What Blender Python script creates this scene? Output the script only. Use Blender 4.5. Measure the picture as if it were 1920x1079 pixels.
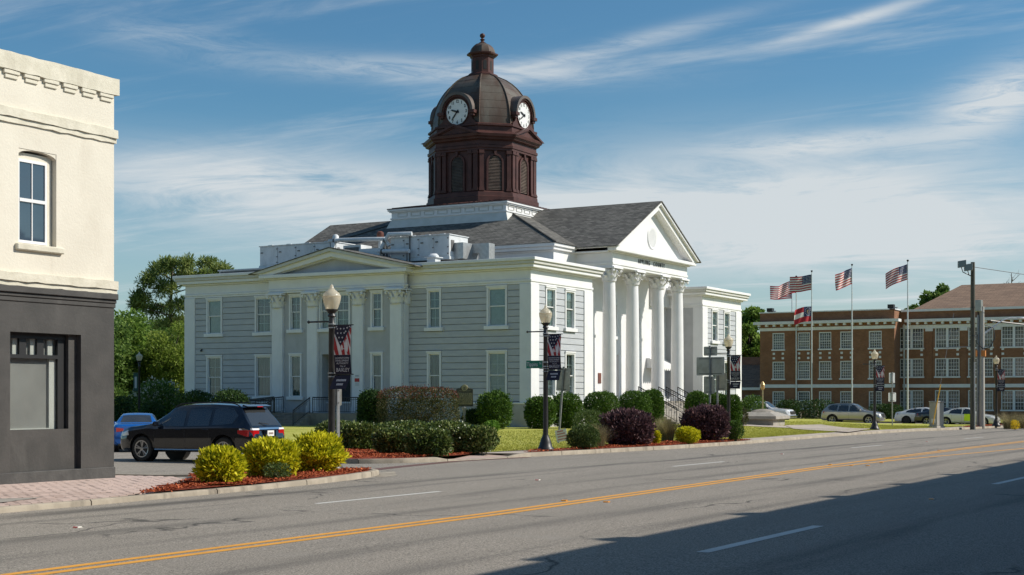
import bpy, bmesh, math, random
import numpy as np
from mathutils import Vector, Matrix

for _o in list(bpy.data.objects):
    bpy.data.objects.remove(_o)
SC = bpy.context.scene
COL = SC.collection
R = math.radians
PI = math.pi

# ------------------------------------------------------------------ camera
# x runs along the main road, y away from it; the camera stands on the near pavement
TH = math.atan2(1530, 2667)              # heading of the lens against the road
FPX, HZ, CAMH = 2667.0, 740.0, 1.85      # focal length and horizon in photo pixels
CT, ST = math.cos(TH), math.sin(TH)
cam_d = bpy.data.cameras.new('camera')
cam = bpy.data.objects.new('camera', cam_d)
COL.objects.link(cam)
cam.location = (0, 0, CAMH)
cam.rotation_euler = (PI / 2, 0, TH - PI / 2)
cam_d.sensor_width = 36.0
cam_d.lens = 36.0 * FPX / 1920.0
cam_d.shift_x = 0.0
cam_d.shift_y = (HZ - 539.5) / 1920.0
cam_d.clip_start, cam_d.clip_end = 0.1, 6000
SC.camera = cam

# ------------------------------------------------------------------ light
SUN_EL = R(38)
SUN_AZ = (ST, -CT)                       # horizontal direction towards the sun
sd = bpy.data.lights.new('sun', 'SUN')
sd.energy = 3.05
sd.angle = R(0.5)
sd.color = (1.0, 0.93, 0.83)
sun = bpy.data.objects.new('sun', sd)
COL.objects.link(sun)
_dir = Vector((-SUN_AZ[0] * math.cos(SUN_EL), -SUN_AZ[1] * math.cos(SUN_EL), -math.sin(SUN_EL)))
sun.rotation_euler = _dir.to_track_quat('-Z', 'Y').to_euler()
sun.location = (60, -60, 60)

SC.view_settings.view_transform = 'Standard'
SC.view_settings.look = 'None'
SC.view_settings.exposure = 0.75
SC.view_settings.gamma = 1.0
SC.view_settings.use_curve_mapping = False


class NT:
    """small helper for building node trees"""
    def __init__(self, tree):
        self.t = tree
        tree.nodes.clear()

    def n(self, typ, **kw):
        nd = self.t.nodes.new(typ)
        for k, v in kw.items():
            setattr(nd, k, v)
        return nd

    def put(self, sock, val):
        if val is None:
            return
        if hasattr(val, 'is_output') or isinstance(val, bpy.types.NodeSocket):
            self.t.links.new(val, sock)
        elif isinstance(val, (int, float)):
            if sock.type in ('RGBA',):
                sock.default_value = (val, val, val, 1)
            elif sock.type == 'VECTOR':
                sock.default_value = (val, val, val)
            else:
                sock.default_value = val
        else:
            v = tuple(val)
            if sock.type == 'RGBA' and len(v) == 3:
                v = v + (1,)
            sock.default_value = v

    def math(self, op, a, b=None, c=None, clamp=False):
        nd = self.n('ShaderNodeMath', operation=op)
        nd.use_clamp = clamp
        self.put(nd.inputs[0], a)
        if b is not None:
            self.put(nd.inputs[1], b)
        if c is not None:
            self.put(nd.inputs[2], c)
        return nd.outputs[0]

    def mix(self, fac, a, b, blend='MIX'):
        nd = self.n('ShaderNodeMix', data_type='RGBA', blend_type=blend)
        self.put(nd.inputs[0], fac)
        self.put(nd.inputs[6], a)
        self.put(nd.inputs[7], b)
        return nd.outputs[2]

    def noise(self, vec, scale, detail=4, rough=0.55, dist=0.0):
        nd = self.n('ShaderNodeTexNoise')
        if vec is not None:
            self.put(nd.inputs['Vector'], vec)
        nd.inputs['Scale'].default_value = scale
        nd.inputs['Detail'].default_value = detail
        nd.inputs['Roughness'].default_value = rough
        nd.inputs['Distortion'].default_value = dist
        return nd.outputs['Fac']

    def ramp(self, fac, lo, hi, a=0.0, b=1.0):
        nd = self.n('ShaderNodeMapRange')
        nd.interpolation_type = 'SMOOTHSTEP'
        self.put(nd.inputs[0], fac)
        nd.inputs[1].default_value = lo
        nd.inputs[2].default_value = hi
        nd.inputs[3].default_value = a
        nd.inputs[4].default_value = b
        return nd.outputs[0]

    def mapping(self, vec, scale=(1, 1, 1), rot=(0, 0, 0), loc=(0, 0, 0)):
        nd = self.n('ShaderNodeMapping')
        self.put(nd.inputs['Vector'], vec)
        nd.inputs['Scale'].default_value = scale
        nd.inputs['Rotation'].default_value = rot
        nd.inputs['Location'].default_value = loc
        return nd.outputs[0]


# ------------------------------------------------------------------ sky
world = bpy.data.worlds.new('World')
SC.world = world
world.use_nodes = True
w = NT(world.node_tree)
tc = w.n('ShaderNodeTexCoord')
sky = w.n('ShaderNodeTexSky', sky_type='NISHITA')
sky.sun_disc = False
sky.sun_elevation = SUN_EL
sky.sun_rotation = math.atan2(SUN_AZ[0], SUN_AZ[1]) % (2 * PI)
sky.altitude = 60
sky.air_density = 1.0
sky.dust_density = 1.0
sky.ozone_density = 2.0
sep = w.n('ShaderNodeSeparateXYZ')
w.put(sep.inputs[0], tc.outputs['Generated'])
az = w.math('MULTIPLY', w.math('ARCTAN2', sep.outputs[1], sep.outputs[0]), 180 / PI)     # degrees from +x
el = w.math('MULTIPLY', w.math('ARCSINE', sep.outputs[2]), 180 / PI)
# cirrus: high thin cloud on a flat layer, streaky noise
zc = w.math('MAXIMUM', w.math('ADD', sep.outputs[2], 0.06), 0.03)
cx_ = w.math('DIVIDE', sep.outputs[0], zc)
cy_ = w.math('DIVIDE', sep.outputs[1], zc)
comb = w.n('ShaderNodeCombineXYZ')
w.put(comb.inputs[0], cx_)
w.put(comb.inputs[1], cy_)
layer = comb.outputs[0]
streak = w.noise(w.mapping(layer, scale=(1.1, 0.30, 1), rot=(0, 0, R(25))), 1.6, 8, 0.62, 0.5)
fine = w.noise(w.mapping(layer, scale=(2.2, 0.5, 1), rot=(0, 0, R(18))), 3.2, 7, 0.65, 1.0)
base = w.ramp(w.math('ADD', w.math('MULTIPLY', streak, 0.75), w.math('MULTIPLY', fine, 0.25)), 0.48, 0.76, 0.0, 0.58)
aec = w.n('ShaderNodeCombineXYZ')
w.put(aec.inputs[0], az)
w.put(aec.inputs[1], el)
ae = aec.outputs[0]
wisp = w.noise(w.mapping(ae, scale=(0.15, 0.95, 1), rot=(0, 0, R(-6))), 1.6, 12, 0.72, 1.1)
wisp2 = w.noise(w.mapping(ae, scale=(0.09, 0.48, 1), rot=(0, 0, R(6)), loc=(5, 2, 0)), 1.5, 11, 0.66, 0.7)


def lobe(a0, e0, la, le, rot, amp, nz, lo=0.3, hi=0.7):
    """one cloud bank at azimuth a0, elevation e0 (degrees), wispy inside"""
    da = w.math('SUBTRACT', az, a0)
    de = w.math('SUBTRACT', el, e0)
    c, s = math.cos(R(rot)), math.sin(R(rot))
    p = w.math('ADD', w.math('MULTIPLY', da, c / la), w.math('MULTIPLY', de, s / la))
    q = w.math('ADD', w.math('MULTIPLY', da, -s / le), w.math('MULTIPLY', de, c / le))
    r2 = w.math('ADD', w.math('MULTIPLY', p, p), w.math('MULTIPLY', q, q))
    g = w.math('EXPONENT', w.math('MULTIPLY', r2, -1.0))
    return w.math('MULTIPLY', w.math('MULTIPLY', g, amp), w.ramp(nz, lo, hi))


def p2a(px, py):
    a = math.atan((px - 960) / FPX)
    return math.degrees(TH - a), math.degrees(math.atan((HZ - py) / FPX * math.cos(a)))


lobes = [base]
for (px, py, la, le, rot, amp, nz, lo, hi) in [
        (820, 133, 7.0, 0.5, 1, 0.62, wisp, 0.2, 0.66),
        (1180, 80, 4.5, 0.32, -12, 0.45, wisp, 0.2, 0.6),
        (1610, 35, 3.2, 0.24, -13, 0.75, wisp, 0.15, 0.55),
        (500, 350, 8.0, 1.4, 2, 0.95, wisp2, 0.2, 0.62),
        (1450, 375, 10.0, 2.2, 0, 1.0, wisp2, 0.12, 0.62),
        (1560, 268, 4.2, 0.45, -2, 0.60, wisp, 0.25, 0.6),
        (1880, 185, 2.6, 1.1, -22, 0.95, wisp, 0.2, 0.62),
        (330, 70, 3.0, 0.6, 4, 0.30, wisp, 0.3, 0.7),
        (1800, 470, 7.0, 1.6, 0, 0.6, wisp2, 0.1, 0.7),
        (1000, 430, 14.0, 1.7, 0, 0.55, wisp2, 0.15, 0.7)]:
    a0, e0 = p2a(px, py)
    lobes.append(lobe(a0, e0, la, le, rot, amp, nz, lo, hi))
cl = lobes[0]
for l_ in lobes[1:]:
    cl = w.math('ADD', cl, l_)
cl = w.math('ADD', cl, w.math('MULTIPLY', w.ramp(el, 10.0, 0.0), 0.42))
up = w.ramp(el, -3.0, -0.5)
cl = w.math('MULTIPLY', w.math('MINIMUM', cl, 0.92), up)
hs = w.n('ShaderNodeHueSaturation')
hs.inputs['Saturation'].default_value = 1.12
w.put(hs.inputs['Color'], sky.outputs[0])
tint = w.mix(1.0, hs.outputs[0], (0.33, 0.49, 0.525), 'MULTIPLY')
skyc = w.mix(cl, tint, (3.5, 3.72, 3.84))
bg = w.n('ShaderNodeBackground')
w.put(bg.inputs[0], skyc)
bg.inputs[1].default_value = 0.115
wo = w.n('ShaderNodeOutputWorld')
w.put(wo.inputs[0], bg.outputs[0])


# ------------------------------------------------------------------ pixel and ground helpers
def ray(px, py):
    a = (px - 960) / FPX
    return CT + a * ST, ST - a * CT, (HZ - py) / FPX


def sstep(a, b, v):
    t = min(1.0, max(0.0, (v - a) / (b - a)))
    return t * t * (3 - 2 * t)


def zroad(x, y):
    xx = max(-80.0, min(x, 330.0))
    dip = -0.10 * sstep(22.5, 29, y) * sstep(23, 25.5, x) * (1 - sstep(44, 54, x))
    return -0.0055 * xx + dip


KERB_L = [(-60, 18.7), (16.0, 18.75), (18.0, 18.82), (20.4, 19.0), (23.3, 19.2), (25.3, 19.45), (27.0, 19.78), (28.3, 20.15), (29.1, 20.5),
          (29.5, 20.95), (29.45, 21.6), (28.9, 22.15), (27.6, 22.6), (26.2, 22.8), (25.2, 23.1), (24.8, 23.8), (24.75, 26), (24.75, 70)]
KR_FRONT = [(37.6, 23.45), (41.7, 23.02), (45.5, 22.65), (51.4, 22.2), (58.2, 22.1), (67.2, 22.6), (76, 23.1), (90, 22.9), (100, 21.6), (108, 20.9), (112.5, 20.9)]
KERB_R = [(46, 70), (46, 33.2), (45.2, 32.2), (39, 31.9), (37.6, 31.2), (37.1, 29.4), (36.0, 27.6), (34.9, 26.2), (34.7, 25.2), (35.1, 24.3), (36.1, 23.75)] + KR_FRONT + \
         [(114.6, 21.6), (115.4, 23.4), (115.5, 26), (115.5, 90)]


def kerb_y(line, x, lo, hi):
    pts = [p for p in line[lo:hi]]
    return float(np.interp(x, [p[0] for p in pts], [p[1] for p in pts]))


def zgr(x, y):
    """height of the walkable surface: road, pavements, lawn"""
    z = zroad(x, y)
    if x < 29.5 and y > 18.7:
        yk = kerb_y(KERB_L, x, 0, 9)
        if y > yk and (y < 22.6 or x < 24.75):
            return z + 0.095
    if x > 36 and x < 115.5 and y > kerb_y(KR_FRONT, x, 0, 11):
        if x < 46 and y > 32:
            return z
        rise = (0.20 + 0.14 * sstep(75, 98, x)) * sstep(26.2, 38, y) * sstep(42, 62, x) * (1 - sstep(106, 115, x))
        return z + 0.14 + rise
    return z


def G(px, py, near=8.0, far=400.0):
    """where the view ray through a photo pixel meets the ground"""
    rx, ry, rz = ray(px, py)
    t = near
    while t < far:
        if CAMH + t * rz <= zgr(t * rx, t * ry):
            break
        t += 0.5
    lo, hi = t - 0.5, t
    for _ in range(24):
        m = 0.5 * (lo + hi)
        if CAMH + m * rz <= zgr(m * rx, m * ry):
            hi = m
        else:
            lo = m
    return Vector((hi * rx, hi * ry, zgr(hi * rx, hi * ry))), hi / FPX


def AT(px, depth):
    """ground point at a given depth under a photo column; and metres per pixel there"""
    rx, ry, _ = ray(px, HZ)
    return Vector((depth * rx, depth * ry, zgr(depth * rx, depth * ry))), depth / FPX


# ------------------------------------------------------------------ mesh helpers
class MB:
    def __init__(self):
        self.v, self.f, self.m = [], [], []

    def add(self, vs, fs, mi=0):
        o = len(self.v)
        self.v.extend([tuple(p) for p in vs])
        for f in fs:
            self.f.append(tuple(i + o for i in f))
            self.m.append(mi)
        return self

    def box(self, x0, x1, y0, y1, z0, z1, mi=0):
        if x0 > x1: x0, x1 = x1, x0
        if y0 > y1: y0, y1 = y1, y0
        vs = [(x0, y0, z0), (x1, y0, z0), (x1, y1, z0), (x0, y1, z0), (x0, y0, z1), (x1, y0, z1), (x1, y1, z1), (x0, y1, z1)]
        return self.add(vs, [(0, 3, 2, 1), (4, 5, 6, 7), (0, 1, 5, 4), (1, 2, 6, 5), (2, 3, 7, 6), (3, 0, 4, 7)], mi)

    def prism(self, poly, fn, a, b, mi=0):
        """poly of 2d points, fn(p, h) -> 3d, extruded from a to b"""
        n = len(poly)
        vs = [fn(p, a) for p in poly] + [fn(p, b) for p in poly]
        fs = [tuple(range(n - 1, -1, -1)), tuple(range(n, 2 * n))]
        fs += [(i, (i + 1) % n, n + (i + 1) % n, n + i) for i in range(n)]
        return self.add(vs, fs, mi)

    def loft(self, rings, close=True, cap0=True, cap1=True, mi=0):
        n = len(rings[0])
        vs = [p for r in rings for p in r]
        fs = []
        for k in range(len(rings) - 1):
            for i in range(n if close else n - 1):
                j = (i + 1) % n
                fs.append((k * n + i, k * n + j, (k + 1) * n + j, (k + 1) * n + i))
        if cap0: fs.append(tuple(range(n - 1, -1, -1)))
        if cap1: fs.append(tuple((len(rings) - 1) * n + i for i in range(n)))
        return self.add(vs, fs, mi)

    def lathe(self, prof, n=16, c=(0, 0, 0), axis='z', mi=0, cap=True):
        rings = []
        for r, h in prof:
            ring = []
            for i in range(n):
                a = 2 * PI * i / n
                p, q = r * math.cos(a), r * math.sin(a)
                if axis == 'z': ring.append((c[0] + p, c[1] + q, c[2] + h))
                elif axis == 'y': ring.append((c[0] + p, c[1] + h, c[2] + q))
                else: ring.append((c[0] + h, c[1] + p, c[2] + q))
            rings.append(ring)
        return self.loft(rings, True, cap, cap, mi)

    def tube(self, pts, rad, n=8, mi=0):
        pts = [Vector(p) for p in pts]
        if not isinstance(rad, (list, tuple)):
            rad = [rad] * len(pts)
        rings = []
        up = None
        for i, p in enumerate(pts):
            d = (pts[min(i + 1, len(pts) - 1)] - pts[max(i - 1, 0)]).normalized()
            if up is None:
                up = Vector((0, 0, 1)) if abs(d.z) < 0.9 else Vector((1, 0, 0))
            s = d.cross(up).normalized()
            up = s.cross(d).normalized()
            rings.append([p + (s * math.cos(2 * PI * k / n) + up * math.sin(2 * PI * k / n)) * rad[i] for k in range(n)])
        return self.loft(rings, True, True, True, mi)

    def bar(self, p0, p1, w_, h_=None, mi=0):
        return self.tube([p0, p1], w_, 4, mi)

    def sheet(self, poly, fn, mi=0):
        vs = [fn(p) for p in poly]
        return self.add(vs, [tuple(range(len(vs)))], mi)

    def xf(self, M):
        self.v = [tuple(M @ Vector(p)) for p in self.v]
        return self

    def mesh(self, name, smooth=0.0, recalc=True):
        me = bpy.data.meshes.new(name)
        me.from_pydata(self.v, [], self.f)
        if recalc or smooth:
            bm = bmesh.new()
            bm.from_mesh(me)
            if recalc:
                bmesh.ops.recalc_face_normals(bm, faces=bm.faces)
            bm.to_mesh(me)
            bm.free()
        if any(self.m):
            me.polygons.foreach_set('material_index', self.m)
        if smooth:
            me.polygons.foreach_set('use_smooth', [True] * len(me.polygons))
            me.set_sharp_from_angle(angle=R(smooth))
        me.update()
        return me


def put(name, me, mats, parent=None, loc=(0, 0, 0), rz=0.0, rot=None, bevel=0.0):
    o = bpy.data.objects.new(name, me)
    COL.objects.link(o)
    if mats is not None and len(me.materials) == 0:
        for m in (mats if isinstance(mats, (list, tuple)) else [mats]):
            me.materials.append(m)
    o.location = loc
    o.rotation_euler = rot if rot else (0, 0, rz)
    if parent:
        o.parent = parent
    if bevel:
        b = o.modifiers.new('bevel', 'BEVEL')
        b.width, b.segments, b.limit_method, b.angle_limit = bevel, 1, 'ANGLE', R(50)
    return o


def mk(name, mb, mats, parent=None, smooth=0.0, loc=(0, 0, 0), rz=0.0, rot=None, bevel=0.0, recalc=True):
    return put(name, mb.mesh(name, smooth, recalc), mats, parent, loc, rz, rot, bevel)


def tag(o, label, cat=None, group=None, kind=None):
    if label: o['label'] = label
    if cat: o['category'] = cat
    if group: o['group'] = group
    if kind: o['kind'] = kind
    return o


def thing(name, label, cat, loc=(0, 0, 0), rz=0.0, group=None):
    o = bpy.data.objects.new(name, None)
    COL.objects.link(o)
    o.empty_display_size = 0.3
    o.location = loc
    o.rotation_euler = (0, 0, rz)
    return tag(o, label, cat, group)


def dup(o, parent=None, loc=None, rz=None, label=None):
    c = o.copy()
    COL.objects.link(c)
    if parent is not None: c.parent = parent
    if loc is not None: c.location = loc
    if rz is not None: c.rotation_euler = (0, 0, rz)
    if label: c['label'] = label
    for ch in list(o.children):
        dup(ch, c)
    return c


_tc = {}


def text_mesh(s, size=1.0, depth=0.0, align='CENTER', bold=0.0, sx=1.0):
    key = (s, size, depth, align, bold, sx)
    if key in _tc: return _tc[key]
    cu = bpy.data.curves.new('lettering', 'FONT')
    cu.body = s
    cu.size = size
    cu.extrude = depth
    cu.align_x = align
    cu.align_y = 'CENTER'
    cu.offset = bold
    cu.resolution_u = 2
    o = bpy.data.objects.new('lettering', cu)
    COL.objects.link(o)
    dg = bpy.context.evaluated_depsgraph_get()
    me = bpy.data.meshes.new_from_object(o.evaluated_get(dg))
    bpy.data.objects.remove(o)
    if sx != 1.0:
        for v in me.vertices: v.co.x *= sx
    _tc[key] = me
    return me


rng = np.random.default_rng(7)
random.seed(7)

# ------------------------------------------------------------------ materials
def PM(name, c1, c2=None, scale=3.0, rough=0.6, bump=0.0, bscale=None, metal=0.0, spec=0.5, coat=0.0, detail=5, lo=0.35, hi=0.65, stretch=(1, 1, 1), dirt=None):
    """procedural principled material: two tones mixed by noise, optional bump and large-scale staining"""
    m = bpy.data.materials.new(name)
    m.use_nodes = True
    t = NT(m.node_tree)
    out = t.n('ShaderNodeOutputMaterial')
    b = t.n('ShaderNodeBsdfPrincipled')
    t.put(out.inputs[0], b.outputs[0])
    crd = t.n('ShaderNodeTexCoord').outputs['Object']
    v = t.mapping(crd, scale=stretch)
    col = c1
    if c2 is not None:
        col = t.mix(t.ramp(t.noise(v, scale, detail), lo, hi), c1, c2)
    if dirt:
        dc, dsc, amt = dirt
        col = t.mix(t.ramp(t.noise(t.mapping(crd, scale=(1, 1, 0.35)), dsc, 6, 0.65, 0.4), 0.52, 0.72, 0, amt), col, dc)
    t.put(b.inputs['Base Color'], col)
    b.inputs['Roughness'].default_value = rough
    b.inputs['Metallic'].default_value = metal
    b.inputs['Specular IOR Level'].default_value = spec
    b.inputs['Coat Weight'].default_value = coat
    b.inputs['Coat Roughness'].default_value = 0.05
    if bump:
        bp = t.n('ShaderNodeBump')
        bp.inputs['Strength'].default_value = bump
        bp.inputs['Distance'].default_value = 0.02
        t.put(bp.inputs['Height'], t.noise(v, bscale or scale * 4, 5, 0.6))
        t.put(b.inputs['Normal'], bp.outputs[0])
    return m


M = {}
M['white'] = PM('white_paint', (0.77, 0.765, 0.765), (0.73, 0.725, 0.725), 1.3, 0.55, 0.06, 40, dirt=((0.62, 0.615, 0.60), 0.7, 0.4))
M['trim'] = PM('white_trim', (0.78, 0.775, 0.77), (0.74, 0.735, 0.73), 2.0, 0.5, 0.04, 30, dirt=((0.62, 0.60, 0.56), 1.1, 0.3))
M['siding'] = PM('grey_siding', (0.475, 0.49, 0.515), (0.435, 0.45, 0.475), 1.2, 0.6, 0.08, 30, stretch=(1, 1, 4), dirt=((0.39, 0.40, 0.415), 0.5, 0.4))
M['joint'] = PM('siding_joint', (0.26, 0.265, 0.27), None, 1, 0.8)
M['stucco'] = PM('grey_stucco', (0.47, 0.47, 0.475), (0.43, 0.43, 0.435), 1.5, 0.7, 0.1, 50, dirt=((0.34, 0.33, 0.31), 0.6, 0.3))
M['plinth'] = PM('plinth_stucco', (0.42, 0.41, 0.40), (0.36, 0.35, 0.34), 2, 0.75, 0.15, 40)
M['frieze_grey'] = PM('dull_soffit', (0.60, 0.60, 0.57), (0.54, 0.54, 0.50), 1.5, 0.6)
M['oldwood'] = PM('stained_board', (0.60, 0.59, 0.55), (0.52, 0.51, 0.46), 2.5, 0.6, stretch=(1, 1, 6))
M['maroon'] = PM('maroon_metal', (0.088, 0.036, 0.030), (0.064, 0.027, 0.023), 1.5, 0.5, 0.03, 12, spec=0.25, dirt=((0.11, 0.058, 0.048), 0.8, 0.5))
M['louvre'] = PM('louvre_metal', (0.20, 0.15, 0.12), (0.12, 0.085, 0.07), 2.0, 0.5)
M['copper'] = PM('weathered_dome', (0.085, 0.055, 0.040), (0.12, 0.105, 0.085), 0.9, 0.5, 0.05, 6, metal=0.15, spec=0.3, stretch=(1, 1, 0.25), dirt=((0.16, 0.15, 0.125), 1.2, 0.6))
M['hood'] = PM('dormer_hood', (0.10, 0.085, 0.075), (0.13, 0.10, 0.085), 2, 0.5, metal=0.2)
M['black'] = PM('black_iron', (0.015, 0.015, 0.016), (0.028, 0.027, 0.026), 6, 0.45, 0.02, 40)
M['dark'] = PM('dark_interior', (0.03, 0.03, 0.032), None, 1, 0.9)
M['dial'] = PM('clock_dial', (0.78, 0.78, 0.76), (0.72, 0.72, 0.70), 3, 0.35)
M['inkblack'] = PM('black_paint', (0.012, 0.012, 0.013), None, 1, 0.5)
M['steel'] = PM('galvanised', (0.46, 0.47, 0.47), (0.38, 0.39, 0.39), 5, 0.42, metal=0.6)
M['signback'] = PM('sign_back', (0.42, 0.42, 0.38), (0.33, 0.33, 0.29), 3, 0.38, metal=0.55)
M['polegrey'] = PM('post_steel', (0.27, 0.28, 0.28), (0.2, 0.21, 0.21), 5, 0.5, metal=0.4)
M['silver'] = PM('flagpole_aluminium', (0.72, 0.72, 0.70), (0.64, 0.64, 0.62), 3, 0.35, metal=0.3)
M['duct'] = PM('white_duct', (0.66, 0.68, 0.69), (0.58, 0.60, 0.61), 2, 0.5, 0.05, 6, dirt=((0.40, 0.40, 0.38), 1.4, 0.5))
M['ductdark'] = PM('duct_hardware', (0.09, 0.09, 0.09), (0.14, 0.13, 0.12), 4, 0.6)
M['rust'] = PM('rusty_cap', (0.17, 0.05, 0.03), (0.10, 0.04, 0.03), 4, 0.7)
M['cream'] = PM('cream_render', (0.70, 0.65, 0.545), (0.655, 0.605, 0.505), 0.9, 0.8, 0.35, 16, dirt=((0.56, 0.505, 0.41), 0.9, 0.55))
M['creamtrim'] = PM('cream_moulding', (0.68, 0.635, 0.52), (0.58, 0.54, 0.43), 2.2, 0.8, 0.5, 14, dirt=((0.44, 0.40, 0.31), 1.4, 0.5))
M['charcoal'] = PM('charcoal_render', (0.070, 0.066, 0.062), (0.054, 0.052, 0.049), 1.6, 0.62, 0.28, 14, spec=0.3, dirt=((0.10, 0.095, 0.088), 1.0, 0.7))
M['charcoal_lo'] = PM('charcoal_footing', (0.075, 0.072, 0.068), (0.052, 0.050, 0.048), 3, 0.75, 0.5, 16)
M['kerb'] = PM('kerb_concrete', (0.37, 0.32, 0.25), (0.28, 0.24, 0.185), 2.2, 0.85, 0.4, 30, dirt=((0.14, 0.12, 0.095), 1.6, 0.8))
M['walk'] = PM('pavement_concrete', (0.48, 0.41, 0.34), (0.41, 0.35, 0.29), 1.4, 0.85, 0.2, 40, dirt=((0.29, 0.25, 0.21), 0.8, 0.55))
M['greywalk'] = PM('grey_concrete', (0.33, 0.30, 0.26), (0.26, 0.24, 0.21), 2, 0.85, 0.2, 40)
M['stepc'] = PM('step_concrete', (0.27, 0.24, 0.20), (0.21, 0.19, 0.16), 2.5, 0.85, 0.2, 30)
M['stone'] = PM('memorial_stone', (0.36, 0.33, 0.29), (0.29, 0.27, 0.235), 3, 0.8, 0.3, 18)
M['boulder'] = PM('boulder_stone', (0.33, 0.29, 0.24), (0.22, 0.20, 0.17), 3, 0.85, 0.7, 8)
M['wood'] = PM('pole_wood', (0.105, 0.10, 0.075), (0.065, 0.062, 0.045), 6, 0.85, 0.4, 25, stretch=(1, 1, 0.12))
M['pole_conc'] = PM('pole_concrete', (0.43, 0.41, 0.36), (0.36, 0.34, 0.30), 3, 0.8, 0.15, 20, stretch=(1, 1, 0.3))
M['cabinet'] = PM('utility_cabinet', (0.34, 0.33, 0.30), (0.30, 0.29, 0.26), 3, 0.6)
M['yellowplastic'] = PM('yellow_plastic', (0.75, 0.42, 0.03), None, 1, 0.5)
M['orange'] = PM('orange_tag', (0.6, 0.22, 0.05), None, 1, 0.6)
M['lime'] = PM('lime_notice', (0.72, 0.95, 0.03), None, 1, 0.6)
M['trunk'] = PM('bark', (0.10, 0.075, 0.055), (0.055, 0.042, 0.033), 8, 0.9, 0.6, 18, stretch=(1, 1, 0.25))
M['pinebark'] = PM('pine_bark', (0.14, 0.10, 0.075), (0.075, 0.055, 0.045), 8, 0.9, 0.6, 18, stretch=(1, 1, 0.3))
M['tyre'] = PM('tyre_rubber', (0.02, 0.02, 0.02), (0.03, 0.03, 0.029), 8, 0.8, 0.1, 60)
M['rim'] = PM('alloy_rim', (0.5, 0.5, 0.5), (0.42, 0.42, 0.42), 3, 0.28, metal=0.8)
M['chrome'] = PM('chrome', (0.75, 0.75, 0.76), None, 1, 0.12, metal=1.0)
M['plastic'] = PM('black_plastic', (0.02, 0.02, 0.021), None, 1, 0.5)
M['carglass'] = PM('tinted_glass', (0.12, 0.13, 0.135), None, 1, 0.03, metal=0.75)
M['redlens'] = PM('red_lens', (0.45, 0.008, 0.012), None, 1, 0.12, coat=1.0)
M['clearlens'] = PM('clear_lens', (0.75, 0.75, 0.75), None, 1, 0.1, coat=1.0)
M['plate'] = PM('number_plate', (0.78, 0.78, 0.74), None, 1, 0.4)
M['paint_black'] = PM('car_paint_black', (0.004, 0.005, 0.009), None, 1, 0.12, metal=0.0, coat=1.0)
M['paint_blue'] = PM('car_paint_blue', (0.003, 0.085, 0.34), None, 1, 0.25, metal=0.0, coat=0.7)
M['paint_silver'] = PM('car_paint_silver', (0.40, 0.39, 0.37), None, 1, 0.28, metal=0.6, coat=1.0)
M['paint_white'] = PM('car_paint_white', (0.76, 0.76, 0.75), None, 1, 0.25, coat=1.0)
M['paint_pearl'] = PM('car_paint_pearl', (0.72, 0.71, 0.67), None, 1, 0.25, coat=1.0)
M['paint_grey'] = PM('car_paint_grey', (0.03, 0.032, 0.035), None, 1, 0.22, metal=0.2, coat=1.0)
M['banner_navy'] = PM('banner_navy', (0.016, 0.015, 0.035), (0.022, 0.02, 0.042), 3, 0.55, spec=0.25)
M['banner_red'] = PM('banner_red', (0.42, 0.022, 0.025), (0.34, 0.018, 0.02), 4, 0.7)
M['banner_white'] = PM('banner_white', (0.72, 0.69, 0.66), (0.62, 0.58, 0.56), 4, 0.7)
M['banner_text'] = PM('banner_lettering', (0.62, 0.60, 0.62), None, 1, 0.7)
M['flag_blue'] = PM('flag_blue', (0.022, 0.035, 0.12), None, 1, 0.8)
M['flag_red'] = PM('flag_red', (0.40, 0.02, 0.03), None, 1, 0.8)
M['flag_white'] = PM('flag_white', (0.72, 0.70, 0.66), None, 1, 0.8)
M['flag_gold'] = PM('flag_gold', (0.42, 0.33, 0.12), None, 1, 0.8)
M['green_sign'] = PM('street_sign_green', (0.0, 0.20, 0.115), None, 1, 0.4)
M['dkgreen'] = PM('dark_green_banner', (0.01, 0.06, 0.045), None, 1, 0.7)
M['bronze'] = PM('marker_olive', (0.085, 0.078, 0.05), (0.06, 0.055, 0.036), 5, 0.5)
M['gold'] = PM('marker_gold', (0.44, 0.37, 0.19), (0.36, 0.30, 0.15), 9, 0.5, metal=0.1)
M['noticewhite'] = PM('notice_white', (0.72, 0.72, 0.72), None, 1, 0.6)
M['noticered'] = PM('notice_red', (0.42, 0.03, 0.03), None, 1, 0.6)
M['noticegrey'] = PM('notice_grey', (0.42, 0.44, 0.48), None, 1, 0.6)
M['awning'] = PM('awning_white', (0.74, 0.74, 0.74), None, 1, 0.7)
M['shade'] = PM('window_shade', (0.30, 0.345, 0.335), (0.23, 0.275, 0.265), 3, 0.8)
M['drape'] = PM('window_drape', (0.24, 0.255, 0.245), (0.06, 0.07, 0.07), 9, 0.85, stretch=(1, 1, 0.02))
M['deepgrey'] = PM('display_grey', (0.30, 0.30, 0.29), (0.24, 0.24, 0.235), 0.9, 0.7)
M['displaywhite'] = PM('display_white', (0.62, 0.63, 0.60), None, 1, 0.6)
M['marker_white'] = PM('road_stud_white', (0.70, 0.68, 0.62), None, 1, 0.4)
M['marker_red'] = PM('road_stud_red', (0.5, 0.05, 0.04), None, 1, 0.3)
M['marker_amber'] = PM('road_stud_amber', (0.75, 0.30, 0.03), None, 1, 0.3)


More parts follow.
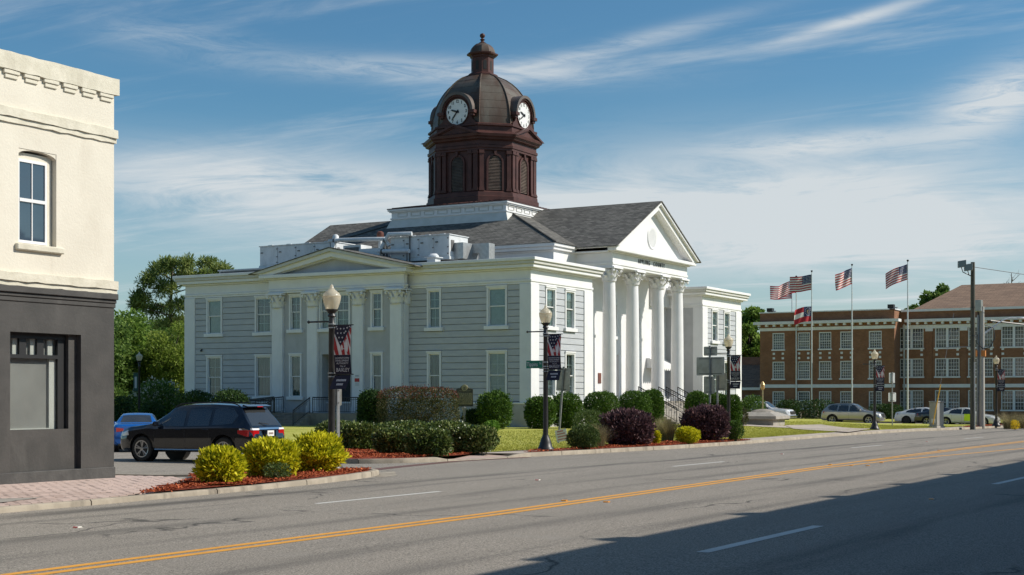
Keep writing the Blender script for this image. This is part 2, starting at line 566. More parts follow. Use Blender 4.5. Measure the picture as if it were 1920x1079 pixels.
def glass_mat(name, tint, gloss=0.35):
    m = bpy.data.materials.new(name)
    m.use_nodes = True
    t = NT(m.node_tree)
    out = t.n('ShaderNodeOutputMaterial')
    tr = t.n('ShaderNodeBsdfTransparent')
    t.put(tr.inputs[0], tint)
    gl = t.n('ShaderNodeBsdfGlossy')
    gl.inputs['Roughness'].default_value = 0.03
    gl.inputs[0].default_value = (0.9, 0.95, 1, 1)
    fr = t.n('ShaderNodeLayerWeight')
    fr.inputs[0].default_value = 0.5
    fac = t.math('ADD', t.math('MULTIPLY', t.math('POWER', fr.outputs['Facing'], 3.5), 0.7), gloss * 0.25, clamp=True)
    mx = t.n('ShaderNodeMixShader')
    t.put(mx.inputs[0], fac)
    t.put(mx.inputs[1], tr.outputs[0])
    t.put(mx.inputs[2], gl.outputs[0])
    t.put(out.inputs[0], mx.outputs[0])
    return m


M['glass'] = glass_mat('window_glass', (0.80, 0.86, 0.85), 0.25)
M['shopglass'] = glass_mat('shop_glass', (0.90, 0.91, 0.90), 0.15)
M['skyglass'] = PM('reflecting_glass', (0.045, 0.07, 0.10), (0.035, 0.055, 0.085), 0.6, 0.03, spec=1.0)
M['brickglass'] = PM('dim_glass', (0.10, 0.115, 0.115), (0.05, 0.055, 0.06), 1.3, 0.06, spec=0.8)
_t = M['brickglass'].node_tree
_b = [n for n in _t.nodes if n.type == 'BSDF_PRINCIPLED'][0]
_src = _b.inputs['Base Color'].links[0].from_socket
_oi = _t.nodes.new('ShaderNodeObjectInfo')
_rm = _t.nodes.new('ShaderNodeValToRGB')
for _k, (_p, _c) in enumerate(((0.0, (0.45, 0.5, 0.5, 1)), (0.45, (1, 1, 1, 1)))): _rm.color_ramp.elements[_k].position = _p; _rm.color_ramp.elements[_k].color = _c
_e = _rm.color_ramp.elements.new(0.75); _e.color = (1.3, 1.25, 1.1, 1)
_e = _rm.color_ramp.elements.new(1.0); _e.color = (2.6, 2.6, 2.4, 1)
_t.links.new(_oi.outputs['Random'], _rm.inputs[0])
_mx = _t.nodes.new('ShaderNodeMix'); _mx.data_type = 'RGBA'; _mx.blend_type = 'MULTIPLY'; _mx.inputs[0].default_value = 1.0
_t.links.new(_src, _mx.inputs[6]); _t.links.new(_rm.outputs[0], _mx.inputs[7]); _t.links.new(_mx.outputs[2], _b.inputs['Base Color'])


def globe_mat():
    m = bpy.data.materials.new('lamp_globe')
    m.use_nodes = True
    t = NT(m.node_tree)
    out = t.n('ShaderNodeOutputMaterial')
    b = t.n('ShaderNodeBsdfPrincipled')
    b.inputs['Base Color'].default_value = (0.86, 0.81, 0.70, 1)
    b.inputs['Roughness'].default_value = 0.18
    b.inputs['Coat Weight'].default_value = 0.6
    tr = t.n('ShaderNodeBsdfTranslucent')
    tr.inputs[0].default_value = (0.88, 0.82, 0.68, 1)
    tp = t.n('ShaderNodeBsdfTransparent')
    tp.inputs[0].default_value = (0.9, 0.86, 0.76, 1)
    m1 = t.n('ShaderNodeMixShader')
    m1.inputs[0].default_value = 0.55
    t.put(m1.inputs[1], b.outputs[0])
    t.put(m1.inputs[2], tr.outputs[0])
    m2 = t.n('ShaderNodeMixShader')
    m2.inputs[0].default_value = 0.36
    t.put(m2.inputs[1], m1.outputs[0])
    t.put(m2.inputs[2], tp.outputs[0])
    t.put(out.inputs[0], m2.outputs[0])
    return m


M['globe'] = globe_mat()


def leaf_mat(name, dark, mid, light, rough=0.5, trans=0.25, spec=0.2):
    rough = rough + 0.08
    m = bpy.data.materials.new(name)
    m.use_nodes = True
    t = NT(m.node_tree)
    out = t.n('ShaderNodeOutputMaterial')
    b = t.n('ShaderNodeBsdfPrincipled')
    at = t.n('ShaderNodeAttribute', attribute_name='tint')
    c = t.mix(t.ramp(at.outputs['Fac'], 0.0, 0.55), dark, mid)
    c = t.mix(t.ramp(at.outputs['Fac'], 0.5, 1.0), c, light)
    t.put(b.inputs['Base Color'], c)
    b.inputs['Roughness'].default_value = rough
    b.inputs['Specular IOR Level'].default_value = spec
    tr = t.n('ShaderNodeBsdfTranslucent')
    t.put(tr.inputs[0], c)
    mx = t.n('ShaderNodeMixShader')
    mx.inputs[0].default_value = trans
    t.put(mx.inputs[1], b.outputs[0])
    t.put(mx.inputs[2], tr.outputs[0])
    t.put(out.inputs[0], mx.outputs[0])
    return m


LM = {}
LM['golden'] = leaf_mat('golden_leaf', (0.13, 0.18, 0.008), (0.62, 0.58, 0.014), (0.96, 0.86, 0.07), 0.6, 0.35, 0.2)
LM['dark'] = leaf_mat('dark_evergreen_leaf', (0.022, 0.045, 0.014), (0.045, 0.09, 0.024), (0.10, 0.17, 0.045), 0.4, 0.12)
LM['box'] = leaf_mat('boxwood_leaf', (0.035, 0.075, 0.012), (0.08, 0.155, 0.024), (0.17, 0.27, 0.045), 0.45, 0.2)
LM['holly'] = leaf_mat('glossy_hedge_leaf', (0.035, 0.06, 0.014), (0.11, 0.16, 0.035), (0.36, 0.38, 0.14), 0.3, 0.15, 0.35)
LM['redtip'] = leaf_mat('red_tip_leaf', (0.035, 0.05, 0.02), (0.085, 0.095, 0.035), (0.19, 0.125, 0.055), 0.4, 0.15)
LM['redtop'] = leaf_mat('red_new_leaf', (0.07, 0.032, 0.022), (0.165, 0.06, 0.042), (0.24, 0.09, 0.06), 0.45, 0.2)
LM['purple'] = leaf_mat('purple_leaf', (0.05, 0.028, 0.034), (0.13, 0.07, 0.078), (0.32, 0.19, 0.18), 0.42, 0.15)
LM['olive'] = leaf_mat('olive_green_leaf', (0.04, 0.065, 0.02), (0.085, 0.13, 0.035), (0.19, 0.24, 0.07), 0.45, 0.25)
LM['bright'] = leaf_mat('fresh_green_leaf', (0.06, 0.13, 0.015), (0.12, 0.24, 0.03), (0.2, 0.36, 0.05), 0.45, 0.3)
LM['straw'] = leaf_mat('straw_grass_blade', (0.15, 0.13, 0.06), (0.28, 0.24, 0.12), (0.42, 0.36, 0.20), 0.6, 0.3)
LM['tree'] = leaf_mat('broad_leaf', (0.07, 0.13, 0.02), (0.18, 0.29, 0.05), (0.36, 0.48, 0.11), 0.45, 0.42)
LM['tree2'] = leaf_mat('yellowish_leaf', (0.09, 0.14, 0.018), (0.22, 0.30, 0.045), (0.40, 0.46, 0.10), 0.45, 0.42)
LM['tree3'] = leaf_mat('deep_green_leaf', (0.05, 0.10, 0.02), (0.13, 0.215, 0.045), (0.30, 0.40, 0.10), 0.45, 0.42)
LM['pine'] = leaf_mat('pine_needle', (0.08, 0.13, 0.028), (0.20, 0.26, 0.07), (0.36, 0.40, 0.14), 0.5, 0.4)
LM['petal'] = leaf_mat('cream_petal', (0.55, 0.50, 0.36), (0.72, 0.67, 0.52), (0.8, 0.77, 0.66), 0.6, 0.3)
LM['yflower'] = leaf_mat('yellow_petal', (0.6, 0.42, 0.02), (0.75, 0.55, 0.03), (0.8, 0.62, 0.05), 0.6, 0.3)
LM['chip'] = leaf_mat('red_bark_chip', (0.16, 0.034, 0.014), (0.36, 0.080, 0.030), (0.56, 0.17, 0.075), 0.85, 0.0, 0.2)
LM['lawnblade'] = leaf_mat('lawn_blade', (0.22, 0.23, 0.035), (0.36, 0.36, 0.06), (0.50, 0.47, 0.14), 0.6, 0.3)


def asphalt_mat(name, dark=1.0, lanes=True):
    m = bpy.data.materials.new(name)
    m.use_nodes = True
    t = NT(m.node_tree)
    out = t.n('ShaderNodeOutputMaterial')
    b = t.n('ShaderNodeBsdfPrincipled')
    t.put(out.inputs[0], b.outputs[0])
    crd = t.n('ShaderNodeTexCoord').outputs['Object']
    agg = t.noise(crd, 42, 4, 0.85)
    agg2 = t.noise(crd, 17, 5, 0.85)
    col = t.mix(t.ramp(agg, 0.36, 0.66), tuple(dark * v for v in (0.11, 0.097, 0.08)), tuple(dark * v for v in (0.44, 0.395, 0.335)))
    col = t.mix(t.ramp(agg2, 0.56, 0.68, 0, 0.7), col, tuple(dark * v for v in (0.42, 0.395, 0.35)))
    col = t.mix(t.ramp(agg2, 0.44, 0.34, 0, 0.7), col, tuple(dark * v for v in (0.05, 0.047, 0.042)))
    big = t.noise(t.mapping(crd, scale=(0.10, 0.8, 1)), 1.0, 6, 0.6)
    col = t.mix(t.ramp(big, 0.45, 0.75, 0, 0.35), col, tuple(dark * v for v in (0.11, 0.102, 0.09)))
    blot = t.noise(crd, 0.7, 5, 0.6, 0.5)
    col = t.mix(t.ramp(blot, 0.58, 0.75, 0, 0.35), col, tuple(dark * v for v in (0.27, 0.25, 0.22)))
    if lanes:
        sp = t.n('ShaderNodeSeparateXYZ')
        t.put(sp.inputs[0], crd)
        wob = t.math('MULTIPLY', t.math('SUBTRACT', t.noise(t.mapping(crd, scale=(0.05, 0.05, 0)), 1.0, 2), 0.5), 1.6)
        yy = t.math('ADD', sp.outputs[1], wob)
        for y0, wd, amt in ((18.1, 0.5, 0.75), (17.1, 0.25, 0.35), (14.9, 0.45, 0.5), (13.3, 0.4, 0.42), (10.2, 0.5, 0.5), (8.6, 0.45, 0.42), (5.2, 0.5, 0.45)):
            d = t.math('ABSOLUTE', t.math('SUBTRACT', yy, y0))
            brk = t.ramp(t.noise(t.mapping(crd, scale=(0.12, 1.5, 1), loc=(y0, 0, 0)), 1.3, 5), 0.3, 0.6)
            col = t.mix(t.math('MULTIPLY', t.ramp(d, wd, 0.02, 0, amt), brk), col, tuple(dark * v for v in (0.06, 0.057, 0.052)))
        # sealed cracks: thin dark lines with a shape of their own
        vor = t.n('ShaderNodeTexVoronoi', feature='DISTANCE_TO_EDGE')
        wv = t.n('ShaderNodeVectorMath', operation='ADD')
        t.put(wv.inputs[0], t.mapping(crd, scale=(0.10, 0.22, 1)))
        nz = t.n('ShaderNodeTexNoise')
        nz.inputs['Scale'].default_value = 0.9
        t.put(nz.inputs['Vector'], crd)
        sc = t.n('ShaderNodeVectorMath', operation='SCALE')
        t.put(sc.inputs[0], nz.outputs['Color'])
        sc.inputs['Scale'].default_value = 0.22
        t.put(wv.inputs[1], sc.outputs[0])
        t.put(vor.inputs['Vector'], wv.outputs[0])
        vor.inputs['Scale'].default_value = 0.8
        crk = t.math('MULTIPLY', t.ramp(vor.outputs['Distance'], 0.008, 0.001), t.ramp(t.noise(crd, 0.35, 3), 0.47, 0.56))
        col = t.mix(t.math('MULTIPLY', crk, 0.7), col, (0.02, 0.02, 0.02))
    t.put(b.inputs['Base Color'], col)
    b.inputs['Roughness'].default_value = 0.85
    b.inputs['Specular IOR Level'].default_value = 0.3
    bp = t.n('ShaderNodeBump')
    bp.inputs['Strength'].default_value = 0.6
    bp.inputs['Distance'].default_value = 0.01
    t.put(bp.inputs['Height'], agg)
    t.put(b.inputs['Normal'], bp.outputs[0])
    return m


M['asphalt'] = asphalt_mat('asphalt')
M['asphalt2'] = asphalt_mat('side_asphalt', 1.05, False)


def paint_mat(name, col, wear=(0.10, 0.095, 0.085)):
    m = bpy.data.materials.new(name)
    m.use_nodes = True
    t = NT(m.node_tree)
    out = t.n('ShaderNodeOutputMaterial')
    b = t.n('ShaderNodeBsdfPrincipled')
    t.put(out.inputs[0], b.outputs[0])
    crd = t.n('ShaderNodeTexCoord').outputs['Object']
    c = t.mix(t.ramp(t.noise(crd, 45, 4, 0.75), 0.56, 0.72, 0, 0.75), col, wear)
    c = t.mix(t.ramp(t.noise(crd, 1.7, 5, 0.6), 0.45, 0.75, 0, 0.35), c, tuple(v * 0.6 for v in col))
    t.put(b.inputs['Base Color'], c)
    b.inputs['Roughness'].default_value = 0.7
    return m


M['yline'] = paint_mat('yellow_line', (0.72, 0.33, 0.035))
M['wline'] = paint_mat('white_line', (0.62, 0.61, 0.57))
M['redflush'] = paint_mat('red_crossing_paint', (0.15, 0.075, 0.06))


def grass_mat(name, a, b_, c_):
    m = bpy.data.materials.new(name)
    m.use_nodes = True
    t = NT(m.node_tree)
    out = t.n('ShaderNodeOutputMaterial')
    b = t.n('ShaderNodeBsdfPrincipled')
    t.put(out.inputs[0], b.outputs[0])
    crd = t.n('ShaderNodeTexCoord').outputs['Object']
    c = t.mix(t.ramp(t.noise(crd, 0.5, 6, 0.65), 0.35, 0.65), a, b_)
    c = t.mix(t.ramp(t.noise(crd, 9, 5, 0.7), 0.5, 0.72, 0, 0.6), c, c_)
    t.put(b.inputs['Base Color'], c)
    b.inputs['Roughness'].default_value = 0.9
    b.inputs['Specular IOR Level'].default_value = 0.15
    bp = t.n('ShaderNodeBump')
    bp.inputs['Strength'].default_value = 0.8
    bp.inputs['Distance'].default_value = 0.04
    t.put(bp.inputs['Height'], t.noise(crd, 22, 5, 0.7))
    t.put(b.inputs['Normal'], bp.outputs[0])
    return m


M['lawn'] = grass_mat('lawn_grass', (0.36, 0.37, 0.07), (0.46, 0.445, 0.11), (0.26, 0.275, 0.055))
M['ground'] = grass_mat('rough_ground', (0.11, 0.14, 0.035), (0.16, 0.16, 0.06), (0.08, 0.10, 0.03))
M['mulch'] = PM('mulch_base', (0.34, 0.060, 0.020), (0.16, 0.028, 0.011), 14, 0.9, 0.9, 30)


def shingle_mat(name, dark, light, bw, bh, axis='uv'):
    """roof shingles too small to tell apart: tone per tab from a brick pattern"""
    m = bpy.data.materials.new(name)
    m.use_nodes = True
    t = NT(m.node_tree)
    out = t.n('ShaderNodeOutputMaterial')
    b = t.n('ShaderNodeBsdfPrincipled')
    t.put(out.inputs[0], b.outputs[0])
    uv = t.n('ShaderNodeTexCoord').outputs['UV']
    br = t.n('ShaderNodeTexBrick')
    t.put(br.inputs['Vector'], uv)
    br.inputs['Color1'].default_value = dark + (1,)
    br.inputs['Color2'].default_value = light + (1,)
    br.inputs['Mortar'].default_value = tuple(v * 0.55 for v in dark) + (1,)
    br.inputs['Scale'].default_value = 1.0
    br.inputs['Mortar Size'].default_value = 0.02
    br.inputs['Brick Width'].default_value = bw
    br.inputs['Row Height'].default_value = bh
    nz = t.noise(uv, 1.2, 5, 0.6)
    c = t.mix(t.ramp(nz, 0.4, 0.7, 0, 0.18), br.outputs['Color'], tuple(0.8 * v for v in light))
    c = t.mix(t.ramp(t.noise(uv, 30, 3, 0.7), 0.45, 0.7, 0, 0.4), c, tuple(v * 1.35 for v in light))
    t.put(b.inputs['Base Color'], c)
    b.inputs['Roughness'].default_value = 0.9
    bp = t.n('ShaderNodeBump')
    bp.inputs['Strength'].default_value = 0.5
    bp.inputs['Distance'].default_value = 0.02
    t.put(bp.inputs['Height'], br.outputs['Fac'])
    bp.invert = True
    t.put(b.inputs['Normal'], bp.outputs[0])
    return m


M['shingle'] = shingle_mat('grey_shingles', (0.055, 0.053, 0.047), (0.175, 0.166, 0.147), 0.42, 0.22)
M['brownshingle'] = shingle_mat('brown_shingles', (0.16, 0.098, 0.062), (0.26, 0.165, 0.105), 0.9, 0.4)


def brick_mat(name, c1, c2, mortar):
    m = bpy.data.materials.new(name)
    m.use_nodes = True
    t = NT(m.node_tree)
    out = t.n('ShaderNodeOutputMaterial')
    b = t.n('ShaderNodeBsdfPrincipled')
    t.put(out.inputs[0], b.outputs[0])
    uv = t.n('ShaderNodeTexCoord').outputs['UV']
    br = t.n('ShaderNodeTexBrick')
    t.put(br.inputs['Vector'], uv)
    br.inputs['Color1'].default_value = c1 + (1,)
    br.inputs['Color2'].default_value = c2 + (1,)
    br.inputs['Mortar'].default_value = mortar + (1,)
    br.inputs['Scale'].default_value = 1.0
    br.inputs['Mortar Size'].default_value = 0.012
    br.inputs['Brick Width'].default_value = 0.24
    br.inputs['Row Height'].default_value = 0.08
    c = t.mix(t.ramp(t.noise(uv, 0.8, 6, 0.65), 0.35, 0.7, 0, 0.45), br.outputs['Color'], tuple(0.62 * v for v in c1))
    c = t.mix(t.ramp(t.noise(t.mapping(uv, scale=(1, 3, 1)), 2.5, 5, 0.7), 0.5, 0.7, 0, 0.35), c, tuple(1.3 * v for v in c2))
    t.put(b.inputs['Base Color'], c)
    b.inputs['Roughness'].default_value = 0.85
    return m


M['brick'] = brick_mat('brown_brick', (0.23, 0.088, 0.036), (0.31, 0.13, 0.056), (0.25, 0.165, 0.11))
M['brick2'] = brick_mat('red_brick', (0.20, 0.08, 0.05), (0.26, 0.11, 0.07), (0.24, 0.19, 0.15))


def paver_mat():
    m = bpy.data.materials.new('pink_paver')
    m.use_nodes = True
    t = NT(m.node_tree)
    out = t.n('ShaderNodeOutputMaterial')
    b = t.n('ShaderNodeBsdfPrincipled')
    t.put(out.inputs[0], b.outputs[0])
    oi = t.n('ShaderNodeObjectInfo')
    geo = t.n('ShaderNodeNewGeometry')
    c = t.mix(oi.outputs['Random'], (0.40, 0.295, 0.25), (0.55, 0.42, 0.365))
    c = t.mix(t.ramp(t.noise(geo.outputs['Position'], 1.6, 5), 0.4, 0.7, 0, 0.4), c, (0.35, 0.27, 0.235))
    t.put(b.inputs['Base Color'], c)
    b.inputs['Roughness'].default_value = 0.85
    return m


M['paver'] = paver_mat()


def uv_planar(me, fn):
    """uv from a function of vertex position and face normal"""
    lay = me.uv_layers.new(name='uv')
    for p in me.polygons:
        for li in p.loop_indices:
            lay.data[li].uv = fn(me.vertices[me.loops[li].vertex_index].co, p.normal)


def uv_roof(co, n):
    """u along the contour, v up the slope"""
    h = Vector((n.x, n.y, 0))
    if h.length < 1e-4:
        return co.x, co.y
    h.normalize()
    s = Vector((-h.y, h.x, 0))
    return co.dot(s), co.z / max(0.05, math.sqrt(max(0.0, 1 - n.z * n.z)))


def uv_wall(co, n):
    return (co.y, co.z) if abs(n.x) > abs(n.y) else (co.x, co.z)

# ------------------------------------------------------------------ ground, roads, pavements
from mathutils.geometry import tessellate_polygon


def grid_sheet(name, xs, ys, zf, mat, kind='structure', label=None, parent=None, uvs=False):
    vs = [(x, y, zf(x, y)) for y in ys for x in xs]
    nx = len(xs)
    fs = [(j * nx + i, j * nx + i + 1, (j + 1) * nx + i + 1, (j + 1) * nx + i) for j in range(len(ys) - 1) for i in range(nx - 1)]
    mb = MB().add(vs, fs)
    o = mk(name, mb, mat, parent, recalc=False)
    return tag(o, label, kind=kind)


def frange(a, b, st):
    n = max(1, int(round((b - a) / st)))
    return [a + (b - a) * i / n for i in range(n + 1)]


grid_sheet('ground', [-1500, -600, -200, -80] + frange(-60, 320, 40) + [330, 600, 1500], [-1500, -500, -150, -40, 0, 20, 60, 100, 160, 300, 700, 1500],
           lambda x, y: zroad(x, 0) - 0.26, M['ground'], label='rough grassy ground stretching to the horizon')
grid_sheet('road', frange(-80, 330, 2.0), [1.0, 4, 8, 12, 16, 20, 22, 23, 24, 25.2], lambda x, y: zroad(x, y), M['asphalt'],
           label='wide grey asphalt road crossing the foreground')
grid_sheet('side_street', frange(24, 47, 1.0), [25.2, 26, 27, 28, 29, 32, 40, 60, 95], lambda x, y: zroad(x, y), M['asphalt2'],
           label='side street with parking beside the courthouse')
grid_sheet('far_street', frange(115.0, 128, 3.25), [25.2, 40, 70, 95], lambda x, y: zroad(x, y), M['asphalt2'],
           label='street with parked cars in front of the brick school-like building')


def offset_line(pts, d):
    out = []
    n = len(pts)
    for i, p in enumerate(pts):
        a = Vector(pts[max(i - 1, 0)]); b = Vector(pts[min(i + 1, n - 1)])
        t = (b - a).normalized()
        out.append((p[0] - t.y * d, p[1] + t.x * d))
    return out


def dense(pts, st):
    out = [pts[0]]
    for a, b in zip(pts[:-1], pts[1:]):
        L = math.dist(a, b)
        n = max(1, int(L / st))
        for k in range(1, n + 1):
            out.append((a[0] + (b[0] - a[0]) * k / n, a[1] + (b[1] - a[1]) * k / n))
    return out


def kerb_run(line, hgt, root, lo_x=-20, hi_x=122, stone=3.0, width=0.16, hf=None):
    """kerb stones laid end to end, each its own piece"""
    pts = [p for p in dense(line, 0.5)]
    inn = offset_line(pts, width)
    k = 0
    while k < len(pts) - 1:
        j = k
        L = 0
        while j < len(pts) - 1 and L < stone:
            L += math.dist(pts[j], pts[j + 1]); j += 1
        seg = list(range(k, j + 1))
        if len(seg) >= 2 and lo_x < pts[k][0] < hi_x and pts[k][1] < 60:
            rings = []
            for q, i in enumerate(seg):
                a, b = Vector(pts[i]), Vector(inn[i])
                if q == len(seg) - 1:      # joint gap
                    pv = Vector(pts[i - 1]); d = (a - pv)
                    if d.length > 0.02:
                        a = a - d.normalized() * 0.03; b = b - d.normalized() * 0.03
                h = hf(*pts[i]) if hf else hgt
                z = zroad(*pts[i])
                t = (b - a).normalized()
                rings.append([(a.x, a.y, z - 0.12), (a.x + t.x * 0.012, a.y + t.y * 0.012, z + h - 0.03), (a.x + t.x * 0.035, a.y + t.y * 0.035, z + h),
                              (b.x, b.y, z + h), (b.x, b.y, z - 0.12)])
            mk('kerb_stone', MB().loft(rings), M['kerb'], root, smooth=40)
        k = j


kl = thing('kerb', 'low concrete kerb round the yellow shrub bed and shop pavement', None)
kl['kind'] = 'structure'
kerb_run(KERB_L, 0.11, kl, hf=lambda x, y: 0.10 + 0.035 * sstep(22, 28, x))
kr = thing('kerb', 'concrete kerb along the courthouse lawn', None)
kr['kind'] = 'structure'


def kr_h(x, y):
    if y < 24.6 and 36.6 < x < 41.5:      # dropped kerb at the ramp
        return 0.14 - 0.115 * sstep(36.4, 37.6, x) * (1 - sstep(39.8, 41.3, x))
    return 0.14


kerb_run(KERB_R, 0.14, kr, hf=kr_h)


def poly_slab(name, poly, zf, mat, label=None, kind='structure', parent=None, dens=1.5):
    pts = dense(list(poly) + [poly[0]], dens)[:-1]
    tri = tessellate_polygon([[Vector((p[0], p[1], 0)) for p in pts]])
    mb = MB().add([(p[0], p[1], zf(*p)) for p in pts], [tuple(t) for t in tri])
    me = mb.mesh(name, recalc=False)
    bm = bmesh.new(); bm.from_mesh(me)
    for f in bm.faces:
        if f.normal.z < 0: f.normal_flip()
    bm.to_mesh(me); bm.free()
    o = put(name, me, mat, parent)
    if label or kind: tag(o, label, kind=kind)
    return o


inL = offset_line(KERB_L, 0.15)
zl = lambda x, y: zroad(x, y) + 0.095
poly_slab('pavement', inL + [(-60, 70)], lambda x, y: zl(x, y) - 0.03, M['greywalk'], 'grey concrete pavement slab below the cream corner building', dens=3)

# --- pavers on the corner
PAV = [(13.2, 23.75), (13.2, 18.98), (18.0, 19.02), (19.2, 19.14), (23.5, 21.5), (24.55, 23.0), (24.55, 27.5), (23.45, 27.5), (23.45, 23.75)]
PATCH = [(11.0, 22.3), (15.4, 21.55), (17.9, 19.95), (16.6, 19.55), (11.0, 19.5)]


def inside(p, poly):
    r = False
    j = len(poly) - 1
    for i in range(len(poly)):
        (xi, yi), (xj, yj) = poly[i], poly[j]
        if (yi > p[1]) != (yj > p[1]) and p[0] < (xj - xi) * (p[1] - yi) / (yj - yi) + xi:
            r = not r
        j = i
    return r


pv_root = poly_slab('pavement', PAV, lambda x, y: zl(x, y) - 0.008, PM('paver_joint', (0.07, 0.052, 0.045), None, 1, 0.95), 'pink brick paving at the corner of the cream building', dens=3)
pmesh = MB().box(-0.102, 0.102, -0.068, 0.068, -0.05, 0.006).mesh('paver')
pmesh.materials.append(M['paver'])
cells = []
row = 0
y = 19.1
while y < 27.5:
    x = 13.3 + (0.115 if row % 2 else 0)
    while x < 24.7:
        if not inside((x + 0.05, y), PATCH) and inside((x, y), PAV) and inside((x - 0.1, y), PAV) and inside((x + 0.1, y), PAV):
            cells.append((x, y))
        x += 0.228
    y += 0.158
    row += 1
cells.sort(key=lambda p: p[0] * CT + p[1] * ST - 100 * (ray(0, HZ)[0] * 0 + (p[0] > 16.3)))
poly_slab('pavement', PATCH, lambda x, y: zl(x, y) + 0.012, M['greywalk'], 'grey concrete patch in the corner paving', dens=3)
near_p, rest_p = cells[:300], cells[300:]
for (x, y) in near_p:
    o = put('paver', pmesh, None, pv_root, (x, y, zl(x, y) + random.uniform(-0.003, 0.003)), random.uniform(-0.015, 0.015))
mb = MB()
for (x, y) in rest_p:
    z = zl(x, y) + random.uniform(-0.003, 0.003)
    mb.box(x - 0.102, x + 0.102, y - 0.068, y + 0.068, z - 0.05, z + 0.006)
o = mk('paver', mb, M['paver'], pv_root, recalc=False)
o['kind'] = 'stuff'

# --- courthouse block: footway, lawn
kf = lambda x: kerb_y(KR_FRONT, x, 0, 11)


def lawn_edge(x):
    return kf(x) + 1.75 - 0.45 * sstep(58, 66, x) + 0.2 * (1 - sstep(42, 50, x))


xs = frange(40.9, 113.2, 1.0)
vs, fs = [], []
for x in xs:
    e = lawn_edge(x)
    for k in range(3):
        yy = kf(x) + 0.15 + (e + 0.1 - kf(x) - 0.15) * k / 2
        vs.append((x, yy, zroad(x, yy) + 0.128))
for i in range(len(xs) - 1):
    for k in range(2):
        a = i * 3 + k
        fs.append((a, a + 3, a + 4, a + 1))
fw = tag(mk('pavement', MB().add(vs, fs), M['walk'], recalc=False), 'tan concrete footway along the courthouse lawn', kind='structure')
# slab joints of the footway
for x in frange(44, 112, 1.6):
    mb = MB()
    e = lawn_edge(x)
    z0 = zroad(x, 24) + 0.1305
    mb.add([(x - 0.012, kf(x) + 0.17, z0), (x + 0.012, kf(x) + 0.17, z0), (x + 0.012, e, z0), (x - 0.012, e, z0)], [(0, 1, 2, 3)])
    mk('joint', mb, M['stepc'], fw, recalc=False)

xs = frange(46.0, 115.3, 1.1)
vv = [0, 0.5, 1.2, 2, 3, 4, 5, 6.5, 8, 10, 12, 14, 17, 22, 30, 48]
vs, fs = [], []
for x in xs:
    e = lawn_edge(x)
    for v_ in vv:
        vs.append((x, e + v_, zgr(x, e + v_) + 0.006 * math.sin(x * 1.7 + v_ * 2.3)))
n_ = len(vv)
for i in range(len(xs) - 1):
    for k in range(n_ - 1):
        a = i * n_ + k
        fs.append((a, a + n_, a + n_ + 1, a + 1))
lawn = tag(mk('lawn', MB().add(vs, fs), M['lawn'], recalc=False, smooth=60), 'mown lawn in front of the courthouse', kind='structure')
LAP = [(41.0, 25.15), (42.5, 25.12), (46.05, 24.85), (46.05, 33.2), (45.2, 32.0), (42.2, 31.8), (42.4, 28)]
poly_slab('lawn', LAP, lambda x, y: zroad(x, y) + 0.139, M['lawn'], 'small strip of lawn behind the clipped hedges')
RAMP = [(36.2, 23.9), (37.6, 23.72), (40.95, 23.55), (41.0, 25.15), (40.9, 24.75), (39.5, 24.0)]
poly_slab('ramp', [(36.3, 23.92), (37.6, 23.6), (41.2, 23.22), (41.2, 25.2), (40.2, 24.6), (38.2, 24.05)], lambda x, y: zroad(x, y) + 0.03 + 0.1 * sstep(23.8, 25.2, y), M['paver'],
          'pale brick kerb ramp between the hedge bed and the lamp post')
# east block by the brick building
grid_sheet('lawn', frange(127.6, 330, 15), [21, 24, 30, 40, 60, 95, 130], lambda x, y: zroad(x, y) + 0.12, M['lawn'], label='grass strip before the brick building')
grid_sheet('pavement', frange(-80, 330, 10), [-1.7, -0.3, 1.0], lambda x, y: zroad(x, y) + 0.14, M['walk'], label='near-side footway under the viewer')
# footpaths
poly_slab('footpath', [(46.3, 54.2), (46.3, 56.8), (66.8, 56.8), (66.8, 54.2)], lambda x, y: zgr(x, y) + 0.03, M['walk'], 'concrete path to the side entrance steps')
poly_slab('footpath', [(86.6, 25.0), (90.4, 25.0), (90.4, 34.9), (86.6, 34.9)], lambda x, y: zgr(x, y) + 0.03, M['walk'], 'concrete path to the portico stairs')

# ------------------------------------------------------------------ road markings
def strip(name, pts, wd, mat, label, z=0.004, kind='structure', parent=None):
    d = dense(pts, 3.0)
    a, b = offset_line(d, wd / 2), offset_line(d, -wd / 2)
    vs = [(p[0], p[1], zroad(*p) + z) for p in a] + [(p[0], p[1], zroad(*p) + z) for p in b]
    n = len(d)
    o = mk(name, MB().add(vs, [(n + i, n + i + 1, i + 1, i) for i in range(n - 1)]), mat, parent, recalc=False)
    return tag(o, label, kind=kind) if label else o


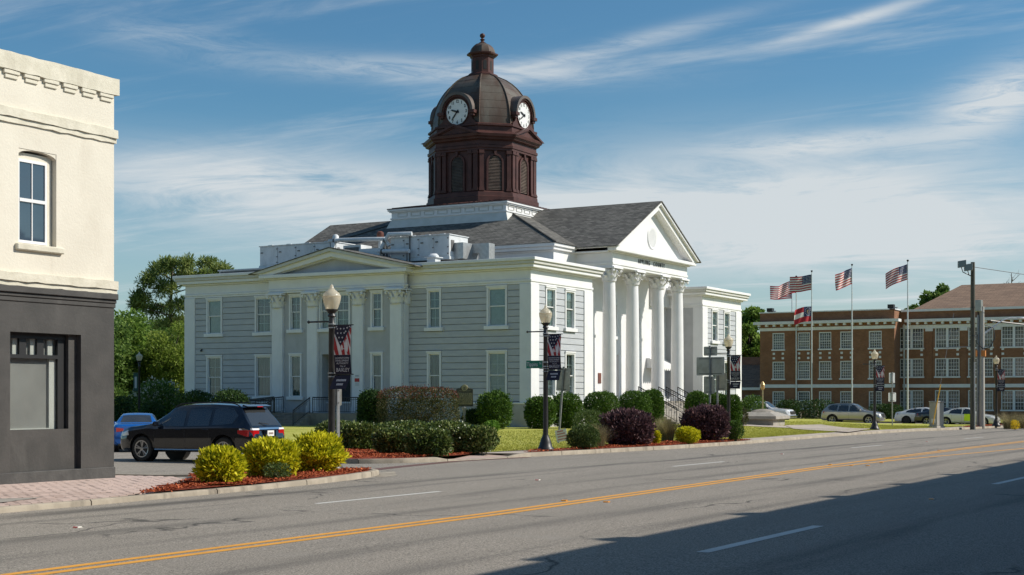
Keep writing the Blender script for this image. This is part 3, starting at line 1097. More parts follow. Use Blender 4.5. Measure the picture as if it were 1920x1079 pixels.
U = [(-60, 12.15), (10, 12.12), (20, 12.02), (30, 12.3), (40, 12.6), (50, 12.78), (60, 12.8), (80, 12.6), (120, 12.3), (300, 12.3)]
Lw = [(-60, 11.87), (10, 11.84), (20, 11.75), (30, 12.03), (39, 12.27), (46, 11.95), (52, 11.4), (59, 10.75), (68, 9.9), (80, 9.3), (120, 9.0), (300, 9.0)]
strip('centre_line', U, 0.15, M['yline'], 'upper yellow centre line of the road')
strip('centre_line', Lw, 0.15, M['yline'], 'lower yellow centre line that veers apart at the turn lane')
strip('centre_line', [(44, 12.5), (50, 12.47), (60, 12.48), (80, 12.28), (120, 12.0), (300, 12.0)], 0.12, M['yline'], 'inner yellow line beside the upper centre line', z=0.006)
for a, b, y0, y1 in ((20.4, 24.5, 15.75, 15.75), (37.5, 41.4, 16.22, 16.2), (56.8, 61.2, 16.75, 16.7), (74.5, 78.6, 16.1, 16.0), (93, 97, 16, 16), (112, 116, 16, 16), (3, 7, 15.7, 15.7)):
    strip('lane_dash', [(a, y0), (b, y1)], 0.12, M['wline'], 'white lane dash on the far lane line')
for a, b, y0 in ((16.3, 20.7, 6.66), (33.4, 37.6, 6.55), (50.5, 54.7, 6.5), (67.5, 71.7, 6.5)):
    strip('lane_dash', [(a, y0), (b, y0 - 0.06)], 0.17, M['wline'], 'white lane dash in the shaded near lane')
strip('crossing_band', [(29.9, 21.9), (33, 22.6), (37.0, 23.25), (41, 22.95)], 0.42, M['redflush'], 'faded red-brown crossing band over the side street mouth', z=0.005)
poly_slab('gutter', [(28.2, 19.75), (29.2, 20.05), (30.7, 21.15), (29.75, 21.2), (29.55, 20.9), (29.1, 20.45), (28.3, 20.1)], lambda x, y: zroad(x, y) + 0.006, M['kerb'], 'small pale concrete gutter apron at the bed nose')
for x, y, two, lb in ((14.74, 15.71, 'r', 'white and red road stud nearest the left edge of the view'), (29.19, 16.05, 'r', 'white and red road stud below the street name lamp'), (48.4, 16.75, 'r', 'white and red road stud near the middle of the far lane line'),
                      (67.5, 16.3, 'r', 'farthest white and red road stud on the lane line'), (23.4, 12.3, 'a', 'amber road stud just above the nearer yellow lines'), (23.5, 11.48, 'a', 'amber road stud just below the nearer yellow lines'),
                      (41.1, 12.75, 'a', 'amber road stud above the yellow lines where they split'), (40.7, 12.0, 'a', 'amber road stud between the yellow lines where they split'), (43.2, 11.8, 'a', 'amber road stud right of the point where the yellow lines split'),
                      (41.0, 11.6, 'a', 'amber road stud below the yellow lines where they split'), (55.5, 12.95, 'a', 'farthest amber road stud beyond the yellow line split'), (27.5, 6.55, 'w', 'white road stud in the shaded lane between two dashes'), (43.9, 6.5, 'w', 'white road stud in the shaded lane at the right edge')):
    st = thing('road_stud', lb, 'road stud', (x, y, zroad(x, y) + 0.002), 0, 'reflective studs on the road')
    mk('base', MB().prism([(-0.05, 0), (0.05, 0), (0.03, 0.02), (-0.03, 0.02)], lambda p, h: (p[0], h, p[1]), -0.05, 0.05), M['marker_amber' if two == 'a' else 'marker_white'], st)
    mk('reflector', MB().add([(-0.053, -0.045, 0.003), (-0.053, 0.045, 0.003), (-0.034, 0.045, 0.02), (-0.034, -0.045, 0.02)], [(0, 1, 2, 3)]), M['marker_red' if two == 'r' else 'marker_amber'], st)


# ------------------------------------------------------------------ foliage tools
def leaf_mesh(name, P, A, B, ln, wd, tint):
    """one folded four-cornered leaf per point: axis A, side B"""
    n = len(P)
    v = np.empty((n, 4, 3), np.float32)
    v[:, 0] = P
    v[:, 1] = P + A * (ln * 0.5)[:, None] + B * wd[:, None]
    v[:, 2] = P + A * ln[:, None]
    v[:, 3] = P + A * (ln * 0.5)[:, None] - B * wd[:, None]
    me = bpy.data.meshes.new(name)
    me.vertices.add(n * 4)
    me.vertices.foreach_set('co', v.ravel())
    me.loops.add(n * 4)
    me.loops.foreach_set('vertex_index', np.arange(n * 4, dtype=np.int32))
    me.polygons.add(n)
    me.polygons.foreach_set('loop_start', np.arange(0, n * 4, 4, dtype=np.int32))
    me.polygons.foreach_set('loop_total', np.full(n, 4, np.int32))
    at = me.attributes.new('tint', 'FLOAT', 'FACE')
    at.data.foreach_set('value', tint.astype(np.float32))
    me.update()
    me.validate()
    return me


def unit(a):
    return a / np.maximum(np.linalg.norm(a, axis=1, keepdims=True), 1e-6)


def lumps(D, seed, k=3.0):
    r = np.random.default_rng(seed)
    s = np.zeros(len(D))
    for i in range(7):
        w_ = r.normal(size=3) * k * (1 + 0.35 * i)
        s += np.sin(D @ w_ + r.uniform(0, 6.28)) / (1 + 0.4 * i)
    return s / 3.0


def shrub_mesh(name, w_, d_, h_, n, leaf, seed, p=2.6, lump=0.10, tuft=0.6, asp=0.45, base=0.06, flat=0.0, up=0.25, shell=0.72, spray=0.05):
    r = np.random.default_rng(seed)
    D = unit(r.normal(size=(n, 3)))
    rad = (np.abs(D) ** p).sum(1) ** (-1 / p)
    L = 1 + lump * lumps(D, seed)
    u = shell + (1.03 - shell) * r.uniform(0, 1, n) ** 0.45
    u = np.where(r.uniform(0, 1, n) < spray, r.uniform(1.0, 1.17, n), u)
    inner = r.uniform(0, 1, n) < 0.2
    u = np.where(inner, r.uniform(0.35, shell, n), u)
    P = D * (rad * L * u)[:, None] * np.array([w_ / 2, d_ / 2, h_ / 2]) + np.array([0, 0, h_ / 2 + base])
    P[:, 2] = np.maximum(P[:, 2], 0.02)
    N = unit(D * np.array([1 / w_, 1 / d_, 1 / h_]))
    A = unit(N * tuft + r.normal(size=(n, 3)) * 0.55 + np.array([0, 0, up]))
    B = unit(np.cross(A, r.normal(size=(n, 3))))
    ln = leaf * r.uniform(0.7, 1.35, n)
    ln = np.where(inner, ln * 1.5, ln)
    tint = np.clip(r.normal(0.45, 0.24, n) + 0.12 * lumps(P * 2.0, seed + 5), 0, 1)
    return leaf_mesh(name, P, A, B, ln, ln * asp * 0.5, tint), P


def shrub(label, loc, w_, d_, h_, mat, n=5000, leaf=0.07, rz=0.0, name='shrub', group=None, cat='shrub', extra=None, **kw):
    t = thing(name, label, cat, loc, rz, group)
    seed = int(abs(loc[0] * 131 + loc[1] * 977)) % 100000
    me, P = shrub_mesh('foliage', w_, d_, h_, n, leaf, seed, **kw)
    put('foliage', me, mat, t)
    mb = MB()
    rr = random.Random(seed)
    for k in range(4):
        a = rr.uniform(0, 6.28)
        q = Vector((math.cos(a) * w_ * 0.28, math.sin(a) * d_ * 0.28, h_ * 0.62))
        mb.tube([(0.03 * math.cos(a), 0.03 * math.sin(a), -0.03), q * 0.5 + Vector((0, 0, 0.03)), q], [0.03, 0.022, 0.01], 5)
    mk('stem', mb, M['trunk'], t)
    if extra:
        # a second tone of young shoots over the top
        me2, _ = shrub_mesh('new_shoots', w_ * 1.01, d_ * 1.01, h_ * 1.02, extra[1], leaf * 1.1, seed + 3, **dict(kw, shell=0.93))
        keep = extra[2] if len(extra) > 2 else 0.72
        bm = bmesh.new(); bm.from_mesh(me2)
        bmesh.ops.delete(bm, geom=[f for f in bm.faces if f.calc_center_median().z < h_ * keep], context='FACES')
        bm.to_mesh(me2); bm.free()
        put('new_shoots', me2, extra[0], t)
    return t


def grass_clump(label, loc, rad, h_, n, mat, group=None, seed=1, flowers=None):
    r = np.random.default_rng(seed)
    t = thing('ornamental_grass', label, 'grass clump', loc, 0, group)
    mb_v, mb_f = [], []
    tints = []
    for k in range(n):
        a = r.uniform(0, 6.28)
        rr = rad * 0.35 * r.uniform() ** 0.5
        b0 = np.array([rr * math.cos(a), rr * math.sin(a), 0.0])
        L = h_ * r.uniform(0.6, 1.1)
        lean = r.uniform(0.15, 0.9)
        d = np.array([math.cos(a + r.normal() * 0.5), math.sin(a + r.normal() * 0.5), 0])
        s = np.array([-d[1], d[0], 0]) * 0.006
        o = len(mb_v)
        for q in (0, 0.45, 0.8, 1.0):
            p = b0 + d * rad * lean * q ** 1.8 + np.array([0, 0, L * (q - 0.28 * lean * q * q)])
            wv = 1 - 0.85 * q
            mb_v.append(tuple(p - s * wv)); mb_v.append(tuple(p + s * wv))
        for q in range(3):
            mb_f.append((o + 2 * q, o + 2 * q + 1, o + 2 * q + 3, o + 2 * q + 2)); tints.append(r.uniform())
    me = bpy.data.meshes.new('blades')
    me.from_pydata(mb_v, [], mb_f)
    at = me.attributes.new('tint', 'FLOAT', 'FACE')
    at.data.foreach_set('value', np.array(tints, np.float32))
    put('blades', me, mat, t)
    return t


def mulch_bed(label, poly, n, zf, seed):
    r = np.random.default_rng(seed)
    base_o = poly_slab('mulch', poly, lambda x, y: zf(x, y) + 0.012, M['mulch'], label, kind='stuff', dens=0.8)
    xs_ = [p[0] for p in poly]; ys_ = [p[1] for p in poly]
    P = []
    while len(P) < n:
        x, y = r.uniform(min(xs_), max(xs_)), r.uniform(min(ys_), max(ys_))
        if inside((x, y), poly):
            hum = 0.025 * math.sin(x * 2.1) * math.sin(y * 2.7) + 0.03
            P.append((x, y, zf(x, y) + 0.012 + max(0, hum) + r.uniform(0, 0.022)))
    P = np.array(P)
    A = unit(r.normal(size=(n, 3)) * np.array([1, 1, 0.22]))
    B = unit(np.cross(A, np.array([[0, 0, 1.0]]) + r.normal(size=(n, 3)) * 0.45))
    ln = r.uniform(0.035, 0.085, n)
    me = leaf_mesh('bark_chips', P, A, B, ln, ln * r.uniform(0.16, 0.34, n), np.clip(r.normal(0.5, 0.28, n), 0, 1))
    o = put('bark_chips', me, LM['chip'], base_o)
    o['kind'] = 'stuff'
    return base_o


zL2 = lambda x, y: zl(x, y) + 0.02
BED1 = [(19.4, 19.12), (20.6, 19.18), (23.2, 19.38), (25.2, 19.62), (26.9, 19.94), (28.2, 20.32), (28.95, 20.66), (29.3, 21.05), (29.25, 21.5), (28.8, 21.95), (27.5, 22.42), (26.1, 22.62), (24.9, 22.9), (23.5, 21.5)]
mulch_bed('red bark mulch under the yellow shrubs on the corner', BED1, 16000, zL2, 3)
BED2 = [(37.7, 30.9), (37.35, 29.3), (36.1, 27.45), (35.05, 26.1), (34.88, 25.2), (35.25, 24.42), (36.2, 23.95), (38.2, 24.0), (40.2, 24.5), (41.4, 24.95), (42.4, 25.3), (42.4, 28), (42.2, 31.6), (38.9, 31.6)]
mulch_bed('red bark mulch under the clipped green hedges', BED2, 17000, lambda x, y: zroad(x, y) + 0.13, 4)
BED3 = [(41.3, 23.26), (45.5, 22.87), (51.4, 22.42), (58.2, 22.32), (61.0, 22.48), (60.5, 22.9), (58, 23.85), (54, 24.0), (50, 24.05), (47, 24.0), (45.2, 23.6), (43, 23.75)]
mulch_bed('red bark mulch strip below the purple shrubs by the kerb', BED3, 12000, lambda x, y: zroad(x, y) + 0.135, 5)
BED4 = [(101.5, 21.6), (104, 21.35), (108, 21.15), (112, 21.15), (112, 22.1), (106, 22.3), (102, 22.3)]
mulch_bed('red bark mulch below the far lamp post and grasses', BED4, 1500, lambda x, y: zroad(x, y) + 0.15, 6)

# short blades over the part of the lawn nearest the lens
n = 90000
r = np.random.default_rng(11)
gx = r.uniform(43, 104, n); gv = r.uniform(0, 1, n) ** 1.5 * 12
gy = np.array([lawn_edge(a) + (0.05 if a > 46 else 0.0) for a in gx]) + gv
gz = np.array([zgr(a, b) for a, b in zip(gx, gy)])
ok = np.array([not (86.4 < a < 90.6) for a in gx])
gx, gy, gz = gx[ok], gy[ok], gz[ok]
n = len(gx)
A = unit(r.normal(size=(n, 3)) * 0.35 + np.array([0, 0, 1]))
B = unit(np.cross(A, r.normal(size=(n, 3))))
ln = r.uniform(0.03, 0.075, n)
o = put('grass', leaf_mesh('grass', np.stack([gx, gy, gz], 1), A, B, ln, ln * 0.22, np.clip(r.normal(0.5, 0.25, n), 0, 1)), LM['lawnblade'])
tag(o, 'short blades of the courthouse lawn', 'grass', kind='stuff')

# ------------------------------------------------------------------ courthouse
CX, CY = 71.66, 39.87
court = thing('courthouse', 'white and grey two-storey courthouse with brown domed clock tower and columned portico', 'courthouse', (CX, CY, 0))


def cells(u0, u1, z0, z1, holes, fn, mb, n0, n1):
    """rectangular wall from u0..u1, z0..z1 with rectangular openings left out"""
    us = sorted(set([u0, u1] + [h[0] for h in holes] + [h[1] for h in holes]))
    zs = sorted(set([z0, z1] + [h[2] for h in holes] + [h[3] for h in holes]))
    us = [a for a in us if u0 <= a <= u1]; zs = [a for a in zs if z0 <= a <= z1]
    for a, b in zip(us[:-1], us[1:]):
        run = None
        for c, d in zip(zs[:-1], zs[1:]):
            um, zm = (a + b) / 2, (c + d) / 2
            if any(h[0] < um < h[1] and h[2] < zm < h[3] for h in holes):
                if run: fn(mb, a, b, n0, n1, run[0], run[1]); run = None
            else:
                run = (run[0], d) if run else (c, d)
        if run: fn(mb, a, b, n0, n1, run[0], run[1])


def boxF(mb, u0, u1, n0, n1, z0, z1): mb.box(u0, u1, n0, n1, z0, z1)        # facing -y: u = x, n = y
def boxL(mb, u0, u1, n0, n1, z0, z1): mb.box(n0, n1, u0, u1, z0, z1)        # facing -x: u = y, n = x


_wm = {}


def wmesh(key, fn):
    if key not in _wm:
        mb = MB(); fn(mb); _wm[key] = mb.mesh(key[0])
    return _wm[key]


def window(parent, face, uc, n, z0, w_, h_, cover='shade', mun=True, split=0.5, sill=True):
    """sash window standing in an opening w_ x h_ whose bottom centre is (uc, z0)"""
    k = (round(w_, 3), round(h_, 3), split)
    rz = 0 if face == 'F' else -PI / 2
    loc = (uc, n, z0) if face == 'F' else (n, uc, z0)
    c = 0.12

    def casing(mb):
        mb.box(-w_ / 2, -w_ / 2 + c, -0.05, 0.16, 0, h_)
        mb.box(w_ / 2 - c, w_ / 2, -0.05, 0.16, 0, h_)
        mb.box(-w_ / 2 + c, w_ / 2 - c, -0.048, 0.16, h_ - c, h_)
        mb.box(-w_ / 2 - 0.03, w_ / 2 + 0.03, -0.09, 0.02, h_ - 0.03, h_ + 0.06)
    fr = put('window', wmesh(('window',) + k, casing), M['trim'], parent, loc, rz)
    a, b = -w_ / 2 + c, w_ / 2 - c
    hm = h_ * split
    s = 0.055

    def sash(lo, hi, y):
        def f(mb):
            mb.box(a, a + s, y, y + 0.04, lo, hi); mb.box(b - s, b, y, y + 0.04, lo, hi)
            mb.box(a + s, b - s, y + 0.001, y + 0.041, lo, lo + s); mb.box(a + s, b - s, y + 0.001, y + 0.041, hi - s, hi)
        return f
    su = put('sash', wmesh(('sash', 'u') + k, sash(hm - 0.02, h_ - c, 0.05)), M['trim'], fr)
    sl = put('sash', wmesh(('sash', 'l') + k, sash(0.0, hm + 0.03, 0.095)), M['trim'], fr)
    put('pane', wmesh(('pane', 'u') + k, lambda mb: mb.box(a + s - 0.01, b - s + 0.01, 0.068, 0.074, hm, h_ - c - s + 0.01)), M['glass'], fr)
    put('pane', wmesh(('pane', 'l') + k, lambda mb: mb.box(a + s - 0.01, b - s + 0.01, 0.112, 0.118, s - 0.01, hm + 0.01)), M['glass'], fr)
    if mun:
        def mu(mb):
            mb.box(-0.011, 0.011, 0.076, 0.09, hm + s, h_ - c - s)
            mb.box(a + s, b - s, 0.077, 0.091, (hm + h_ - c) / 2 - 0.011, (hm + h_ - c) / 2 + 0.011)
            mb.box(-0.011, 0.011, 0.12, 0.134, s, hm)
            mb.box(a + s, b - s, 0.121, 0.135, hm / 2 - 0.011, hm / 2 + 0.011)
        put('muntin', wmesh(('muntin',) + k, mu), M['trim'], fr)
    if cover == 'shade':
        sh_ = put('shade', wmesh(('shade',) + k, lambda mb: mb.box(a - 0.02, b + 0.02, 0.155, 0.158, 0.0, h_ - c + 0.03)), M['shade'], fr)
        f_ = random.choice((1.0, 1.0, 0.78, 0.6, 0.9))
        sh_.scale = (1, 1, f_); sh_.location = (0, 0, (h_ - c + 0.03) * (1 - f_))
        put('dark_room', wmesh(('dark_room',) + k, lambda mb: mb.box(a - 0.02, b + 0.02, 0.2, 0.203, 0.0, h_ - c + 0.03)), M['drape'], fr)
    else:
        def dr(mb):
            nn = 24
            prev = None
            for q in range(nn + 1):
                x = a - 0.02 + (b - a + 0.04) * q / nn
                y = 0.17 + 0.035 * math.sin(q * 1.9)
                mb.v += [(x, y, 0), (x, y, h_ - c + 0.03)]
                if q: mb.f.append((2 * q - 2, 2 * q, 2 * q + 1, 2 * q - 1)); mb.m.append(0)
        put('drape', wmesh(('drape',) + k, dr), M['drape'], fr)
    if sill:
        put('sill', wmesh(('sill', k[0]), lambda mb: mb.box(-w_ / 2 - 0.13, w_ / 2 + 0.13, -0.15, 0.16, -0.21, -0.001)), M['trim'], fr)
    return fr


PL, EB = 1.39, 8.25          # plinth top, entablature bottom
ZU0, ZU1, ZL0, ZL1 = 5.86, 8.17, 1.72, 4.40
WL, WD = 7.88, 26.41         # wing width and depth


def siding(wall_o, face, u0, u1, n, holes, zlo=PL + 0.06, zhi=EB, ch=0.38, thick=0.05, skip=()):
    """courses of siding boards, each board its own piece, cut at the openings"""
    z = zlo
    sgn = 1
    while z < zhi - 0.1:
        z1 = min(z + ch, zhi)
        cut = sorted([(h[0], h[1]) for h in holes if h[0] > u0 - 0.01 and h[1] < u1 + 0.7 and h[2] - 0.2 < z1 - 0.05 and h[3] + 0.05 > z + 0.05])
        segs = []
        a = u0
        for c, d in cut:
            if c - a > 0.08: segs.append((a, c - 0.015))
            a = d + 0.015
        if u1 - a > 0.08: segs.append((a, u1))
        for a, b in segs:
            mb = MB()
            (boxF if face == 'F' else boxL)(mb, a, b, n, n + thick, z + 0.016, z1 - 0.016)
            mk('siding_board', mb, M['siding'], wall_o, bevel=0.014)
        z = z1


# plinths
mb = MB()
mb.box(-0.10, WL + 0.02, -0.10, WD + 0.1, -0.9, PL - 0.1)
mb.box(25.90, 33.90, -0.10, WD + 0.1, -0.9, PL - 0.1)
mb.box(WL + 0.02, 25.90, 2.8, 23.7, -0.9, PL - 0.1)
mk('plinth', mb, M['plinth'], court)
mk('water_table', MB().box(-0.14, WL + 0.05, -0.14, WD + 0.14, PL - 0.1, PL), M['trim'], court, bevel=0.02)
mk('water_table', MB().box(25.85, 33.94, -0.14, WD + 0.14, PL - 0.1, PL), M['trim'], court, bevel=0.02)

LW = [(1.56, 2.94), (6.11, 7.12), (19.03, 20.43), (23.2, 24.56)]
holesL = []
for a, b in LW:
    holesL += [(a, b, ZU0, ZU1), (a, b, ZL0, ZL1)]
mb = MB()
cells(0.05, 8.6, PL, EB + 0.1, holesL[:4], boxL, mb, 0.05, 0.3)
wallL = mk('wall', mb, M['joint'], court)
mb = MB()
cells(18.35, WD - 0.05, PL, EB + 0.1, holesL[4:], boxL, mb, 0.05, 0.3)
wallL2 = mk('wall', mb, M['joint'], court)
siding(wallL, 'L', 0.71, 8.5, 0.0, holesL)
siding(wallL2, 'L', 18.45, 25.56, 0.0, holesL)
for i, (a, b) in enumerate(LW):
    window(court, 'L', (a + b) / 2, 0.0, ZU0, b - a, ZU1 - ZU0, 'shade' if i in (0, 3) else 'drape', i in (1, 2), 0.5)
    window(court, 'L', (a + b) / 2, 0.0, ZL0, b - a, ZL1 - ZL0, 'shade' if i == 0 else 'drape', i in (0, 3), 0.47)

# front of the left wing, front of the right wing
for x0 in (0.0, 25.92):
    FW = [(x0 + 1.78, x0 + 3.05), (x0 + 4.24, x0 + 5.52)]
    hf = []
    for a, b in FW: hf += [(a, b, ZU0, ZU1), (a, b, ZL0, ZL1)]
    mb = MB()
    cells(x0 + 0.05, x0 + WL - 0.05, PL, EB + 0.1, hf, boxF, mb, 0.05, 0.3)
    wf = mk('wall', mb, M['joint'], court)
    siding(wf, 'F', x0 + 0.87, x0 + 6.8, 0.0, hf)
    for a, b in FW:
        window(court, 'F', (a + b) / 2, 0.0, ZU0, b - a, ZU1 - ZU0, 'shade', True, 0.5)
        window(court, 'F', (a + b) / 2, 0.0, ZL0, b - a, ZL1 - ZL0, 'drape', True, 0.47)
    # corner pilasters
    for a, b in ((0, 0.87), (6.8, WL)):
        mb = MB()
        mb.box(x0 + a - 0.06, x0 + b + 0.06, -0.06, 0.71 if a == 0 else 0.3, PL, EB)
        mk('corner_pilaster', mb, M['white'], court, bevel=0.015)
mk('corner_pilaster', MB().box(-0.06, 0.6, 25.56, WD + 0.06, PL, EB), M['white'], court, bevel=0.015)
# inner and outer flanks of the wings
for bx_ in ((WL - 0.2, WL, 0.3, 3.0), (25.92, 26.12, 0.3, 3.0), (33.6, 33.8, 0.3, WD), (0.3, 33.5, WD - 0.25, WD - 0.05)):
    mk('wall', MB().box(*bx_, PL, EB), M['stucco'], court)


def entab(x0, x1, y0, y1, tops=True, zt=None):
    """architrave, frieze and stepped cornice bands round a flat block"""
    bands = [('architrave', 0.03, EB, EB + 0.12, 'trim'), ('architrave', 0.075, EB + 0.122, EB + 0.26, 'trim'), ('frieze', 0.02, EB + 0.262, 9.06, 'white'),
             ('cornice', 0.16, 9.062, 9.16, 'trim'), ('cornice', 0.42, 9.162, 9.36, 'trim'), ('cornice', 0.52, 9.362, 9.55, 'oldwood'), ('cornice', 0.62, 9.552, 9.74, 'trim')]
    for nm, ov, a, b, m in bands:
        mk(nm, MB().box(x0 - ov, x1 + ov, y0 - ov, y1 + ov, a, b), M[m], court, bevel=0.02)


entab(0, WL, 0, WD)
entab(25.92, 33.8, 0, WD)
mk('flat_roof', MB().box(0.3, WL - 0.3, 0.3, WD - 0.3, 9.741, 9.76), PM('roof_membrane', (0.30, 0.30, 0.29), (0.22, 0.22, 0.21), 1.5, 0.9), court)

# --- side bay with its own low pediment
B0, B1, BX = 8.5, 18.45, -0.55
bw = [(9.97, 10.88), (16.18, 17.18)]
hb = [(12.41, 14.81, 5.95, 8.15), (12.4, 14.6, 0.72, 4.35)]
for a, b in bw: hb += [(a, b, 5.95, 8.15), (a, b, 1.72, 4.40)]
mb = MB()
cells(B0, B1, 0.3, EB, hb, boxL, mb, BX, BX + 0.3)
mb.box(BX + 0.3, 0.3, B0, B0 + 0.3, 0.3, EB); mb.box(BX + 0.3, 0.3, B1 - 0.3, B1, 0.3, EB)
bay = mk('side_bay', mb, M['stucco'], court)
for a, b in bw:
    window(court, 'L', (a + b) / 2, BX, 5.95, b - a, 2.2, 'drape', True, 0.5)
    window(court, 'L', (a + b) / 2, BX, 1.72, b - a, 2.68, 'drape', False, 0.47)
window(court, 'L', 13.01, BX, 5.95, 1.2, 2.2, 'drape', True, 0.5)
window(court, 'L', 14.21, BX, 5.95, 1.2, 2.2, 'drape', True, 0.5)
# entrance recess with a dark glazed door
mb = MB()
mb.box(BX + 0.3, BX + 1.6, 12.3, 12.4, 0.72, 4.4); mb.box(BX + 0.3, BX + 1.6, 14.6, 14.7, 0.72, 4.4)
mb.box(BX + 0.3, BX + 1.6, 12.4, 14.6, 4.351, 4.45); mb.box(BX + 0.3, BX + 1.6, 12.4, 14.6, 0.6, 0.72)
mk('entrance_recess', mb, M['stucco'], court)
dr_ = mk('door', MB().box(BX + 1.5, BX + 1.56, 12.4, 14.6, 0.72, 4.35), M['carglass'], court)
mb = MB()
for a, b in ((12.4, 12.52), (13.44, 13.56), (14.48, 14.6)): mb.box(BX + 1.44, BX + 1.5, a, b, 0.72, 4.35)
for a, b in ((0.72, 0.95), (2.9, 3.0), (4.25, 4.35)): mb.box(BX + 1.441, BX + 1.499, 12.4, 14.6, a, b)
mk('frame', mb, M['black'], dr_)
for nm, ov, a, b, m in [('architrave', 0.25, EB, EB + 0.12, 'trim'), ('architrave', 0.29, EB + 0.122, EB + 0.26, 'trim'), ('frieze', 0.22, EB + 0.262, 9.12, 'white'),
                        ('cornice', 0.40, 9.122, 9.2, 'trim'), ('cornice', 0.68, 9.202, 9.42, 'trim')]:
    mk(nm, MB().box(BX - ov, 0.02 - 0.42, B0 - ov, B1 + ov, a, b), M[m], court, bevel=0.02)


def chevron(a0, a1, z0, zt, th, ext=0.0):
    m_ = (a0 + a1) / 2
    sl = (zt - z0) / (m_ - a0)
    vth = th * math.sqrt(1 + sl * sl)
    # outer line and the line vth below it, cut level at z0
    xi = vth / sl
    return [(a0, z0), (m_, zt), (a1, z0), (a1 - xi, z0), (m_, zt - vth), (a0 + xi, z0)]


mid = (B0 + B1) / 2
fnL = lambda p, h: (h, p[0], p[1])
mk('tympanum', MB().prism([(7.9, 9.43), (mid, 10.7), (19.05, 9.43)], fnL, BX - 0.12, BX + 0.6), M['stucco'], court)
mk('raking_cornice', MB().prism(chevron(7.35, 19.6, 9.424, 10.66, 0.30), fnL, BX - 0.60, BX - 0.1), M['trim'], court, bevel=0.015)
mk('raking_cornice', MB().prism(chevron(7.15, 19.8, 9.52, 10.87, 0.2), fnL, BX - 0.78, BX - 0.1), M['oldwood'], court, bevel=0.015)
mk('raking_cornice', MB().prism(chevron(8.3, 18.65, 9.426, 10.42, 0.18), fnL, BX - 0.42, BX - 0.1), M['oldwood'], court, bevel=0.015)
rf = MB().prism([(7.1, 9.53), (mid, 10.93), (19.85, 9.53), (19.85, 9.48), (mid, 10.875), (7.1, 9.48)], fnL, BX - 0.82, 5.0).mesh('pediment_roof')
uv_planar(rf, uv_roof)
put('pediment_roof', rf, M['shingle'], court)


def capital_mesh(r_, h_, key):
    """leafy capital: bell, two rings of curling leaves, corner scrolls, abacus"""
    if key in _wm: return _wm[key]
    mb = MB()
    mb.lathe([(r_, 0), (r_ * 1.08, 0.03), (r_ * 0.95, 0.06), (r_ * 1.0, h_ * 0.5), (r_ * 1.25, h_ * 0.86)], 16)
    ab = r_ * 1.62

    def lf(ang, r0, z0, hh, ww, curl):
        c, s = math.cos(ang), math.sin(ang)
        pts = [(r0, 0, 1.0), (r0 + curl * 0.15, 0.45, 1.15), (r0 + curl * 0.55, 0.85, 0.9), (r0 + curl * 1.0, 1.0, 0.55), (r0 + curl * 1.15, 0.82, 0.2)]
        vs = []
        for (rr, q, ws) in pts:
            for sd, dr in ((-1, 0), (0, 0.035), (1, 0)):
                y = sd * ww * ws / 2
                vs.append((c * (rr + dr) - s * y, s * (rr + dr) + c * y, z0 + hh * q))
        fs = []
        for k in range(4):
            for j in range(2):
                a = k * 3 + j
                fs.append((a, a + 1, a + 4, a + 3))
        mb.add(vs, fs)
    for k in range(8):
        lf(k * PI / 4, r_ * 0.98, 0.05, h_ * 0.40, r_ * 0.66, r_ * 0.55)
        lf((k + 0.5) * PI / 4, r_ * 1.0, 0.08, h_ * 0.68, r_ * 0.66, r_ * 0.66)
    for k in range(4):
        a = PI / 4 + k * PI / 2
        d = Vector((math.cos(a), math.sin(a), 0))
        pts = [d * (r_ * 1.05) + Vector((0, 0, h_ * 0.55)), d * (r_ * 1.35) + Vector((0, 0, h_ * 0.80)), d * (r_ * 1.82) + Vector((0, 0, h_ * 0.84)), d * (r_ * 1.95) + Vector((0, 0, h_ * 0.72)), d * (r_ * 1.75) + Vector((0, 0, h_ * 0.66))]
        mb.tube(pts, [0.05, 0.07, 0.085, 0.08, 0.06], 6)
        a2 = k * PI / 2
        d2 = Vector((math.cos(a2), math.sin(a2), 0))
        mb.lathe([(0.0, -0.05), (r_ * 0.22, -0.03), (r_ * 0.24, 0.03), (0.0, 0.06)], 8, tuple(d2 * r_ * 1.32 + Vector((0, 0, h_ * 0.92))))
    mb.box(-ab, ab, -ab, ab, h_ * 0.88, h_ * 0.94)
    mb.box(-ab * 0.96, ab * 0.96, -ab * 0.96, ab * 0.96, h_ * 0.941, h_)
    _wm[key] = mb.mesh('capital', 35)
    return _wm[key]


for a, b in ((8.5, 9.33), (11.34, 12.15), (14.86, 15.64), (17.6, 18.45)):
    mb = MB()
    mb.box(BX - 0.2, BX + 0.02, a, b, 1.05, 7.32)
    if a == 8.5: mb.box(BX + 0.02, 0.0, 8.44, 8.499, 1.05, 7.32)
    pil = mk('pilaster', mb, M['white'], court, bevel=0.015)
    mk('base', MB().box(BX - 0.26, BX - 0.001, a - 0.06, b + 0.06, 0.72, 1.05).box(BX - 0.23, BX - 0.001, a - 0.03, b + 0.03, 1.051, 1.15), M['white'], pil, bevel=0.015)
    cm = put('capital', capital_mesh(0.39, 0.92, 'cap_s'), M['white'], pil, (BX - 0.06, (a + b) / 2, 7.32))
    cm.scale = (0.8, 1.0, 1.0)
cm = put('capital', capital_mesh(0.39, 0.92, 'cap_s'), M['white'], court, (-0.12, 8.5, 7.32))
cm.scale = (0.75, 0.45, 1.0)

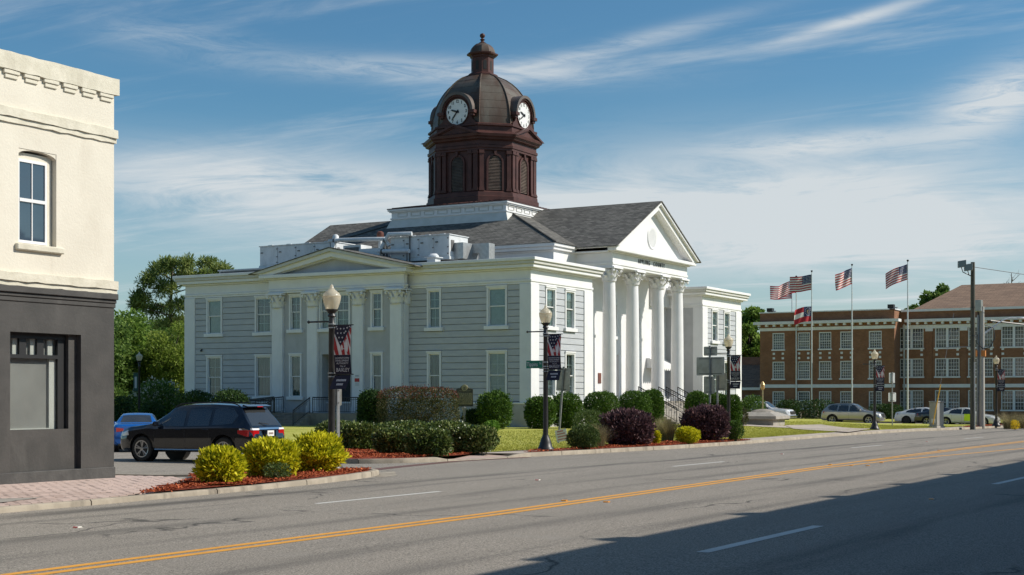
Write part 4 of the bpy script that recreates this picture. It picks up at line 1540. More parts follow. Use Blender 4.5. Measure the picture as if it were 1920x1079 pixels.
# side platform, steps, ramp and their railings
zg_s = zgr(CX - 3, CY + 14)
mb = MB()
mb.box(BX - 2.7, BX, 8.3, 16.6, -0.8, 0.72)
mk('entrance_platform', mb, M['stepc'], court, bevel=0.02)
nst = 5
for k in range(nst):
    z1 = 0.72 - (k + 1) * (0.72 - zg_s) / (nst + 0.0)
    if k == nst - 1: break
    mk('step', MB().box(BX - 2.7 - 0.32 * (k + 1), BX - 2.7 - 0.32 * k, 13.4, 16.2, -0.8, z1), M['stepc'], court, bevel=0.02)


def railing(parent, p0, p1, h_=0.95, gap=0.13, lower=0.1, posts=True, mat=None, name='railing'):
    p0, p1 = Vector(p0), Vector(p1)
    mat = mat or M['black']
    L = (p1 - p0).length
    n = max(2, int(L / gap))
    rl = mk(name, MB().tube([p0 + Vector((0, 0, h_)), p1 + Vector((0, 0, h_))], 0.036, 6).tube([p0 + Vector((0, 0, lower)), p1 + Vector((0, 0, lower))], 0.018, 6).tube([p0 + Vector((0, 0, h_ - 0.13)), p1 + Vector((0, 0, h_ - 0.13))], 0.014, 4), mat, parent)
    bal = MB().tube([(0, 0, lower), (0, 0, h_)], 0.016, 4).mesh('baluster')
    post = MB().tube([(0, 0, -0.03), (0, 0, h_ + 0.03)], 0.03, 6).mesh('post')
    for k in range(n + 1):
        q = p0.lerp(p1, k / n)
        isp = posts and (k in (0, n) or (k % 11 == 0 and n - k > 4))
        put('post' if isp else 'baluster', post if isp else bal, mat, rl, q)
    return rl


railing(court, (BX - 2.6, 8.4, 0.72), (BX - 2.6, 13.3, 0.72))
railing(court, (BX - 2.6, 8.35, 0.72), (BX - 0.1, 8.35, 0.72))
for yy in (13.45, 16.15):
    railing(court, (BX - 2.7, yy, 0.74), (BX - 4.3, yy, zg_s + 0.02), 0.92)
railing(court, (BX - 2.6, 16.3, 0.72), (BX - 2.6, 23.8, 0.05), 0.98)
railing(court, (BX - 1.2, 16.7, 0.72), (BX - 1.2, 23.8, 0.05), 0.98)
mk('ramp', MB().prism([(16.6, 0.70), (24.0, -0.02), (24.0, -0.8), (16.6, -0.8)], lambda p, h: (h, p[0], p[1]), BX - 2.7, BX - 1.0), M['stepc'], court)
# notices by the door
nt = mk('notice', MB().box(BX - 0.214, BX - 0.203, 11.58, 11.93, 2.35, 3.1), M['noticewhite'], court)
mk('print', MB().box(BX - 0.219, BX - 0.2145, 11.58, 11.93, 2.62, 2.84), M['noticered'], nt)
mb = MB()
for k in range(5): mb.box(BX - 0.219, BX - 0.2145, 11.62, 11.89, 2.38 + k * 0.045, 2.40 + k * 0.045)
mb.box(BX - 0.219, BX - 0.2145, 11.62, 11.88, 2.94, 3.04)
mk('print', mb, M['noticegrey'], nt)
cam_o = mk('security_camera', MB().lathe([(0.0, -0.02), (0.07, 0), (0.07, 0.05), (0.05, 0.1), (0, 0.12)], 10, (-0.1, 24.95, 4.7)).box(-0.1, 0.02, 24.92, 24.98, 4.82, 4.86), M['dark'], court, smooth=40)

# --- main block above and behind
mb = MB()
bh = []
for s_ in (9.6, 13.2, 20.7, 24.3): bh += [(s_ - 0.6, s_ + 0.6, ZU0, ZU1), (s_ - 0.6, s_ + 0.6, 1.9, 4.4)]
bh += [(16.1, 17.8, PL, 4.6), (16.35, 17.55, ZU0, ZU1)]
cells(WL, 25.92, PL - 0.1, 11.0, bh, boxF, mb, 2.9, 3.2)
mk('portico_wall', mb, M['white'], court)
for s_ in (9.6, 13.2, 20.7, 24.3):
    window(court, 'F', s_, 2.9, ZU0, 1.2, ZU1 - ZU0, 'shade', True)
    window(court, 'F', s_, 2.9, 1.9, 1.2, 2.5, 'drape', True)
window(court, 'F', 16.95, 2.9, ZU0, 1.2, ZU1 - ZU0, 'shade', True)
fd = mk('door', MB().box(16.1, 17.8, 3.1, 3.16, PL, 4.6), M['dark'], court)
mk('frame', MB().box(16.1, 16.22, 3.04, 3.099, PL, 4.6).box(17.68, 17.8, 3.04, 3.099, PL, 4.6).box(16.22, 17.68, 3.042, 3.098, 4.45, 4.6).box(16.9, 17.0, 3.043, 3.097, PL, 4.45), M['trim'], fd)
mb = MB()
mb.box(7.65, 7.95, 2.6, 23.7, 9.7, 11.0); mb.box(25.85, 26.15, 2.6, 23.7, 9.7, 11.0)
mb.box(7.95, 10.8, 2.6, 2.899, 8.3, 11.0); mb.box(23.0, 25.85, 2.6, 2.899, 8.3, 11.0)
mb.box(7.95, 25.85, 23.4, 23.7, 9.7, 11.0)
mk('clerestory_wall', mb, M['white'], court)
for ov, a, b in ((0.12, 10.9, 11.0), (0.34, 11.002, 11.2), (0.46, 11.202, 11.42)):
    mk('cornice', MB().box(7.65 - ov, 26.15 + ov, 2.75 - ov, 23.7 + ov, a, b), M['trim'], court, bevel=0.02)
HX0, HX1, HY0, HY1, ZE, ZR = 7.12, 26.68, 2.2, 24.2, 11.425, 16.1
mX = (HX0 + HX1) / 2
run = (HX1 - HX0) / 2
rp = [(HX0, HY0, ZE), (HX1, HY0, ZE), (HX1, HY1, ZE), (HX0, HY1, ZE), (mX, 12.9, ZR), (mX, 13.5, ZR)]
me = MB().add(rp, [(0, 1, 4), (1, 2, 5, 4), (2, 3, 5), (3, 0, 4, 5), (3, 2, 1, 0)]).mesh('hip_roof')
uv_planar(me, uv_roof)
put('hip_roof', me, M['shingle'], court)
mk('hip_cap', MB().tube([(HX0, HY0, ZE + 0.02), (mX, 12.9, ZR + 0.02)], 0.06, 5).tube([(HX0, HY1, ZE + 0.02), (mX, 13.5, ZR + 0.02)], 0.06, 5), M['shingle'], court)

# --- portico
PX0, PX1, PM_ = 10.8, 23.05, 16.95
for nm, ov, a, b, m in [('architrave', 0.0, 10.07, 10.22, 'trim'), ('architrave', 0.05, 10.222, 10.38, 'trim'), ('frieze', 0.0, 10.382, 10.98, 'white'),
                        ('cornice', 0.16, 10.982, 11.06, 'trim'), ('cornice', 0.5, 11.062, 11.28, 'trim')]:
    mk(nm, MB().box(PX0 - ov, PX1 + ov, -0.02 - ov, 3.3, a, b), M[m], court, bevel=0.02)
fnF = lambda p, h: (p[0], h, p[1])
hw = (PX1 - PX0) / 2
mk('tympanum', MB().prism([(PM_ - hw, 11.281), (PM_, 14.55), (PM_ + hw, 11.281)], fnF, 0.0, 0.5), M['white'], court)
mk('raking_cornice', MB().prism(chevron(PM_ - hw - 0.55, PM_ + hw + 0.55, 11.283, 14.72, 0.34), fnF, -0.52, 0.1), M['trim'], court, bevel=0.015)
mk('raking_cornice', MB().prism(chevron(PM_ - hw - 0.75, PM_ + hw + 0.75, 11.36, 14.9, 0.17), fnF, -0.70, 0.1), M['trim'], court, bevel=0.015)
gz0, gz1 = 11.36, 14.96
for y0, y1 in ((-0.76, 13.2), (13.2, 27.2)):
    me = MB().prism([(PM_ - hw - 0.82, gz0), (PM_, gz1), (PM_ + hw + 0.82, gz0), (PM_ + hw + 0.82, gz0 - 0.06), (PM_, gz1 - 0.07), (PM_ - hw - 0.82, gz0 - 0.06)], fnF, y0, y1).mesh('gable_roof')
    uv_planar(me, uv_roof)
    put('gable_roof', me, M['shingle'], court)
mk('tympanum', MB().prism([(PM_ - hw, 11.281), (PM_, 14.55), (PM_ + hw, 11.281)], fnF, 26.3, 26.8), M['white'], court)
mk('entablature', MB().box(PX0, PX1, 23.2, 26.7, 10.07, 11.28), M['white'], court)
# return of the portico entablature under the roof edge
mk('fascia', MB().box(PX0 - 0.5, PX0 - 0.2, 0.1, 2.7, 11.0, 11.34), M['trim'], court)
vent = mk('round_vent', MB().lathe([(0.62, -0.06), (0.74, -0.08), (0.80, -0.02), (0.80, 0.03), (0.62, 0.03)], 28, (PM_, 0.0, 12.47), 'y'), M['trim'], court, smooth=40)
mk('backing', MB().lathe([(0.0, 0), (0.63, 0), (0.63, 0.01), (0, 0.01)], 24, (PM_, -0.03, 12.47), 'y'), PM('vent_backing', (0.10, 0.10, 0.10), None, 1, 0.8), vent)
for k in range(9):
    x = -0.52 + k * 0.13
    hh = math.sqrt(max(0.0, 0.62 ** 2 - x * x))
    mk('slat', MB().box(PM_ + x - 0.026, PM_ + x + 0.026, -0.075, -0.035, 12.47 - hh, 12.47 + hh), M['trim'], vent)
t_ = text_mesh('A P P L I N G      C O U N T Y', 0.42, 0.012, bold=0.0, sx=0.80)
put('lettering', t_, M['inkblack'], court, (16.82, -0.05, 10.72), rot=(PI / 2, 0, 0))
# columns
for sx_ in (11.4, 14.95, 19.1, 22.5):
    prof = [(0.46, 0.30), (0.455, 0.5), (0.452, 2.6), (0.44, 4.5), (0.415, 6.5), (0.385, 7.78), (0.42, 7.80), (0.42, 7.85), (0.385, 7.87)]
    co = mk('column', MB().lathe([(r_, PL + z_) for r_, z_ in prof], 28, (sx_, 0.52, 0)), M['white'], court, smooth=40)
    mk('base', MB().box(sx_ - 0.64, sx_ + 0.64, -0.12, 1.16, PL - 0.02, PL + 0.14).lathe([(0.62, PL + 0.141), (0.63, PL + 0.2), (0.55, PL + 0.24), (0.56, PL + 0.29), (0.47, PL + 0.32)], 24, (sx_, 0.52, 0)), M['white'], co, smooth=40)
    put('capital', capital_mesh(0.43, 0.96, 'cap_b'), M['white'], co, (sx_, 0.52, PL + 7.74))
# portico floor, stairs, railings
mk('portico_floor', MB().box(WL, 25.92, -0.5, 2.9, 0.2, PL), M['stepc'], court, bevel=0.02)
mk('portico_base', MB().box(WL, 25.9, -0.35, 2.8, -0.8, 0.2), M['white'], court)
zf_ = zgr(CX + 17, CY - 4)
n_s = 8
for k in range(n_s):
    z1 = PL - (k + 1) * (PL - zf_) / (n_s + 1)
    mk('step', MB().box(13.6, 20.3, -0.5 - 0.34 * (k + 1), -0.5 - 0.34 * k, -0.8, z1), M['greywalk'], court, bevel=0.02)
for sx_ in (13.7, 16.95, 18.2, 20.2):
    railing(court, (sx_, -0.5, PL + 0.02), (sx_, -0.5 - 0.34 * n_s, zf_ + 0.1), 0.95, 0.2)
# awning inside the portico
mb = MB().prism([(0, 0), (0.0, 0.75), (-0.25, 0.72), (-1.0, 0.28), (-1.0, 0.0)], lambda p, h: (h, 2.88 + p[0], 3.75 + p[1]), 22.4, 25.0)
aw = mk('awning', mb, M['awning'], court)
mb = MB()
for k in range(8): mb.prism([(0, 0), (0.325, 0), (0.26, -0.14), (0.16, -0.19), (0.06, -0.14)], lambda p, h, k=k: (22.4 + k * 0.325 + p[0], h, 3.76 + p[1]), 1.86, 1.875)
mk('valance', mb, M['awning'], aw)
pq = mk('plaque', MB().box(14.55, 15.0, 2.86, 2.895, 2.6, 3.3), M['rust'], court)

# --- square white base of the tower
TX, TY = 16.8, 13.35
DB = 4.72
mk('tower_base', MB().box(TX - DB, TX + DB, TY - DB, TY + DB, 12.8, 14.95), M['white'], court)
mk('tower_base_skirt', MB().loft([[(TX + a * (DB + 0.3), TY + b * (DB + 0.3), 13.6) for a, b in ((-1, -1), (1, -1), (1, 1), (-1, 1))], [(TX + a * (DB + 0.03), TY + b * (DB + 0.03), 14.25) for a, b in ((-1, -1), (1, -1), (1, 1), (-1, 1))]]), M['frieze_grey'], court)
for ov, a, b in ((0.08, 14.3, 14.4), (0.14, 14.80, 14.88), (0.22, 14.882, 15.02)):
    mk('cornice', MB().box(TX - DB - ov, TX + DB + ov, TY - DB - ov, TY + DB + ov, a, b), M['trim'], court, bevel=0.015)
for k in range(8):
    a = -DB + 0.25 + k * (2 * DB - 0.5) / 8
    b = a + (2 * DB - 0.5) / 8 - 0.3
    for fx in (0, 1):
        mb = MB()
        for (u0, u1, z0, z1) in ((a, b, 14.45, 14.5), (a, b, 14.7, 14.75), (a, a + 0.05, 14.5, 14.7), (b - 0.05, b, 14.5, 14.7)):
            if fx: mb.box(TX + u0, TX + u1, TY - DB - 0.05, TY - DB + 0.02, z0, z1)
            else: mb.box(TX - DB - 0.05, TX - DB + 0.02, TY + u0, TY + u1, z0, z1)
        mk('panel_frame', mb, M['frieze_grey'], court)


def octo(a, hw_, z):
    return [(TX + x, TY + y, z) for x, y in ((a, -hw_), (a, hw_), (hw_, a), (-hw_, a), (-a, hw_), (-a, -hw_), (-hw_, -a), (hw_, -a))]


A0, W0 = 3.36, 1.72


def oct_rings(lst):
    return [octo(a, hw_, z) for a, hw_, z in lst]


mk('tower_roof_skirt', MB().loft([[(TX + a * (DB + 0.26), TY + b * (DB + 0.26), 15.021) for a, b in ((-1, -1), (1, -1), (1, 1), (-1, 1))], [(TX + a * (DB + 0.24), TY + b * (DB + 0.24), 15.07) for a, b in ((-1, -1), (1, -1), (1, 1), (-1, 1))], [(TX + a * 3.3, TY + b * 3.3, 15.36) for a, b in ((-1, -1), (1, -1), (1, 1), (-1, 1))]]), M['maroon'], court)
for sdx in range(22):
    u = -DB + 0.2 + sdx * (2 * DB - 0.4) / 21
    mk('roof_seam', MB().tube([(TX - DB - 0.25, TY + u, 15.08), (TX - 3.5, TY + u * 0.72, 15.35)], 0.025, 4), M['maroon'], court)
    mk('roof_seam', MB().tube([(TX + u, TY - DB - 0.25, 15.08), (TX + u * 0.72, TY - 3.5, 15.35)], 0.025, 4), M['maroon'], court)
tw = mk('tower', MB().loft(oct_rings([(A0, W0, 15.3), (A0, W0, 20.3)])), M['maroon'], court)
mk('tower_plinth', MB().loft(oct_rings([(A0 + 0.30, W0 + 0.12, 15.3), (A0 + 0.30, W0 + 0.12, 15.72), (A0 + 0.22, W0 + 0.09, 15.76), (A0 + 0.20, W0 + 0.08, 16.02), (A0 + 0.12, W0 + 0.05, 16.1), (A0 + 0.02, W0 + 0.01, 16.12)])), M['maroon'], court)
mk('tower_architrave', MB().loft(oct_rings([(A0 + 0.1, W0 + 0.04, 18.95), (A0 + 0.16, W0 + 0.06, 18.97), (A0 + 0.16, W0 + 0.06, 19.1), (A0 + 0.22, W0 + 0.09, 19.14), (A0 + 0.22, W0 + 0.09, 19.3), (A0 + 0.14, W0 + 0.05, 19.36), (A0 + 0.12, W0 + 0.05, 19.72)])), M['maroon'], court)
mk('tower_cornice', MB().loft(oct_rings([(A0 + 0.2, W0 + 0.08, 19.65), (A0 + 0.35, W0 + 0.13, 19.72), (A0 + 0.38, W0 + 0.14, 19.82), (A0 + 0.52, W0 + 0.2, 19.9), (A0 + 0.56, W0 + 0.22, 20.08), (A0 + 0.44, W0 + 0.16, 20.16), (A0 + 0.1, W0, 20.32)])), M['maroon'], court)
mk('tower_attic', MB().loft(oct_rings([(A0 + 0.10, W0, 20.2), (A0 + 0.10, W0, 20.65), (A0 + 0.2, W0 + 0.06, 20.7), (A0 + 0.2, W0 + 0.06, 20.82), (A0, W0, 20.9)])), M['maroon'], court)
# dome
dome = []
for k in range(15):
    q = k / 14 * 0.965
    a = math.cos(math.asin(q)) ** 0.95
    dome.append((max(0.75, 3.27 * a), max(0.40, W0 * 0.98 * a), 20.86 + 4.17 * q))
dm = mk('dome', MB().loft(oct_rings(dome)), M['copper'], court, smooth=28)
for ci in range(8):
    mk('rib', MB().tube([Vector(octo(a + 0.02, h_ + 0.008, z)[ci]) for a, h_, z in dome], 0.055, 5), M['copper'], dm)
# standing horizontal seams of the copper sheets
for k in range(2, 13, 2):
    a, h_, z = dome[k]
    ring = [Vector(p) for p in octo(a + 0.004, h_ + 0.002, z)]
    mk('seam', MB().tube(ring + [ring[0]], 0.009, 4), M['copper'], dm)


def face_frames():
    """the eight faces as (origin on face centre, tangent, normal, half width)"""
    out = []
    for k in range(4):
        ang = k * PI / 2
        out.append((Vector((math.cos(ang), math.sin(ang), 0)), A0, W0, True))
    d = (A0 + W0) / 2
    for k in range(4):
        ang = PI / 4 + k * PI / 2
        out.append((Vector((math.cos(ang), math.sin(ang), 0)), d * math.sqrt(2), (A0 - W0) / math.sqrt(2), False))
    return out


def face_box(nrm, dist, u0, u1, n0, n1, z0, z1):
    tan = Vector((-nrm.y, nrm.x, 0))
    c0 = Vector((TX, TY, 0)) + nrm * dist
    pts = []
    for z in (z0, z1):
        for u, n in ((u0, n0), (u1, n0), (u1, n1), (u0, n1)):
            pts.append(tuple(c0 + tan * u + nrm * n + Vector((0, 0, z))))
    return MB().add(pts, [(0, 3, 2, 1), (4, 5, 6, 7), (0, 1, 5, 4), (1, 2, 6, 5), (2, 3, 7, 6), (3, 0, 4, 7)])


def face_poly(nrm, dist, poly, n0, n1):
    tan = Vector((-nrm.y, nrm.x, 0))
    c0 = Vector((TX, TY, 0)) + nrm * dist
    return MB().prism(poly, lambda p, h: tuple(c0 + tan * p[0] + nrm * h + Vector((0, 0, p[1]))), n0, n1)


for nrm, dist, hw_, card in face_frames():
    facing = nrm.x * ST * 0 + (nrm.x * CT + nrm.y * ST)
    if facing > 0.55: continue          # faces turned fully away from the street corner
    e = hw_ - 0.02
    pw = 0.36 if card else 0.3
    ps = [(-e, -e + pw), (e - pw, e)]
    if card: ps += [(-e + pw + 0.12, -e + 2 * pw + 0.06), (e - 2 * pw - 0.06, e - pw - 0.12)]
    for u0, u1 in ps:
        p_ = mk('tower_pilaster', face_box(nrm, dist, u0, u1, -0.02, 0.16, 16.1, 18.72), M['maroon'], court, bevel=0.01)
        m2 = face_box(nrm, dist, u0 - 0.05, u1 + 0.05, -0.02, 0.22, 18.72, 18.80)
        m3 = face_box(nrm, dist, u0 - 0.03, u1 + 0.03, -0.02, 0.20, 18.801, 18.95)
        m2.add(m3.v, m3.f)
        mk('cap', m2, M['maroon'], p_)
        m2 = face_box(nrm, dist, u0 - 0.05, u1 + 0.05, -0.02, 0.22, 16.1, 16.22)
        m3 = face_box(nrm, dist, u0 - 0.025, u1 + 0.025, -0.02, 0.19, 16.221, 16.32)
        m2.add(m3.v, m3.f)
        mk('base', m2, M['maroon'], p_)
    # arched louvre
    lw, z0, zs = 0.49, 16.15, 18.12
    arc = [(lw * math.cos(t), zs + lw * math.sin(t)) for t in np.linspace(0, PI, 11)]
    mk('louvre_backing', face_poly(nrm, dist, [(-lw, z0)] + [(lw, z0)] + arc[:-1] + [(-lw, zs)], 0.0, 0.012), M['dark'], court)
    ao = [((lw + 0.14) * math.cos(t), zs + (lw + 0.14) * math.sin(t)) for t in np.linspace(0, PI, 11)]
    ring = [(lw + 0.14, z0)] + ao + [(-lw - 0.14, z0), (-lw, z0)] + arc[::-1] + [(lw, z0)]
    lv = mk('louvre_frame', face_poly(nrm, dist, ring, 0.0, 0.12), M['maroon'], court)
    for k in range(25):
        z = z0 + 0.06 + k * 0.103
        if z > zs + lw - 0.06: break
        ww = lw if z < zs else math.sqrt(max(0.01, lw * lw - (z - zs) ** 2))
        tan = Vector((-nrm.y, nrm.x, 0)); c0 = Vector((TX, TY, 0)) + nrm * dist
        pts = [tuple(c0 + tan * u + nrm * n + Vector((0, 0, zz))) for (u, n, zz) in ((-ww, 0.095, z), (ww, 0.095, z), (ww, 0.02, z + 0.075), (-ww, 0.02, z + 0.075))]
        mk('slat', MB().add(pts, [(0, 1, 2, 3)]), M['louvre'], lv)
    mk('keystone', face_poly(nrm, dist, [(-0.06, 18.62), (0.06, 18.62), (0.1, 18.93), (-0.1, 18.93)], 0.0, 0.2), M['maroon'], court)
    if not card: continue
    # pediment over the cornice
    mk('tower_pediment', face_poly(nrm, dist, [(-1.95, 20.10), (1.95, 20.10), (0, 20.75)], 0.0, 0.42), M['maroon'], court)
    ch = chevron(-2.15, 2.15, 20.04, 20.84, 0.14)
    mk('pediment_rake', face_poly(nrm, dist, ch, 0.0, 0.60), M['maroon'], court)
    mk('pediment_rake', face_poly(nrm, dist, chevron(-1.7, 1.7, 20.11, 20.68, 0.08), 0.0, 0.52), M['maroon'], court)
    # clock dormer
    cz, rd = 21.76, 0.90
    arch = [(1.18 * math.cos(t), cz + 1.18 * math.sin(t)) for t in np.linspace(0, PI, 19)]
    body = [(-1.55, 20.6), (1.55, 20.6), (1.5, 20.98), (1.22, 21.18), (1.18, 21.45)] + arch + [(-1.18, 21.45), (-1.22, 21.18), (-1.5, 20.98)]
    cd = mk('clock_dormer', face_poly(nrm, dist, body, -1.9, 0.06), M['maroon'], court)
    ao = [(1.38 * math.cos(t), cz + 1.38 * math.sin(t)) for t in np.linspace(0.0, PI, 19)]
    hood = ao + arch[::-1]
    mk('hood', face_poly(nrm, dist, hood, -1.9, 0.30), M['hood'], cd, smooth=35)
    ai = [(1.2 * math.cos(t), cz + 1.2 * math.sin(t)) for t in np.linspace(0.0, PI, 19)]
    ai2 = [(1.06 * math.cos(t), cz + 1.06 * math.sin(t)) for t in np.linspace(0.0, PI, 19)]
    mk('hood_moulding', face_poly(nrm, dist, ai + ai2[::-1], 0.05, 0.2), M['maroon'], cd)
    for sd in (-1, 1):
        br = face_box(nrm, dist, sd * 1.02 if sd > 0 else -1.52, 1.52 if sd > 0 else -1.02, -0.6, 0.34, cz - 0.20, cz + 0.02)
        b2 = face_box(nrm, dist, sd * 1.08 if sd > 0 else -1.42, 1.42 if sd > 0 else -1.08, -0.5, 0.22, cz - 0.38, cz - 0.201)
        br.add(b2.v, b2.f)
        mk('bracket', br, M['maroon'], cd)
    ci = [(rd * math.cos(t), cz + rd * math.sin(t)) for t in np.linspace(0, 2 * PI, 37)[:-1]]
    dial = mk('clock_dial', face_poly(nrm, dist, ci, 0.061, 0.085), M['dial'], cd)
    ro = [((rd + 0.07) * math.cos(t), cz + (rd + 0.07) * math.sin(t)) for t in np.linspace(0, 2 * PI, 37)]
    rn = ro + [(rd * math.cos(t), cz + rd * math.sin(t)) for t in np.linspace(0, 2 * PI, 37)][::-1]
    mk('dial_rim', face_poly(nrm, dist, rn, 0.06, 0.12), M['maroon'], cd)
    base_p = Vector((TX, TY, 0)) + nrm * (dist + 0.09)
    yaw = math.atan2(nrm.y, nrm.x) + PI / 2
    tanr = Vector((-nrm.y, nrm.x, 0))       # to the right when seen from outside
    for h_ in range(1, 13):
        a = PI / 2 - h_ * PI / 6
        p = base_p + tanr * (0.735 * math.cos(a)) + Vector((0, 0, cz + 0.735 * math.sin(a)))
        put('numeral', text_mesh(str(h_), 0.30, 0.004, bold=0.01, sx=0.85), M['inkblack'], dial, p, rot=(PI / 2, 0, yaw))

    def hand(ang, L, wd):
        d = tanr * math.cos(ang) + Vector((0, 0, math.sin(ang)))
        q = tanr * -math.sin(ang) + Vector((0, 0, math.cos(ang)))
        c_ = base_p + Vector((0, 0, cz)) + nrm * 0.03
        pts = [c_ - d * 0.16 + q * wd, c_ - d * 0.16 - q * wd, c_ + d * L * 0.7 - q * wd * 0.9, c_ + d * L, c_ + d * L * 0.7 + q * wd * 0.9]
        m_ = MB().add([tuple(p) for p in pts] + [tuple(p + nrm * 0.015) for p in pts], [(4, 3, 2, 1, 0), (5, 6, 7, 8, 9)] + [(i, (i + 1) % 5, 5 + (i + 1) % 5, 5 + i) for i in range(5)])
        mk('hand', m_, M['inkblack'], dial)
    mins = 36.5 if nrm.x < -0.5 else 39.5
    hand(PI / 2 - mins / 60 * 2 * PI, 0.74, 0.05)
    hand(PI / 2 - (9 + mins / 60) / 12 * 2 * PI, 0.58, 0.065)
# lantern on top
ln_ = mk('lantern', MB().loft(oct_rings([(0.98, 0.52, 24.86), (0.98, 0.52, 24.98), (0.86, 0.46, 25.06), (0.72, 0.38, 25.1), (0.72, 0.38, 26.2), (0.8, 0.42, 26.24), (0.8, 0.42, 26.34), (1.0, 0.52, 26.42), (1.02, 0.53, 26.52), (0.84, 0.44, 26.58)])), M['maroon'], court)
for k in range(8):
    ang = k * PI / 4
    nrm = Vector((math.cos(ang), math.sin(ang), 0))
    dist = 0.72 if k % 2 == 0 else (0.72 + 0.38) / 2 * math.sqrt(2)
    arc = [(0.12 * math.cos(t), 25.85 + 0.12 * math.sin(t)) for t in np.linspace(0, PI, 7)]
    mk('lantern_opening', face_poly(nrm, dist, [(-0.12, 25.3), (0.12, 25.3)] + arc, 0.0, 0.012), M['dark'], ln_)
lr = []
for k in range(8):
    q = k / 7 * 0.97
    a = math.cos(math.asin(q))
    lr.append((0.82 * a, 0.43 * a, 26.56 + 0.80 * q))
mk('lantern_dome', MB().loft(oct_rings(lr)), M['copper'], ln_, smooth=28)
mk('finial', MB().lathe([(0.24, 27.28), (0.28, 27.34), (0.14, 27.42), (0.1, 27.52), (0.2, 27.58), (0.1, 27.64), (0.08, 27.7), (0.17, 27.78), (0.2, 27.88), (0.16, 27.99), (0.03, 28.06)], 12, (TX, TY, 0)), M['maroon'], ln_, smooth=40)

# ------------------------------------------------------------------ roof equipment (things standing on the wing roof)
RZ = 9.76


def air_handler(label, x0, x1, y0, y1, z0, z1, panels, group):
    t = thing('air_handler', label, 'air handler', (CX + (x0 + x1) / 2, CY + (y0 + y1) / 2, RZ), 0, group)
    ox, oy = (x0 + x1) / 2, (y0 + y1) / 2
    hx, hy = (x1 - x0) / 2, (y1 - y0) / 2
    zb, zt = z0 - RZ, z1 - RZ
    mk('curb', MB().box(-hx + 0.15, hx - 0.15, -hy + 0.2, hy - 0.2, 0.0, zb), M['ductdark'], t)
    mk('casing', MB().box(-hx, hx, -hy, hy, zb, zt), M['duct'], t, bevel=0.01)
    mk('base_rail', MB().box(-hx - 0.05, hx + 0.05, -hy - 0.05, hy + 0.05, zb - 0.02, zb + 0.18), M['duct'], t, bevel=0.01)
    mk('lid', MB().box(-hx - 0.06, hx + 0.06, -hy - 0.06, hy + 0.06, zt, zt + 0.06), M['duct'], t, bevel=0.01)
    step_ = 2 * hy / panels
    for k in range(panels):
        a = -hy + k * step_
        p = mk('access_panel', MB().box(-hx - 0.035, -hx, a + 0.05, a + step_ - 0.05, zb + 0.22, zt - 0.06), M['duct'], t, bevel=0.008)
        for zz in (zb + 0.35, (zb + zt) / 2, zt - 0.2):
            mk('hinge', MB().box(-hx - 0.06, -hx - 0.036, a + 0.02, a + 0.12, zz - 0.03, zz + 0.03), M['ductdark'], p)
        mk('handle', MB().box(-hx - 0.08, -hx - 0.036, a + step_ - 0.3, a + step_ - 0.12, zt - 0.45, zt - 0.38), M['ductdark'], p)
    for k in range(panels):
        a = -hy + (k + 0.3) * step_
        mk('roof_rib', MB().box(-hx - 0.04, hx, a, a + 0.35, zt + 0.061, zt + 0.09), M['duct'], t)
    mk('end_panel', MB().box(-hx + 0.2, -hx + 0.55, -hy - 0.03, -hy, zb + 0.5, zt - 0.3), M['ductdark'], t)
    return t


g_ = 'roof air handlers'
air_handler('long white ductwork unit on the roof left of the small pediment', 2.6, 4.8, 16.0, 22.2, 10.28, 11.72, 4, g_)
air_handler('long white ductwork unit on the roof right of the small pediment', 2.6, 4.8, 7.2, 11.6, 10.22, 11.72, 4, g_)


def roof_thing(name, label, cat, x, y, parts, group=None):
    t = thing(name, label, cat, (CX + x, CY + y, RZ), 0, group)
    for nm, mb, m in parts: mk(nm, mb, m, t, smooth=40)
    return t


